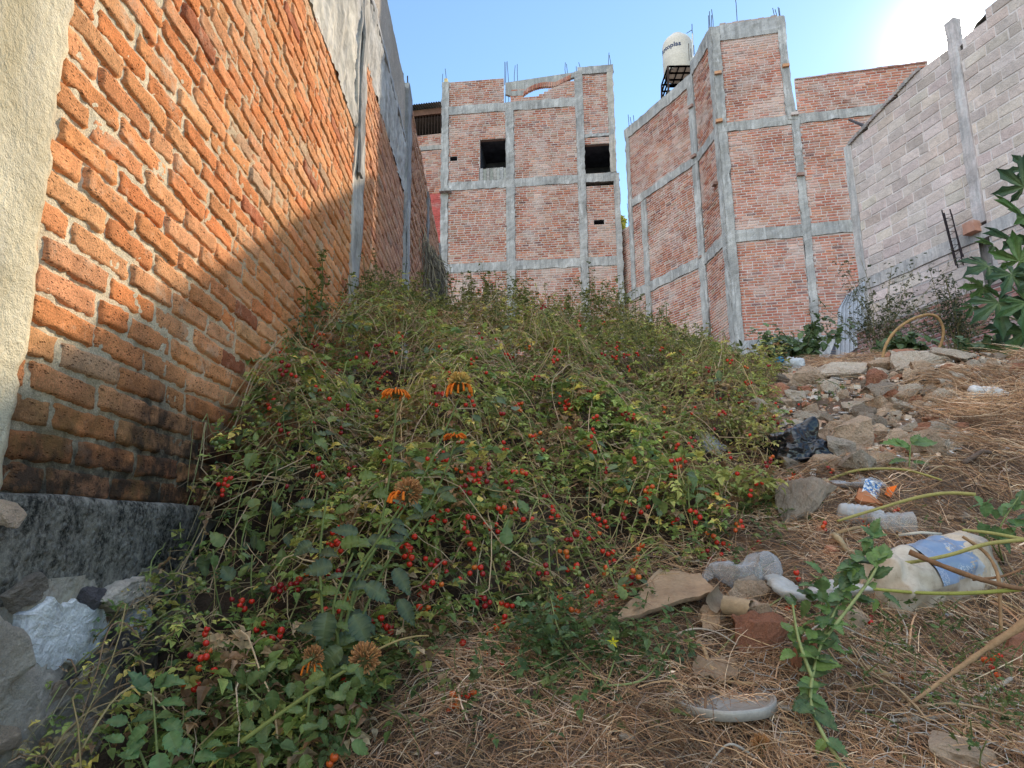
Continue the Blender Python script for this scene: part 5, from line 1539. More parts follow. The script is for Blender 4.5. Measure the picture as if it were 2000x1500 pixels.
for (px, py, dx, dz, L) in [(1775, 872, -1, .35, .095), (1780, 868, 1, .2, .11), (1778, 880, -.5, .6, .06), (1772, 900, -1, .1, .07), (1785, 905, .9, .1, .06), (1775, 930, -1, -.15, .08), (1785, 940, 1, -.2, .06), (1778, 960, -.8, .2, .05), (1790, 970, .9, -.3, .045), (1782, 865, .5, .8, .05)]:
    lv.append((P(px, py, 2.75), Vector((dx, rf.uniform(-.3, .2), dz)), L * 1.1))
leafy('nettle_plant', 'single green plant with four wide top leaves standing in front of the rubble', 'plant', G(1782, 1005), [[P(1782, 1005, 2.7), P(1776, 930, 2.74), P(1778, 868, 2.75)]], lv, [(.12, .24, .06), (.10, .19, .06)], .33, rad=.005)
lv = [(P(1695 + rf.uniform(-14, 14), 1050 + rf.uniform(-10, 70), 2.05), rdir(rf, .3), rf.uniform(.03, .06)) for _ in range(26)]
leafy('nettle_plant', 'small bushy green plant just left of the white bucket', 'plant', G(1700, 1125), [[G(1700, 1125), P(1696, 1060, 2.05)]], lv, GR, .35)
lv = [(P(rf.uniform(1905, 2020), rf.uniform(965, 1055), 2.1), rdir(rf, 0), rf.uniform(.03, .055)) for _ in range(26)]
leafy('nettle_plant', 'green leaves on a bent stalk at the right edge above the white bucket', 'plant', G(1960, 1100), [[G(1960, 1100), P(1950, 1040, 2.1), P(1990, 970, 2.1)], [G(1960, 1100), P(1905, 1010, 2.1)]], lv, GR, .4)
# tomato seedling with a yellow flower
tp_ = thing('tomato_plant', 'young tomato plant with a small yellow star flower in the straw', 'plant', G(1170, 1350))
a = MB(); b = MB()
g0 = G(1135, 1348, .005)
stalk(a, [g0, G(1180, 1340, .03), P(1205, 1270, 1.70)], .0035, .0018, (.24, .28, .11))
stalk(a, [G(1180, 1340, .03), G(1260, 1325, .04), P(1310, 1255, 1.76)], .0032, .0016, (.24, .28, .11))
stalk(a, [G(1180, 1335, .03), P(1100, 1250, 1.75), P(1075, 1165, 1.85)], .003, .0014, (.24, .28, .11))
for k in range(120):
    cx, cy, yy = rf.choice([(1205, 1275, 1.70), (1250, 1290, 1.72), (1300, 1255, 1.76), (1080, 1190, 1.84), (1090, 1260, 1.76), (1130, 1300, 1.70), (1060, 1230, 1.78)])
    q = P(cx + rf.gauss(0, 26), cy + rf.gauss(0, 22), yy + rf.uniform(-.05, .05))
    tleaf(b, q, rdir(rf, .35), rf.uniform(.035, .07), jit(rf.choice([(.12, .19, .075), (.16, .24, .09), (.10, .16, .07)]), .2, rf), rf)
a.build('stem', M_STEM, tp_, smooth=True); b.build('leaves', M_LEAF, tp_)
b = MB(); fc = P(1197, 1254, 1.66)
for k in range(5):
    an = 2 * pi * k / 5 + .3; d = Vector((math.cos(an), -.4, math.sin(an))); s = Vector((-math.sin(an), 0, math.cos(an)))
    b.add([fc, fc + d * .006 + s * .0028, fc + d * .014, fc + d * .006 - s * .0028], [(0, 1, 2, 3)], (.8, .7, .04))
b.build('flower', M_PETAL, tp_)

# large lobed leaves, right edge
def lobed(mb, c, d, n, S, col, r):
    d = d.normalized(); s = d.cross(n).normalized(); n = s.cross(d)
    L = [(-2.55, .55), (-1.75, .8), (-.85, .95), (0, 1.1), (.85, .95), (1.75, .8), (2.55, .55)]
    out = []
    for i, (a, l) in enumerate(L):
        def pt(an, rr, z=0): return c + (d * math.cos(an) + s * math.sin(an)) * rr * S + n * z * S
        bend = -.22
        out += [pt(a - .42, l * .36, .02), pt(a - .27, l * .62, -.02), pt(a - .30, l * .72, -.04), pt(a - .10, l * .83, bend * .4), pt(a, l * r.uniform(.95, 1.08), bend), pt(a + .12, l * .80, bend * .4), pt(a + .30, l * .70, -.04), pt(a + .25, l * .58, -.02)]
        if i < len(L) - 1: out.append(pt(a + (L[i + 1][0] - a) / 2, l * .30, .03))
    vs = [c] + out
    fs = [(0, i, i + 1) for i in range(1, len(out))]
    k1 = [mixc(col, (.3, .4, .15), .4)] + [jit(col, .1, r) for _ in out]
    mb.add(vs, fs, k1)
pb = G(2060, 760)
pl_ = thing('broadleaf_plant', 'large plant with deeply lobed dark green leaves at the right edge', 'plant', (3.35, 4.7, 1.0))
a = MB(); b = MB()
root = Vector((3.6, 4.7, 1.0))
LV = [(1985, 365, .26, 4.4, 0, 1), (1985, 425, .30, 4.5, -.6, .3), (1960, 470, .24, 4.6, -1, .3), (1915, 520, .24, 4.5, -1, -.3), (1960, 535, .24, 4.4, .3, -1), (1905, 560, .20, 4.6, -.8, -.8), (1935, 590, .28, 4.4, -.2, -1), (1990, 590, .30, 4.3, .5, -.8), (1985, 650, .28, 4.4, 0, -1), (1960, 640, .22, 4.6, -.8, -.6), (1975, 510, .28, 4.5, .4, .5), (2010, 540, .3, 4.3, .8, 0), (1950, 685, .16, 4.6, -.8, -.3), (2020, 470, .3, 4.5, .2, .8), (2000, 690, .2, 4.5, .3, -.5), (1990, 330, .18, 4.5, .2, 1), (1925, 480, .16, 4.7, -.9, .2), (1885, 600, .13, 4.7, -.6, -.6)]
for (px, py, S, y, dx, dz) in LV:
    c = P(px + 15, py, y)
    lobed(b, c, Vector((dx, -.35, dz)), Vector((rf.uniform(-.3, .3), -.8, .5)), S * .86, jit(rf.choice([(.05, .12, .045), (.04, .09, .05), (.08, .17, .05), (.035, .075, .045)]), .12, rf), rf)
    stalk(a, [root + Vector((0, 0, .3)), (root + c) / 2 + Vector((.1, 0, .15)), c], .008, .004, (.28, .30, .18))
a.build('stems', M_STEM, pl_, smooth=True); b.build('leaves', M_BLEAF, pl_)

def bush(name, label, cat, c, rx, ry, rz, n, cols, L, group=None, wf=.3, stems=26, shape='tleaf', up=.2):
    o = thing(name, label, cat, c, group)
    a = MB(); b = MB(); c = Vector(c)
    tips = []
    for i in range(stems):
        e = c + Vector((rf.gauss(0, .5) * rx, rf.gauss(0, .5) * ry, rz * rf.uniform(.35, 1)))
        m = c.lerp(e, .5) + Vector((rf.uniform(-.1, .1) * rx, 0, .1 * rz))
        stalk(a, [c + Vector((rf.uniform(-.3, .3) * rx, 0, 0)), m, e], .004, .0015, jit((.19, .17, .08), .2, rf), 4)
        tips.append((m, e))
    for i in range(n):
        m, e = rf.choice(tips)
        q = m.lerp(e, rf.uniform(-.3, 1.05)) + Vector((rf.gauss(0, .07) * rx, rf.gauss(0, .1) * ry, rf.gauss(0, .05) * rz))
        col = jit(rf.choice(cols), .25, rf)
        if shape == 'tleaf': tleaf(b, q, rdir(rf, up), L * rf.uniform(.7, 1.3), col, rf)
        else: sleaf(b, q, rdir(rf, up), Vector((0, -.5, .8)), L * rf.uniform(.7, 1.3), L * wf, col, 3)
    a.build('stems', M_STEM, o, smooth=True); b.build('leaves', M_LEAF if shape == 'tleaf' else M_BLEAF, o)
    return o
def at(px, py, y): return P(px, py, y)
bush('leafy_bush', 'round dark green leafy bush between the vines and the corrugated sheet', 'bush', at(1560, 735, 6.3), .5, .3, .55, 620, [(.07, .13, .055), (.10, .17, .06), (.05, .09, .045)], .075, shape='s', wf=.4)
bush('flowering_weed', 'tall feathery grey green weed in front of the low brick wall', 'weed', at(1735, 720, 7.2), .62, .3, 1.25, 900, [(.16, .17, .10), (.12, .14, .08), (.22, .21, .13), (.10, .12, .07)], .06, stems=40)
bush('flowering_weed', 'wispy dark weed between the dry arching twig and the lobed plant', 'weed', at(1870, 715, 6.2), .5, .3, .95, 800, [(.08, .11, .06), (.12, .14, .08), (.06, .085, .05)], .055, stems=36)
bush('leafy_bush', 'low green bush under the dry arching twig', 'bush', at(1775, 705, 5.9), .2, .2, .28, 150, [(.06, .12, .05), (.08, .15, .06)], .08, shape='s', wf=.42)
bush('leafy_bush', 'low green leaves at the foot of the low brick wall near the right edge', 'bush', at(1935, 710, 5.4), .3, .2, .25, 120, [(.06, .12, .055), (.08, .15, .07)], .08, shape='s', wf=.42)
bush('leafy_bush', 'green sprig beside the white and blue bag behind the vines', 'bush', at(1530, 735, 5.5), .10, .1, .12, 60, [(.22, .3, .06), (.15, .22, .06)], .035, shape='s', wf=.42, stems=8)
# sunlit creeper glimpsed between the two brick buildings
yc = thing('creeper', 'sunlit yellow green creeper in the gap between the two brick buildings', 'creeper', at(1216, 560, 24.5))
b = MB()
for i in range(900):
    q = P(1216 + rf.gauss(0, 2.2), rf.uniform(425, 600), 24.6 + rf.uniform(0, 1))
    sleaf(b, q, rdir(rf), rdir(rf), .16, .05, jit(rf.choice([(.38, .40, .05), (.25, .30, .05), (.5, .45, .08)]), .2, rf), 2)
b.build('leaves', M_LEAF, yc)
# dried creeper hanging off the left wall
hc = thing('dead_creeper', 'grey dried creeper hanging down the far end of the left brick wall', 'creeper', LF.pt(9.4, 3.4, .1))
b = MB()
for i in range(1300):
    u = 9.9 + rf.gauss(0, .45); z1 = 3.95 - abs(rf.gauss(0, .35)) + .1 * N(u * 3, 0); 
    p0 = LF.pt(u, z1, .03 + rf.uniform(0, .16) * smooth(1.2, .0, abs(u - 9.9)))
    l = rf.uniform(.15, .7)
    p1 = p0 + Vector((rf.gauss(0, .08), rf.gauss(0, .12), -l)); p1.x = max(p1.x, LF.pt(u, 0, .02).x)
    tube(b, [p0, (p0 + p1) / 2 + rdir(rf) * .05, p1], rf.uniform(.003, .007), 3, jit(rf.choice([(.24, .20, .15), (.14, .12, .09), (.34, .29, .2), (.09, .075, .06)]), .2, rf), False)
for i in range(900):
    u = 9.6 + rf.gauss(0, .35); z = rf.uniform(1.4, 3.4)
    p0 = LF.pt(u, z, .03 + abs(rf.gauss(0, .05))); p1 = p0 + Vector((rf.gauss(0, .05), rf.gauss(0, .1), rf.uniform(-.4, .1)))
    tube(b, [p0, (p0 + p1) / 2 + rdir(rf) * .04, p1], rf.uniform(.003, .006), 3, jit(rf.choice([(.30, .26, .19), (.18, .15, .11), (.22, .2, .12)]), .2, rf), False)
b.build('dry_stems', M_STRAW, hc)

# bent branches, twigs, sticks ------------------------------------------------
def stick(name, label, cat, pts, r0, r1, col, m=None, sides=7, knob=0., group=None):
    o = MB(); sp = spline(pts, 6); n = len(sp)
    tube(o, sp, [(r0 + (r1 - r0) * i / (n - 1)) * (1 + knob * noise.noise(Vector((i * 1.3, r0 * 900, 0)))) for i in range(n)], sides, col)
    th = o.build(name, m or M_WOOD, None, smooth=True)
    return tag(th, label, cat, group)
YG = (.34, .30, .10); BRN = (.24, .13, .07); TAN = (.42, .29, .16); GRY = (.42, .37, .31)
stick('branch', 'yellow green stalk curving across the straw above the clear cup', 'branch', [P(1585, 952, 2.75), P(1650, 925, 2.75), P(1700, 916, 2.72), P(1770, 918, 2.68), P(1840, 938, 2.6)], .006, .004, YG, M_STEM)
stick('branch', 'thick yellow green stalk passing under the clear cup to the right', 'branch', [P(1635, 1018, 2.35), P(1700, 998, 2.35), P(1790, 972, 2.35), P(1850, 963, 2.35), P(1905, 966, 2.33)], .0045, .0065, YG, M_STEM, knob=.3)
stick('branch', 'yellow green stalk lying over the upper part of the white bucket', 'branch', [P(1690, 1095, 2.0), P(1760, 1100, 2.0), P(1850, 1085, 1.98), P(1930, 1062, 1.98), P(2030, 1052, 1.98)], .0045, .006, YG, M_STEM)
stick('branch', 'long straight green stalk crossing the middle of the white bucket', 'branch', [P(1700, 1150, 1.95), P(1800, 1158, 1.94), P(1900, 1158, 1.94), P(2030, 1148, 1.94)], .004, .006, (.33, .33, .08), M_STEM)
stick('branch', 'pale green stalk curving above the bucket at the right edge', 'branch', [P(1880, 1035, 2.05), P(1940, 1042, 2.05), P(2030, 1060, 2.05)], .004, .006, YG, M_STEM)
stick('stick', 'reddish brown bare stick resting on the bucket label', 'stick', [P(1776, 1078, 1.98), P(1840, 1105, 1.94), P(1930, 1136, 1.92), P(2020, 1155, 1.95)], .008, .006, BRN, knob=.3)
stick('stick', 'brown vine bending down over the right side of the bucket', 'stick', [P(1880, 1048, 2.02), P(1925, 1080, 2.0), P(1948, 1120, 1.97), P(1953, 1170, 1.95), P(1955, 1235, 1.93)], .005, .005, (.36, .22, .12), knob=.3)
stick('stick', 'thin brown twig at the right edge under the stalks', 'stick', [P(1900, 1132, 1.98), P(1960, 1125, 1.98), P(2020, 1100, 1.98)], .004, .003, BRN)
stick('twig', 'long dry twig arching over the rubble in front of the weeds', 'twig', [P(1722, 710, 5.2), P(1730, 675, 5.2), P(1752, 643, 5.2), P(1790, 620, 5.2), P(1825, 616, 5.2), P(1842, 640, 5.2), P(1838, 672, 5.2), P(1822, 700, 5.2)], .012, .010, (.42, .27, .13), knob=.2)
gp = lambda px, py, up=.01: G(px, py, up)
stick('stick', 'big split weathered stake slanting into the bottom right corner', 'stick', [gp(1750, 1395, .01), P(1850, 1322, 1.62), P(1925, 1268, 1.62), P(2020, 1205, 1.6)], .003, .010, (.36, .23, .13), knob=.8, sides=9)
stick('stick', 'whitish forked stick lying flat across the chicken wire', 'stick', [gp(1735, 1408), gp(1850, 1398, .012), gp(1905, 1368, .02), gp(1975, 1325, .03)], .0045, .006, GRY, knob=.4)
stick('stick', 'tan stick continuing right of the pale forked stick', 'stick', [gp(1900, 1375, .012), gp(1950, 1390, .012), gp(2010, 1408, .012)], .005, .004, TAN, knob=.3)
stick('stick', 'thick pale root curling out of the straw left of the bucket', 'stick', [gp(1628, 1045, .03), gp(1640, 1055, .04), gp(1655, 1075, .03), gp(1680, 1085, .01)], .011, .009, (.42, .33, .2), knob=.3)
stick('stick', 'brown root bending beside the pale root', 'stick', [gp(1632, 1042, .03), gp(1655, 1035, .04), gp(1683, 1030, .03), gp(1685, 1042, .02)], .006, .006, TAN, knob=.3)
stick('stick', 'dark curved root on the straw mound', 'stick', [gp(1880, 905, .03), gp(1905, 890, .05), gp(1918, 882, .06), gp(1935, 884, .05)], .011, .008, (.14, .10, .08), knob=.4)
stick('stick', 'pale bent root end among the litter near the bottom centre', 'stick', [gp(755, 1375, .01), gp(770, 1392, .02), gp(795, 1403, .02), gp(822, 1400, .02)], .008, .006, (.36, .27, .18), knob=.5)
stick('stick', 'brown stalk lying below the cardboard piece', 'stick', [gp(1362, 1248, .02), gp(1378, 1275, .03), gp(1385, 1300, .03), gp(1420, 1330, .02), gp(1480, 1335, .02)], .006, .004, (.40, .27, .15), knob=.3)
stick('stick', 'thick dry stem leaning between the bricks and the leafy stalk', 'stick', [gp(1640, 1285, .02), gp(1700, 1305, .02), gp(1760, 1330, .02)], .008, .006, (.38, .26, .14), knob=.4)
stick('stick', 'green tomato stem running down past the cardboard tube', 'stick', [gp(1545, 1155, .03), gp(1480, 1200, .05), gp(1430, 1245, .03), gp(1395, 1285, .02)], .0025, .0025, (.22, .22, .09), M_STEM)
rb_ = random.Random(61)
for i in range(38):
    px = rb_.uniform(1150, 2000); py = rb_.uniform(930, 1480)
    a = G(px, py, .015); an = rb_.uniform(0, 6.28); L = rb_.uniform(.12, .35)
    pts = [a]
    for k in range(3):
        an += rb_.uniform(-.5, .5); q = pts[-1] + Vector((math.cos(an), math.sin(an), 0)) * L / 3; q.z = ground(q.x, q.y) + .02 + rb_.uniform(0, .03); pts.append(q)
    zone = 'around the bucket' if px > 1650 and py < 1250 else 'in the bottom right corner' if px > 1650 else 'near the broken bricks and plastic lid' if py > 1100 else 'beside the sandy boulder'
    c, w = rb_.choice([((.40, .29, .18), 'tan'), ((.22, .13, .08), 'brown'), ((.45, .40, .34), 'pale grey')])
    stick('dry_twig', f'thin {w} dry twig lying in the straw {zone}', 'twig', pts, rb_.uniform(.0022, .004), .0015, c, sides=5, knob=.3, group='dry twigs in the straw')

# ================================================================== RUBBLE
used = []
def rock(px, py, wpx, m, i, hf=.8, label=None, name='rock', cat='rock', rz=None, up=0., group=None, tilt=.25):
    p = G(px, py + wpx * hf * .15, up)
    s = wpx / FPX * p.y / .98 * .60
    rr2 = rf
    me = ROCKS[i] if i < 8 else SLABS[i - 8]
    if i < 8: fz_ = [.6, .75, .4, .5, .7, .45, .85, .55][i]; sc_ = (s, s, s * hf / fz_)
    else: sc_ = (s, s, s)
    rot = (rr2.uniform(-tilt, tilt) + .15, rr2.uniform(-tilt, tilt), rr2.uniform(-.5, .5) if rz is None else rz)
    o = inst(name, me, m, p + Vector((0, 0, s * (.34 * hf + .05 if i < 8 else .1))), sc_, rot, None, label, cat, group)
    used.append((px, py, wpx))
    return o
RK = [(1670, 868, 105, M_RS, 1, .75, 'large angular tan stone chunk right of the black bag'), (1572, 992, 92, M_RD, 2, .95, 'big brownish grey boulder below the black bag beside the vines'), (1478, 815, 70, M_RG, 4, .9, 'round grey stone half hidden at the vine edge above the black bag'),
 (1568, 745, 72, M_RS, 0, .6, 'broad flat tan stone at the top left of the rubble'), (1640, 735, 90, M_RG, 5, .4, 'long pale stone along the rubble crest'), (1740, 720, 70, M_RS, 7, .45, 'long sandy stone on the crest under the dry arching twig'), (1705, 745, 45, M_RR, 0, .8, 'reddish brown block in the middle of the rubble crest'),
 (1790, 712, 84, M_RG, 2, .5, 'wide grey tan slab of rubble on the crest right of centre'), (1760, 697, 60, M_RR, 5, .4, 'broken red brick on the crest below the green bush'), (1980, 690, 70, M_RS, 6, .7, 'rounded sandy boulder at the crest by the right edge'), (1860, 700, 70, M_RG, 7, .4, 'low grey stone on the crest right of the arching twig'),
 (1575, 765, 40, M_RR, 1, .45, 'flat rusty red stone below the broad tan stone'), (1720, 768, 60, M_RD, 2, .5, 'dark brown lump of mortar in the rubble'), (1700, 840, 55, M_RD, 3, 1.0, 'dark pointed stone standing above the angular tan chunk'), (1712, 835, 30, M_RG, 4, .9, 'small pale grey cube shaped stone beside the dark pointed one'),
 (1810, 878, 60, M_RS, 6, .85, 'pale pitted lump of concrete right of the small green plant'), (1835, 845, 50, M_RG, 5, .35, 'long thin grey stone at the edge of the straw'), (1745, 862, 50, M_RS, 0, .8, 'sandy stone behind the small green plant'), (1510, 858, 45, M_RS, 4, .6, 'sandy stone just above the black bag'), (1657, 825, 22, M_RS, 3, 1.2, 'small upright tan pebble in the rubble'),
 (1690, 815, 38, M_RD, 7, 1.0, 'brown wedge of stone among white tile chips'), (1614, 818, 26, M_RR, 6, .6, 'small round red brick lump in the rubble'), (1790, 783, 28, M_RR, 1, .6, 'orange brick piece at the straw edge'), (1765, 800, 42, M_RG, 7, .5, 'flat light grey stone at the straw edge'),
 (1470, 1215, 78, M_RS, 4, .9, 'large broken reddish tan brick lump under the cardboard tube'), (1490, 1250, 90, M_RR, 2, .8, 'brown block of brick, lowest of the pile under the tube'), (1460, 1160, 70, M_RS, 0, .7, 'tan stone tucked behind the cardboard tube'), (1390, 1215, 45, M_RS, 3, 1.0, 'brown stone left of the cardboard tube'),
 (1575, 1310, 48, M_RR, 5, 1.8, 'rough orange red brick leaning upright beside the leafy stalk'), (1660, 1225, 50, M_RS, 2, 1.0, 'brown stone under the left side of the bucket'), (1985, 1275, 80, M_RR, 0, .7, 'dark red brick lump at the right edge'), (1880, 1492, 110, M_RS, 6, .45, 'rounded tan stone cut by the bottom edge'),
 (1640, 885, 60, M_RG, 6, .7, 'brown grey stone behind the black bag'), (1400, 880, 36, M_RW, 3, .7, 'whitish crumpled lump at the vine edge left of the black bag'), (1325, 1260, 30, M_RS, 1, .6, 'small brown stone in the straw below the board')]
for (px, py, w, m, i, hf, lab) in RK: rock(px, py, w, m, i, hf, lab)
rr3 = random.Random(71)
words = {id(M_RG): 'grey', id(M_RS): 'sandy', id(M_RR): 'red brick', id(M_RD): 'dark brown', id(M_RP): 'purplish', id(M_RGc): 'white tile'}
def zone_of(px, py):
    if py < 745: return 'along the rubble crest'
    if py < 790: return 'in the upper rubble' + (' near the vines' if px < 1640 else ' toward the straw')
    if py < 840: return 'in the middle of the rubble' + (' near the vines' if px < 1640 else ' toward the straw')
    if py < 920: return 'around the black bag' if px < 1690 else 'by the small green plant'
    if py < 1100: return 'in the straw above the bucket' if px > 1600 else 'by the grey boulder'
    return 'in the straw at the bottom'
nrk = 0
for i in range(1200):
    if nrk >= 285: break
    px = rr3.uniform(1500, 2000); py = 700 + 215 * rr3.random() ** 1.5
    if not inpoly(px, py, [(1480, 745), (1560, 735), (1760, 705), (2000, 680), (2000, 745), (1880, 775), (1850, 810), (1890, 850), (1850, 905), (1640, 935), (1500, 905)]): continue
    nrk += 1
    w = rr3.choice([11, 14, 18, 22, 26, 32, 40]) * (.8 + (py - 720) / 300)
    m = rr3.choice([M_RG, M_RG, M_RS, M_RS, M_RS, M_RG, M_RR, M_RD, M_RGc, M_RGc])
    sz = 'tiny' if w < 14 else 'small' if w < 26 else 'fist sized'
    i_ = rr3.randrange(8) if m is not M_RGc else 8 + rr3.randrange(3)
    rock(px, py, w, m, i_, rr3.uniform(.5, .9), f'{sz} {words[id(m)]} stone lying {zone_of(px, py)}' if m is not M_RGc else f'{sz} white tile chip lying {zone_of(px, py)}', 'stone' if m is not M_RGc else 'tile_chip', 'stone' if m is not M_RGc else 'tile chip', group='small loose rubble stones' if m is not M_RGc else 'broken white tile chips')
for i in range(46):
    px = rr3.uniform(1150, 2000); py = rr3.uniform(940, 1490)
    g = G(px, py)
    if inpoly(g.x, g.y): continue
    w = rr3.uniform(8, 26); m = rr3.choice([M_RG, M_RS, M_RR, M_RD])
    rock(px, py, w, m, rr3.randrange(8), .7, f'{"tiny" if w < 14 else "small"} {words[id(m)]} stone {zone_of(px, py)}', 'stone', 'stone', group='small loose rubble stones')
for (px, py, w, m, i, lab, nm) in [(1590, 812, 44, M_RGc, 8, 'flat pale concrete tile lying nearest the vines in the rubble', 'tile'), (1660, 803, 44, M_RGc, 9, 'flat pale tile piece right of centre in the rubble', 'tile'), (1677, 772, 22, M_RW, 8, 'small bright white tile in the rubble', 'tile'), (1745, 756, 44, M_RT, 10, 'pinkish flat brick fragment in the rubble', 'tile'), (1480, 1412, 46, M_RT, 9, 'triangular terracotta shard lying in the straw at the bottom', 'terracotta_shard'), (1800, 752, 34, M_RW, 8, 'crumpled white scrap at the straw edge', 'tile'), (1520, 1378, 60, M_RG, 10, 'flat grey stone strip right of the plastic lid', 'flat_stone')]:
    rock(px, py, w, m, i, 1, lab, nm, 'tile' if nm == 'tile' else 'stone', tilt=.12, rz=rr3.uniform(-.3, .3))

gv = MB(); rg = random.Random(91)
RUB2 = [(1490, 730), (1750, 700), (2010, 672), (2010, 750), (1880, 785), (1860, 815), (1900, 850), (1850, 910), (1700, 930), (1620, 1010), (1500, 1000), (1490, 905)]
ng = 0
while ng < 5200:
    x = rg.uniform(.7, 4.2); y = rg.uniform(2.2, 5.6); q = Vector((x, y, ground(x, y)))
    ins = inpoly(*proj(q), RUB2)
    if not ins and rg.random() < .93: continue
    if inpoly(x, y): continue
    ng += 1
    s_ = rg.choice([.004, .006, .008, .011, .015, .021]) * rg.uniform(.7, 1.2)
    m3 = Matrix.Rotation(rg.uniform(0, 6.3), 3, 'Z') @ Matrix.Rotation(rg.uniform(-.6, .6), 3, 'X')
    dim = (s_, s_ * rg.uniform(.5, .95), s_ * rg.uniform(.3, .8))
    vv = [Vector((sx * dim[0] * rg.uniform(.6, 1), sy * dim[1] * rg.uniform(.6, 1), sz * dim[2] * rg.uniform(.6, 1))) for sx in (-1, 1) for sy in (-1, 1) for sz in (-1, 1)]
    vv = [m3 @ v + q + Vector((0, 0, dim[2] * .5)) for v in vv]
    cc = jit(rg.choice([(.62, .52, .43), (.70, .60, .50), (.56, .38, .27), (.48, .24, .16), (.74, .72, .70), (.42, .34, .28), (.66, .50, .38)]), .18, rg)
    gv.add(vv, [(0, 1, 3, 2), (4, 6, 7, 5), (0, 4, 5, 1), (2, 3, 7, 6), (0, 2, 6, 4), (1, 5, 7, 3)], cc)
tag(gv.build('gravel', m_rough('gravel_grit', None, .3, 60., 260., .8, .002, .95)), 'crushed brick and stone grit between the rubble', 'gravel', kind='stuff')
# broad leaved weeds mixed into the vines
bw = MB(); bs_ = MB()
for (px, py, n) in [(615, 605, 10), (590, 640, 8), (700, 765, 12), (850, 705, 14), (820, 720, 10), (640, 790, 10), (560, 800, 14), (620, 850, 14), (520, 900, 10), (540, 980, 12), (480, 1040, 12), (980, 1040, 8), (1080, 1080, 8), (1170, 900, 8), (1290, 1010, 8), (960, 800, 8), (1350, 960, 8), (430, 1110, 10), (690, 640, 8), (1000, 660, 8), (1400, 760, 6), (500, 1120, 12), (1210, 1130, 8)]:
    rr_y = ray(px, py); t_ = 1.0
    while t_ < 7:
        p_0 = rr_y * t_
        if p_0.z < (top(p_0.x, p_0.y) if inpoly(p_0.x, p_0.y) else ground(p_0.x, p_0.y)): break
        t_ += .02
    p_0 = rr_y * (t_ - .03)
    for k in range(n):
        q = p_0 + Vector((rg.gauss(0, .05), rg.gauss(0, .05), rg.uniform(-.05, .06))); q.x = max(q.x, wallx(q.y) + .03)
        L = rg.uniform(.025, .06)
        sleaf(bw, q, rdir(rg, .2), Vector((0, -.5, .85)) + rdir(rg) * .4, L, L * rg.uniform(.28, .42), jit(rg.choice([(.10, .15, .08), (.13, .20, .07), (.20, .26, .08), (.08, .12, .07)]), .2, rg), 4, .2, rg.uniform(.2, .9))
    tube(bs_, spline([p_0 - Vector((0, -.03, .12)), p_0 - Vector((.01, 0, .04)), p_0 + Vector((rg.uniform(-.04, .04), 0, .05))], 4), .0022, 5, (.22, .27, .10), False)
tag(bw.build('mixed_weeds', M_BLEAF), 'broader leaved weeds mixed into the tomato vines', 'weeds', kind='stuff')
tag(bs_.build('weed_stems', M_STEM), 'thin green weed stems in the vines', 'weed stems', kind='stuff')
# ================================================================== RUBBISH
M_BAG = NT('black_plastic'); _n = M_BAG.noise(7, 4, .6); M_BAG.bsdf((.012, .014, .02), .22, M_BAG.bump(_n, .9, .02), .6); M_BAG = M_BAG.m
def plastic(name, col, alpha=.45, rough=.2, bumps=20, bd=.01):
    t = NT(name)
    b = t.bsdf(col, rough, t.bump(t.noise(bumps, 4, .6), .8, bd), .6)
    tr = t.node('ShaderNodeBsdfTransparent'); mx = t.node('ShaderNodeMixShader', i_0=alpha)
    lw_ = t.node('ShaderNodeLayerWeight', i_Blend=.35)
    f = t.ramp(lw_.outputs['Facing'], 0, 1, alpha, min(1, alpha + .5)); t.l.new(f, mx.inputs[0])
    t.l.new(tr.outputs[0], mx.inputs[1]); t.l.new(b.outputs[0], mx.inputs[2]); t.l.new(mx.outputs[0], t.out.inputs[0])
    return t.m
def blob(nm, m, c, sx, sy, sz, seed, fold=.25, sub=5, pinch=None, rot=0., ridge=7.):
    bm = bmesh.new(); bmesh.ops.create_icosphere(bm, subdivisions=sub, radius=1)
    cr, sr = math.cos(rot), math.sin(rot)
    for v in bm.verts:
        p = v.co.copy(); w = p * 1.3 + Vector((seed, 0, 0))
        a = noise.noise(w) * .5
        rd = abs(noise.noise(p * 2.2 + Vector((seed, 5, 1)))) + .5 * abs(noise.noise(p * ridge * .7 + Vector((seed, 2, 9)))) + .22 * abs(noise.noise(p * ridge * 1.7 + Vector((seed, 2, 9))))
        r_ = 1 + a - fold * rd * 1.6
        if pinch is not None:
            d = (p - pinch).length
            r_ += .5 * math.exp(-(d / .28) ** 2)
        p *= r_
        if p.z < -.35: p.z = -.35 + (p.z + .35) * .3
        x, y = p.x * sx, p.y * sy
        v.co = Vector((x * cr - y * sr, x * sr + y * cr, p.z * sz))
    me = D.meshes.new(nm); bm.to_mesh(me); bm.free(); me.materials.append(m)
    me.polygons.foreach_set('use_smooth', [True] * len(me.polygons))
    o = D.objects.new(nm, me); COL.objects.link(o); o.location = c
    return o
c = G(1572, 905); 
tag(blob('rubbish_bag', M_BAG, c + Vector((0, .05, .055)), .150, .12, .115, 3, .14, 6, Vector((.35, -.2, .85)).normalized()), 'crumpled shiny black plastic bag beside the tan stone', 'plastic bag')
M_CLEAR = plastic('clear_film', (.5, .52, .55), .26, .12, 14, .02)
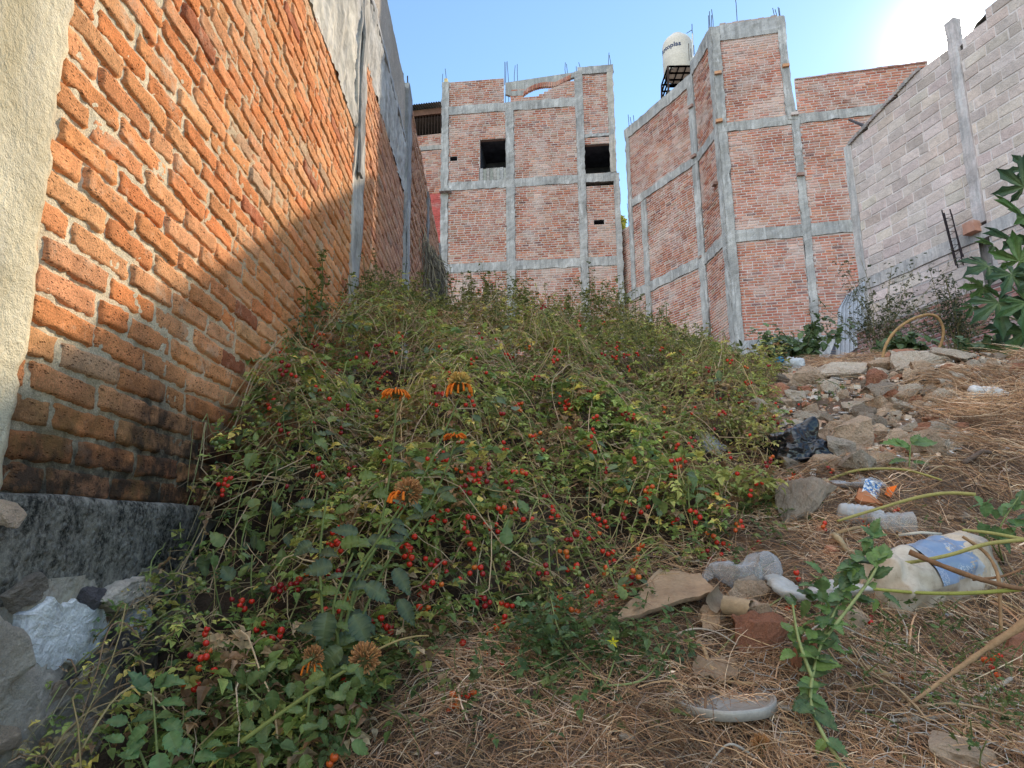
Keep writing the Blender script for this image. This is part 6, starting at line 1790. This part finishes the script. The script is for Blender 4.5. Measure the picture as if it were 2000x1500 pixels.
def film(nm, label, path, w, seed, m=None, puff=.3):
    """crumpled strip of clear film along a path"""
    sp = spline(path, 8); n = len(sp); k = 16; vs = []
    for i, q in enumerate(sp):
        f = i / (n - 1)
        t = (sp[min(i + 1, n - 1)] - sp[max(0, i - 1)]).normalized()
        s = t.cross(Vector((0, 0, 1))).normalized(); u_ = s.cross(t)
        ww = w[0] * (1 - f) + w[1] * f if len(w) == 2 else lerpk([(j / (len(w) - 1), x) for j, x in enumerate(w)], f)
        for j in range(k):
            a = 2 * pi * j / k
            rn = 1 + .45 * noise.noise(Vector((math.cos(a) * 1.5, math.sin(a) * 1.5, i * .22 + seed))) + .25 * noise.noise(Vector((math.cos(a) * 5, math.sin(a) * 5, i * .5 + seed)))
            vs.append(q + (s * math.cos(a) * ww + u_ * math.sin(a) * ww * puff) * rn)
    mb = MB(); mb.add(vs, [(i * k + j, i * k + (j + 1) % k, (i + 1) * k + (j + 1) % k, (i + 1) * k + j) for i in range(n - 1) for j in range(k)], (.8, .8, .8))
    o = mb.build(nm, m or M_CLEAR, None, smooth=True); return tag(o, label, 'plastic bag')
film('clear_bag', 'clear crumpled plastic bag twisted over the end of the board', [gp(1368, 1140, .02), gp(1395, 1115, .05), gp(1440, 1122, .06), gp(1490, 1108, .07), gp(1512, 1128, .06)], (.004, .028, .045, .052, .02), 3, puff=.75)
film('clear_bag', 'milky plastic sheet trailing toward the leafy stalk', [gp(1510, 1125, .05), gp(1535, 1150, .05), gp(1570, 1165, .05), gp(1610, 1150, .07), gp(1690, 1150, .07)], (.02, .05, .04, .055, .04), 9, plastic('milky_film', (.6, .6, .58), .45, .3, 14, .02), puff=.35)
film('clear_bag', 'thin clear wrapper lying above the printed cup', [gp(1625, 940, .02), gp(1665, 948, .03), gp(1700, 940, .03), gp(1730, 950, .02)], (.02, .05, .06, .02), 14, puff=.25)
film('clear_bag', 'dusty translucent wrapper at the left of the black bag', [gp(1368, 850, .1), gp(1385, 862, .1), gp(1395, 880, .08)], (.03, .05, .03), 19, puff=.5)
tag(blob('plastic_wrap', plastic('dusty_wrap', (.6, .6, .6), .5), gp(1420, 985, .02), .05, .03, .03, 8, .3, 4), 'small grey crumpled wrapper low in the vines', 'wrapper')
def bottle(label, p, axis, L, r, m, profile, ribs=0, mats=None, name='plastic_bottle', cat='bottle'):
    o = thing(name, label, cat, p)
    axis = axis.normalized(); q = Vector((0, 0, 1)).rotation_difference(axis).to_matrix()
    mb = MB(); pr = []
    n = 40
    for i in range(n + 1):
        f = i / n; rr2 = lerpk(profile, f) * r
        if ribs and .12 < f < .8: rr2 *= 1 + .045 * math.sin(f * ribs * 2 * pi)
        pr.append((max(rr2, .0005), f * L))
    lathe(mb, pr, p, 28, (.8, .8, .8), .08, q)
    mb.build('bottle_body', m, o, smooth=True)
    return o
pb_ = G(1900, 765, .045)
bottle('white translucent plastic bottle lying on the straw mound at the far right', pb_ + Vector((-.02, 0, 0)), Vector((1, -.1, -.12)), .185, .036, plastic('frosted_bottle', (.8, .83, .85), .72, .3, 8, .01), [(0, .2), (.02, .8), (.08, 1), (.35, .92), (.42, 1.02), (.72, .98), (.85, .75), (.97, .5), (1, .45)], 0)
pc = G(1635, 1002, .035)
bottle('clear ribbed plastic bottle lying left of the red brick shard', pc, Vector((1, -.25, -.12)), .145, .036, plastic('clear_bottle', (.62, .64, .66), .4, .12, 9, .01), [(0, .3), (.03, .85), (.12, 1), (.7, .95), (.85, .8), (1, .6)], 7)
pc = G(1700, 1022, .03)
bottle('clear plastic cup lying half crushed below the thick stalk', pc, Vector((1, -.2, -.05)), .13, .04, plastic('clear_cup', (.55, .55, .55), .3, .12, 9, .02), [(0, .6), (.03, .8), (1, 1.05)], 5, name='plastic_cup', cat='cup')
# printed cup / carton
o = thing('printed_carton', 'small white carton printed in blue standing in the litter with orange scraps', 'carton', G(1700, 985))
t = NT('blue_print'); v = t.node('ShaderNodeTexVoronoi', i_Scale=60.); t.l.new(t.co, v.inputs['Vector'])
wv = t.ramp(t.noise(90, 2, .5), .5, .54, 0, 1)
t.bsdf(t.mix(wv, (.75, .76, .78), (.08, .22, .5)), .5)
mb = MB(); c = P(1700, 955, 2.62)
vs = [P(1690, 936, 2.60), P(1722, 944, 2.62), P(1712, 975, 2.58), P(1683, 962, 2.56), P(1694, 935, 2.63), P(1726, 943, 2.65), P(1716, 975, 2.61), P(1687, 962, 2.59)]
mb.add(vs, [(0, 1, 2, 3), (7, 6, 5, 4), (0, 4, 5, 1), (1, 5, 6, 2), (2, 6, 7, 3), (3, 7, 4, 0)], (.7, .7, .7)); mb.build('printed_face', t.m, o)
mb = MB(); vs = [P(1735, 952, 2.6), P(1752, 948, 2.6), P(1740, 972, 2.57), P(1730, 966, 2.58)]; mb.add(vs + [x + Vector((0, .01, 0)) for x in vs], [(0, 1, 2, 3), (0, 4, 5, 1), (1, 5, 6, 2), (2, 6, 7, 3), (3, 7, 4, 0)], (.8, .16, .02)); tag(mb.build('orange_scrap', m_rough('orange_card', None, .1)), 'bright orange scrap beside the printed carton', 'scrap')
vs = [P(1678, 953, 2.58), P(1690, 956, 2.58), P(1725, 985, 2.52), P(1680, 978, 2.5), P(1672, 972, 2.52)]
mb = MB(); mb.add(vs + [x + Vector((0, .015, -.01)) for x in vs], [(0, 1, 2, 3, 4), (0, 5, 6, 1), (1, 6, 7, 2), (2, 7, 8, 3), (3, 8, 9, 4), (4, 9, 5, 0)], (.42, .16, .07)); tag(mb.build('brick_shard', M_BR), 'orange red brick shard leaning in front of the printed carton', 'brick shard')
# bucket on its side
bp_ = G(1790, 1195)
bk = thing('bucket', 'dirty white plastic bucket on its side with a torn blue printed label', 'bucket', bp_)
a_ = P(1712, 1150, 2.02); e_ = P(1880, 1108, 2.28)
ax = (e_ - a_).normalized(); q = Vector((0, 0, 1)).rotation_difference(ax).to_matrix()
Lb = (e_ - a_).length; RB = .105
def m_bucket():
    t = NT('bucket_plastic')
    pos = t.co
    c = t.mix(t.ramp(t.noise(9, 6, .7), .38, .62, 0, .8), (.60, .53, .44), (.38, .29, .21))
    c = t.mix(t.ramp(t.noise(60, 4, .7), .55, .7, 0, .5), c, (.3, .22, .16))
    t.bsdf(c, .5, t.bump(t.noise(30, 4), .4, .003), .4, Subsurface_Weight=0.0)
    return t.m
def m_label():
    t = NT('bucket_label')
    n = t.noise(7, 2, .5, dist=.2)
    w_ = t.ramp(n, .54, .60, 0, .85)
    mp = t.node('ShaderNodeMapping'); t.l.new(t.co, mp.inputs[0]); mp.inputs['Rotation'].default_value = (0, 0, .55); mp.inputs['Scale'].default_value = (260, 40, 260)
    fine = t.math('MULTIPLY', t.ramp(t.noise(1., 2, .5, mp.outputs[0]), .52, .56, 0, .8), t.ramp(t.noise(11, 1, .5), .5, .55, 0, 1))
    c = t.mix(w_, (.20, .29, .46), (.50, .54, .60)); c = t.mix(fine, c, (.55, .58, .64))
    c = t.mix(t.ramp(t.noise(4, 5, .65), .5, .7, 0, .6), c, (.62, .58, .53))
    t.bsdf(c, .35, t.bump(t.noise(9, 3), .4, .01), .5)
    return t.m
mb = MB()
pr = [(.001, .0), (RB * .86, .0), (RB * .88, .006), (RB * .90, Lb * .3), (RB * .95, Lb * .6), (RB * .99, Lb * .84), (RB * 1.06, Lb * .845), (RB * 1.06, Lb * .87), (RB * 1.0, Lb * .875), (RB * 1.0, Lb * .93), (RB * 1.07, Lb * .935), (RB * 1.07, Lb * .96), (RB * 1.02, Lb * .965), (RB * 1.03, Lb), (RB * .99, Lb), (RB * .96, Lb * .6), (RB * .84, .012), (.001, .012)]
pr2 = []
for (p0, p1) in zip(pr, pr[1:]):
    k = max(1, int(abs(p1[1] - p0[1]) / .012))
    for j in range(k): pr2.append((p0[0] + (p1[0] - p0[0]) * j / k, p0[1] + (p1[1] - p0[1]) * j / k))
pr2.append(pr[-1])
lathe(mb, pr2, a_, 56, (.6, .6, .6), .22, q)
mb.build('bucket_shell', m_bucket(), bk, smooth=True)
mb = MB(); vs = []; nn_ = 34
up_ = q.inverted() @ Vector((0, -.35, 1)); a00 = math.atan2(up_.y, up_.x)
for j in range(13):
    f = .30 + .52 * j / 12
    for i in range(nn_ + 1):
        a = a00 - 1.25 + 2.6 * i / nn_
        rr2 = RB * (.915 + .09 * (f - .3)) * (1 + .22 * N(math.cos(a) * 2, math.sin(a) * 2, f * Lb * 20)) + .0022 + .003 * abs(N(a * 3, f * 8, 3))
        z_ = Lb * (f + .03 * N(a * 2, 5, 1) * (1 if j in (0, 12) else 0))
        vs.append(q @ Vector((rr2 * math.cos(a), rr2 * math.sin(a), z_)) + a_)
mb.add(vs, [(j * (nn_ + 1) + i, j * (nn_ + 1) + i + 1, (j + 1) * (nn_ + 1) + i + 1, (j + 1) * (nn_ + 1) + i) for j in range(12) for i in range(nn_)], (.5, .5, .5))
mb.build('printed_label', m_label(), bk, smooth=True)
mb = MB(); hh = [P(1755, 1045, 2.15), P(1800, 1040, 2.12), P(1838, 1043, 2.14)]
tube(mb, hh, .004, 8, (.6, .55, .46)); mb.build('handle_grip', m_rough('grip_plastic', None, .1, rough=.5), bk, smooth=True)
film('torn_wrap', 'torn grey plastic hanging under the right side of the bucket', [P(1860, 1200, 2.15), P(1835, 1205, 2.08), P(1800, 1215, 2.05)], (.03, .035, .02), 29, plastic('torn_film', (.6, .62, .66), .6, .3), puff=.4)
# round plastic lid
lp = G(1415, 1368, .022)
ld = thing('plastic_disc', 'round translucent grey plastic lid lying in the straw', 'lid', lp)
mb = MB(); RL = .108; ql = Matrix.Rotation(.04, 3, 'X') @ Matrix.Rotation(-.03, 3, 'Y')
lathe(mb, [(.001, .003), (RL * .5, .002), (RL * .86, .001), (RL * .88, .006), (RL * .93, .007), (RL * .95, .005)], lp, 64, (.34, .33, .31), .02, ql); mb.build('lid_top', m_rough('lid_plastic', None, .25, 25, 160, .3, .002, .4, stain=(.24, .18, .13), stain_amt=.7, ss=14, spec=.5), ld, smooth=True)
mb = MB(); lathe(mb, [(RL * .95, .005), (RL * .97, .009), (RL, .008), (RL * 1.005, .002), (RL * 1.0, -.012), (RL * .97, -.012)], lp, 64, (.38, .36, .33), .02, ql); mb.build('rim', m_rough('lid_rim_plastic', None, .1, 25, 160, .2, .001, .35, spec=.5), ld, smooth=True)
# board, cardboard
def board(name, label, cat, corners, th, col, m, nx=14, ny=8, warp=.006, parent=None):
    A, B, C_, Dd = corners  # tl, tr, br, bl
    nrm_ = (B - A).cross(Dd - A).normalized()
    if nrm_.z < 0: nrm_ = -nrm_
    mb = MB(); vt = []; vb = []
    for j in range(ny + 1):
        for i in range(nx + 1):
            f, g = i / nx, j / ny
            p = (A * (1 - f) + B * f) * (1 - g) + (Dd * (1 - f) + C_ * f) * g
            p += nrm_ * warp * noise.noise(Vector((f * 3, g * 3, th * 900)))
            if i in (0, nx) or j in (0, ny): p += rdir(rf) * warp * .5
            vt.append(p); vb.append(p - nrm_ * th)
    n = nx + 1; N_ = len(vt); fs = [(j * n + i, j * n + i + 1, (j + 1) * n + i + 1, (j + 1) * n + i) for j in range(ny) for i in range(nx)]
    fs += [tuple(N_ + k for k in f[::-1]) for f in fs]
    rim = [i for i in range(nx + 1)] + [j * n + nx for j in range(1, ny + 1)] + [ny * n + i for i in range(nx - 1, -1, -1)] + [j * n for j in range(ny - 1, 0, -1)]
    fs += [(rim[k], rim[(k + 1) % len(rim)], rim[(k + 1) % len(rim)] + N_, rim[k] + N_) for k in range(len(rim))]
    mb.add(vt + vb, fs, [jit(col, .05, rf) for _ in vt] + [tuple(x * .5 for x in col)] * N_)
    o = mb.build(name, m, parent, smooth=False)
    return tag(o, label, cat) if not parent else o
M_BOARD = m_rough('worn_board', None, .3, 9., 110., .8, .004, .95)
board('wooden_board', 'flat tan board slanting out from under the vines', 'board', (gp(1290, 1110, .05), gp(1368, 1122, .05), gp(1395, 1152, .085), gp(1190, 1215, .05)), .012, (.36, .25, .16), M_BOARD)
board('cardboard_piece', 'torn brown cardboard flap lying below the brick pile', 'cardboard', (gp(1362, 1278, .035), gp(1440, 1285, .03), gp(1440, 1325, .03), gp(1350, 1320, .025)), .004, (.30, .21, .14), M_BOARD, warp=.010)
board('cardboard_piece', 'small brown cardboard square left of the tube', 'cardboard', (gp(1370, 1195, .05), gp(1408, 1190, .05), gp(1408, 1230, .03), gp(1370, 1230, .03)), .004, (.33, .23, .15), M_BOARD)
tb = thing('cardboard_tube', 'short curled roll of tan cardboard on the brick pile', 'cardboard tube', G(1430, 1190))
def tubeshell(nm, p0, p1, r, col, arc=5.2, a0=.6):
    mb = MB(); ax = (p1 - p0); L = ax.length; q = Vector((0, 0, 1)).rotation_difference(ax.normalized()).to_matrix(); vs = []
    n, k = 40, 8
    for j in range(k + 1):
        for i in range(n + 1):
            a = a0 + arc * i / n; rr2 = r * (1 + .25 * (i / n)) * (1 + .05 * N(a, j * .3, 1))
            vs.append(q @ Vector((rr2 * math.cos(a), rr2 * math.sin(a), L * (j / k) + .006 * N(a * 2, j, 5) * (j in (0, k)))) + p0)
    mb.add(vs, [(j * (n + 1) + i, j * (n + 1) + i + 1, (j + 1) * (n + 1) + i + 1, (j + 1) * (n + 1) + i) for j in range(k) for i in range(n)], col)
    return mb.build(nm, m_rough('tan_card', None, .25, 14., 100., .6, .003, .9), tb, smooth=True)
tubeshell('cardboard_roll', gp(1415, 1180, .07), gp(1468, 1190, .075), .021, (.42, .31, .20))
tubeshell('loose_flap', gp(1402, 1178, .09), gp(1425, 1150, .08), .026, (.30, .22, .15), 2.6, 1.2)
# white and blue sack behind the vines
sk = thing('sack', 'crumpled white and blue sack at the rubble crest behind the vines', 'sack', G(1545, 725))
o = blob('sack_body', m_rough('white_sack', (.55, .58, .62), .1), Vector((0, 0, .04)), .1, .06, .07, 31, .3, 4); o.parent = sk
o = blob('blue_panel', m_rough('blue_sack', (.08, .33, .62), .1), Vector((-.10, -.02, .07)), .06, .04, .03, 33, .3, 4); o.parent = sk
# chicken wire
mb = MB(); rw = random.Random(81)
hx = .030; W0 = G(1760, 1400); 
def hexp(i, j): 
    return (i * hx * 1.5, (j + (.5 if i % 2 else 0)) * hx * math.sqrt(3))
seen_e = set()
for i in range(-9, 12):
    for j in range(-5, 6):
        cx, cy = hexp(i, j)
        if (cx / .32) ** 2 + (cy / .22) ** 2 > 1 + .35 * noise.noise(Vector((cx * 9, cy * 9, 0))): continue
        vv = []
        for k in range(6):
            a = pi / 3 * k; x = cx + hx * math.cos(a); y = cy + hx * math.sin(a)
            X_ = W0.x + .03 + x * 1.1 + .012 * N(x * 14, y * 14, 7); Y_ = W0.y + y * .9 + .012 * N(x * 14, y * 14, 9)
            vv.append(Vector((X_, Y_, ground(X_, Y_) + .022 + .03 * abs(N(x * 8, y * 8, 3)))))
        for k in range(6):
            key = tuple(sorted([(round(cx + hx * math.cos(pi / 3 * k), 3), round(cy + hx * math.sin(pi / 3 * k), 3)), (round(cx + hx * math.cos(pi / 3 * (k + 1)), 3), round(cy + hx * math.sin(pi / 3 * (k + 1)), 3))]))
            if key in seen_e: continue
            seen_e.add(key)
            tube(mb, [vv[k], vv[(k + 1) % 6]], .0009, 4, (.42, .40, .38), False)
tag(mb.build('chicken_wire', m_rough('wire', None, .2, rough=.5, spec=.5)), 'piece of rumpled chicken wire lying on the straw at the bottom right', 'chicken wire')
# ------------------------------------------------------------------ ground, world, light
def build_ground():
    mb = MB(); xs = []; 
    def axis(a, b, fine0, fine1, fs_, cs):
        out = [a]; x = a
        while x < b:
            st = fs_ if fine0 <= x < fine1 else cs * (1 + max(0, max(fine0 - x, x - fine1)) * .35)
            x += st; out.append(min(x, b))
        return out
    X = axis(-400, 400, -1.3, 4.5, .05, .2); Y = axis(-30, 900, .6, 6.2, .05, .2)
    vs = []; 
    for y in Y:
        for x in X:
            z = ground(x, y)
            if .5 < y < 7: z += .012 * N(x * 25, y * 25, 1)
            vs.append((x, y, z))
    n = len(X)
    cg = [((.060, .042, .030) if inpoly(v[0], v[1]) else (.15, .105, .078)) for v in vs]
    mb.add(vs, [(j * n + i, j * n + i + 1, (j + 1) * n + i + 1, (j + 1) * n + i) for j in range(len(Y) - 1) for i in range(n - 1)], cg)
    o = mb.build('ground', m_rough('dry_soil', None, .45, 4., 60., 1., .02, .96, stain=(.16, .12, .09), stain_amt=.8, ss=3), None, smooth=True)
    tag(o, kind='structure')
build_ground()
w = D.worlds.new('World'); sc.world = w; w.use_nodes = True
nt = w.node_tree; nt.nodes.clear()
SUN = ray(1866, 82).normalized()
el = math.asin(SUN.z); az = math.atan2(SUN.x, SUN.y)
sky = nt.nodes.new('ShaderNodeTexSky'); sky.sky_type = 'NISHITA'; sky.sun_disc = False
sky.sun_elevation = el; sky.sun_rotation = az; sky.altitude = 1500; sky.air_density = 1.0; sky.dust_density = .1; sky.ozone_density = 1.0
bg = nt.nodes.new('ShaderNodeBackground'); bg.inputs[1].default_value = SKYS
out = nt.nodes.new('ShaderNodeOutputWorld')
tint = nt.nodes.new('ShaderNodeMix'); tint.data_type = 'RGBA'; tint.blend_type = 'MULTIPLY'; tint.inputs[0].default_value = 1; tint.inputs[7].default_value = (.93, 1.03, 1.0, 1)
nt.links.new(sky.outputs[0], tint.inputs[6]); nt.links.new(tint.outputs[2], bg.inputs[0]); 
# aureole of thin haze round the sun
tcn = nt.nodes.new('ShaderNodeTexCoord')
dt = nt.nodes.new('ShaderNodeVectorMath'); dt.operation = 'DOT_PRODUCT'; dt.inputs[1].default_value = SUN
nrm = nt.nodes.new('ShaderNodeVectorMath'); nrm.operation = 'NORMALIZE'
nt.links.new(tcn.outputs['Generated'], nrm.inputs[0]); nt.links.new(nrm.outputs[0], dt.inputs[0])
def wm(op, a, b):
    x = nt.nodes.new('ShaderNodeMath'); x.operation = op
    for i, v in ((0, a), (1, b)):
        if isinstance(v, (int, float)): x.inputs[i].default_value = v
        else: nt.links.new(v, x.inputs[i])
    return x.outputs[0]
d = wm('MAXIMUM', dt.outputs['Value'], 0.)
g = wm('ADD', wm('MULTIPLY', wm('POWER', d, 90.), .14), wm('MULTIPLY', wm('POWER', d, 600.), 1.6))
g = wm('ADD', g, wm('MULTIPLY', wm('POWER', d, 9000.), 60.))
bg2 = nt.nodes.new('ShaderNodeBackground'); bg2.inputs[0].default_value = (1, .93, .78, 1)
nt.links.new(g, bg2.inputs[1])
# added fill glow in the unseen sky overhead and behind the viewer
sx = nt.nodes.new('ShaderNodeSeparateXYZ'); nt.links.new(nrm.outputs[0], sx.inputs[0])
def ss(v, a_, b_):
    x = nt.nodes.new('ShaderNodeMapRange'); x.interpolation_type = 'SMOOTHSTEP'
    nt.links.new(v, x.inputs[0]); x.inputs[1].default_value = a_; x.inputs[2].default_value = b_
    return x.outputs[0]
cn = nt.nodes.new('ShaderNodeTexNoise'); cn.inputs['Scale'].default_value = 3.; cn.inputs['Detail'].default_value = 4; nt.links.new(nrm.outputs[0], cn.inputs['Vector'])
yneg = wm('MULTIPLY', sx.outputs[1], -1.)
fill = wm('MAXIMUM', wm('MULTIPLY', ss(sx.outputs[2], .74, .88), wm('ADD', wm('MULTIPLY', ss(wm('MULTIPLY', sx.outputs[0], -1.), -.3, .1), .75), .25)), wm('MULTIPLY', wm('MULTIPLY', ss(yneg, .05, .45), ss(sx.outputs[2], .02, .2)), ss(wm('MULTIPLY', sx.outputs[0], -1.), -.35, .15)))
fill = wm('MULTIPLY', fill, wm('ADD', ss(cn.outputs[0], .3, .7), .5))
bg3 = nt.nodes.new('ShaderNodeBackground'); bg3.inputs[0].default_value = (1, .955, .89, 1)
nt.links.new(wm('MULTIPLY', fill, FILL), bg3.inputs[1])
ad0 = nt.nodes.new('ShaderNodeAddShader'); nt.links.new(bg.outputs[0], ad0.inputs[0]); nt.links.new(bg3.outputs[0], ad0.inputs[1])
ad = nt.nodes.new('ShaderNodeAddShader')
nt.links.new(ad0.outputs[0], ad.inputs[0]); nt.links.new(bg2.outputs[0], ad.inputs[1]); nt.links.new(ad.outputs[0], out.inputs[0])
sl = D.lights.new('sun', 'SUN'); sl.energy = SUNE; sl.angle = math.radians(.25); sl.color = (1, .86, .66)
so = D.objects.new('sun', sl); COL.objects.link(so)
so.rotation_euler = (-SUN).to_track_quat('-Z', 'Y').to_euler()
so.location = SUN * 50
if HAZE > 0:
    hb = MB(); x0, x1, y0, y1, z0, z1 = -30, 34, -4, 45, -2.5, 26
    hb.add([(x, y, q) for q in (z0, z1) for (x, y) in ((x0, y0), (x1, y0), (x1, y1), (x0, y1))], [(0, 3, 2, 1), (4, 5, 6, 7), (0, 1, 5, 4), (1, 2, 6, 5), (2, 3, 7, 6), (3, 0, 4, 7)])
    hm = D.materials.new('sunlit_haze'); hm.use_nodes = True; hn = hm.node_tree; hn.nodes.clear()
    vsn = hn.nodes.new('ShaderNodeVolumeScatter'); vsn.inputs['Density'].default_value = HAZE; vsn.inputs['Anisotropy'].default_value = .8; vsn.inputs['Color'].default_value = (1, .97, .95, 1)
    ho = hn.nodes.new('ShaderNodeOutputMaterial'); hn.links.new(vsn.outputs[0], ho.inputs['Volume'])
    tag(hb.build('haze', hm), 'thin sunlit morning haze', kind='stuff')
sc.cycles.volume_bounces = 0
sc.view_settings.view_transform = 'Standard'; sc.view_settings.look = 'None'; sc.view_settings.exposure = 0; sc.view_settings.gamma = 1
sc.cycles.use_denoising = True
sc.cycles.max_bounces = 8; sc.cycles.diffuse_bounces = 4; sc.cycles.transparent_max_bounces = 12; sc.cycles.transmission_bounces = 6
sc.cycles.sample_clamp_indirect = 6
sc.render.film_transparent = False
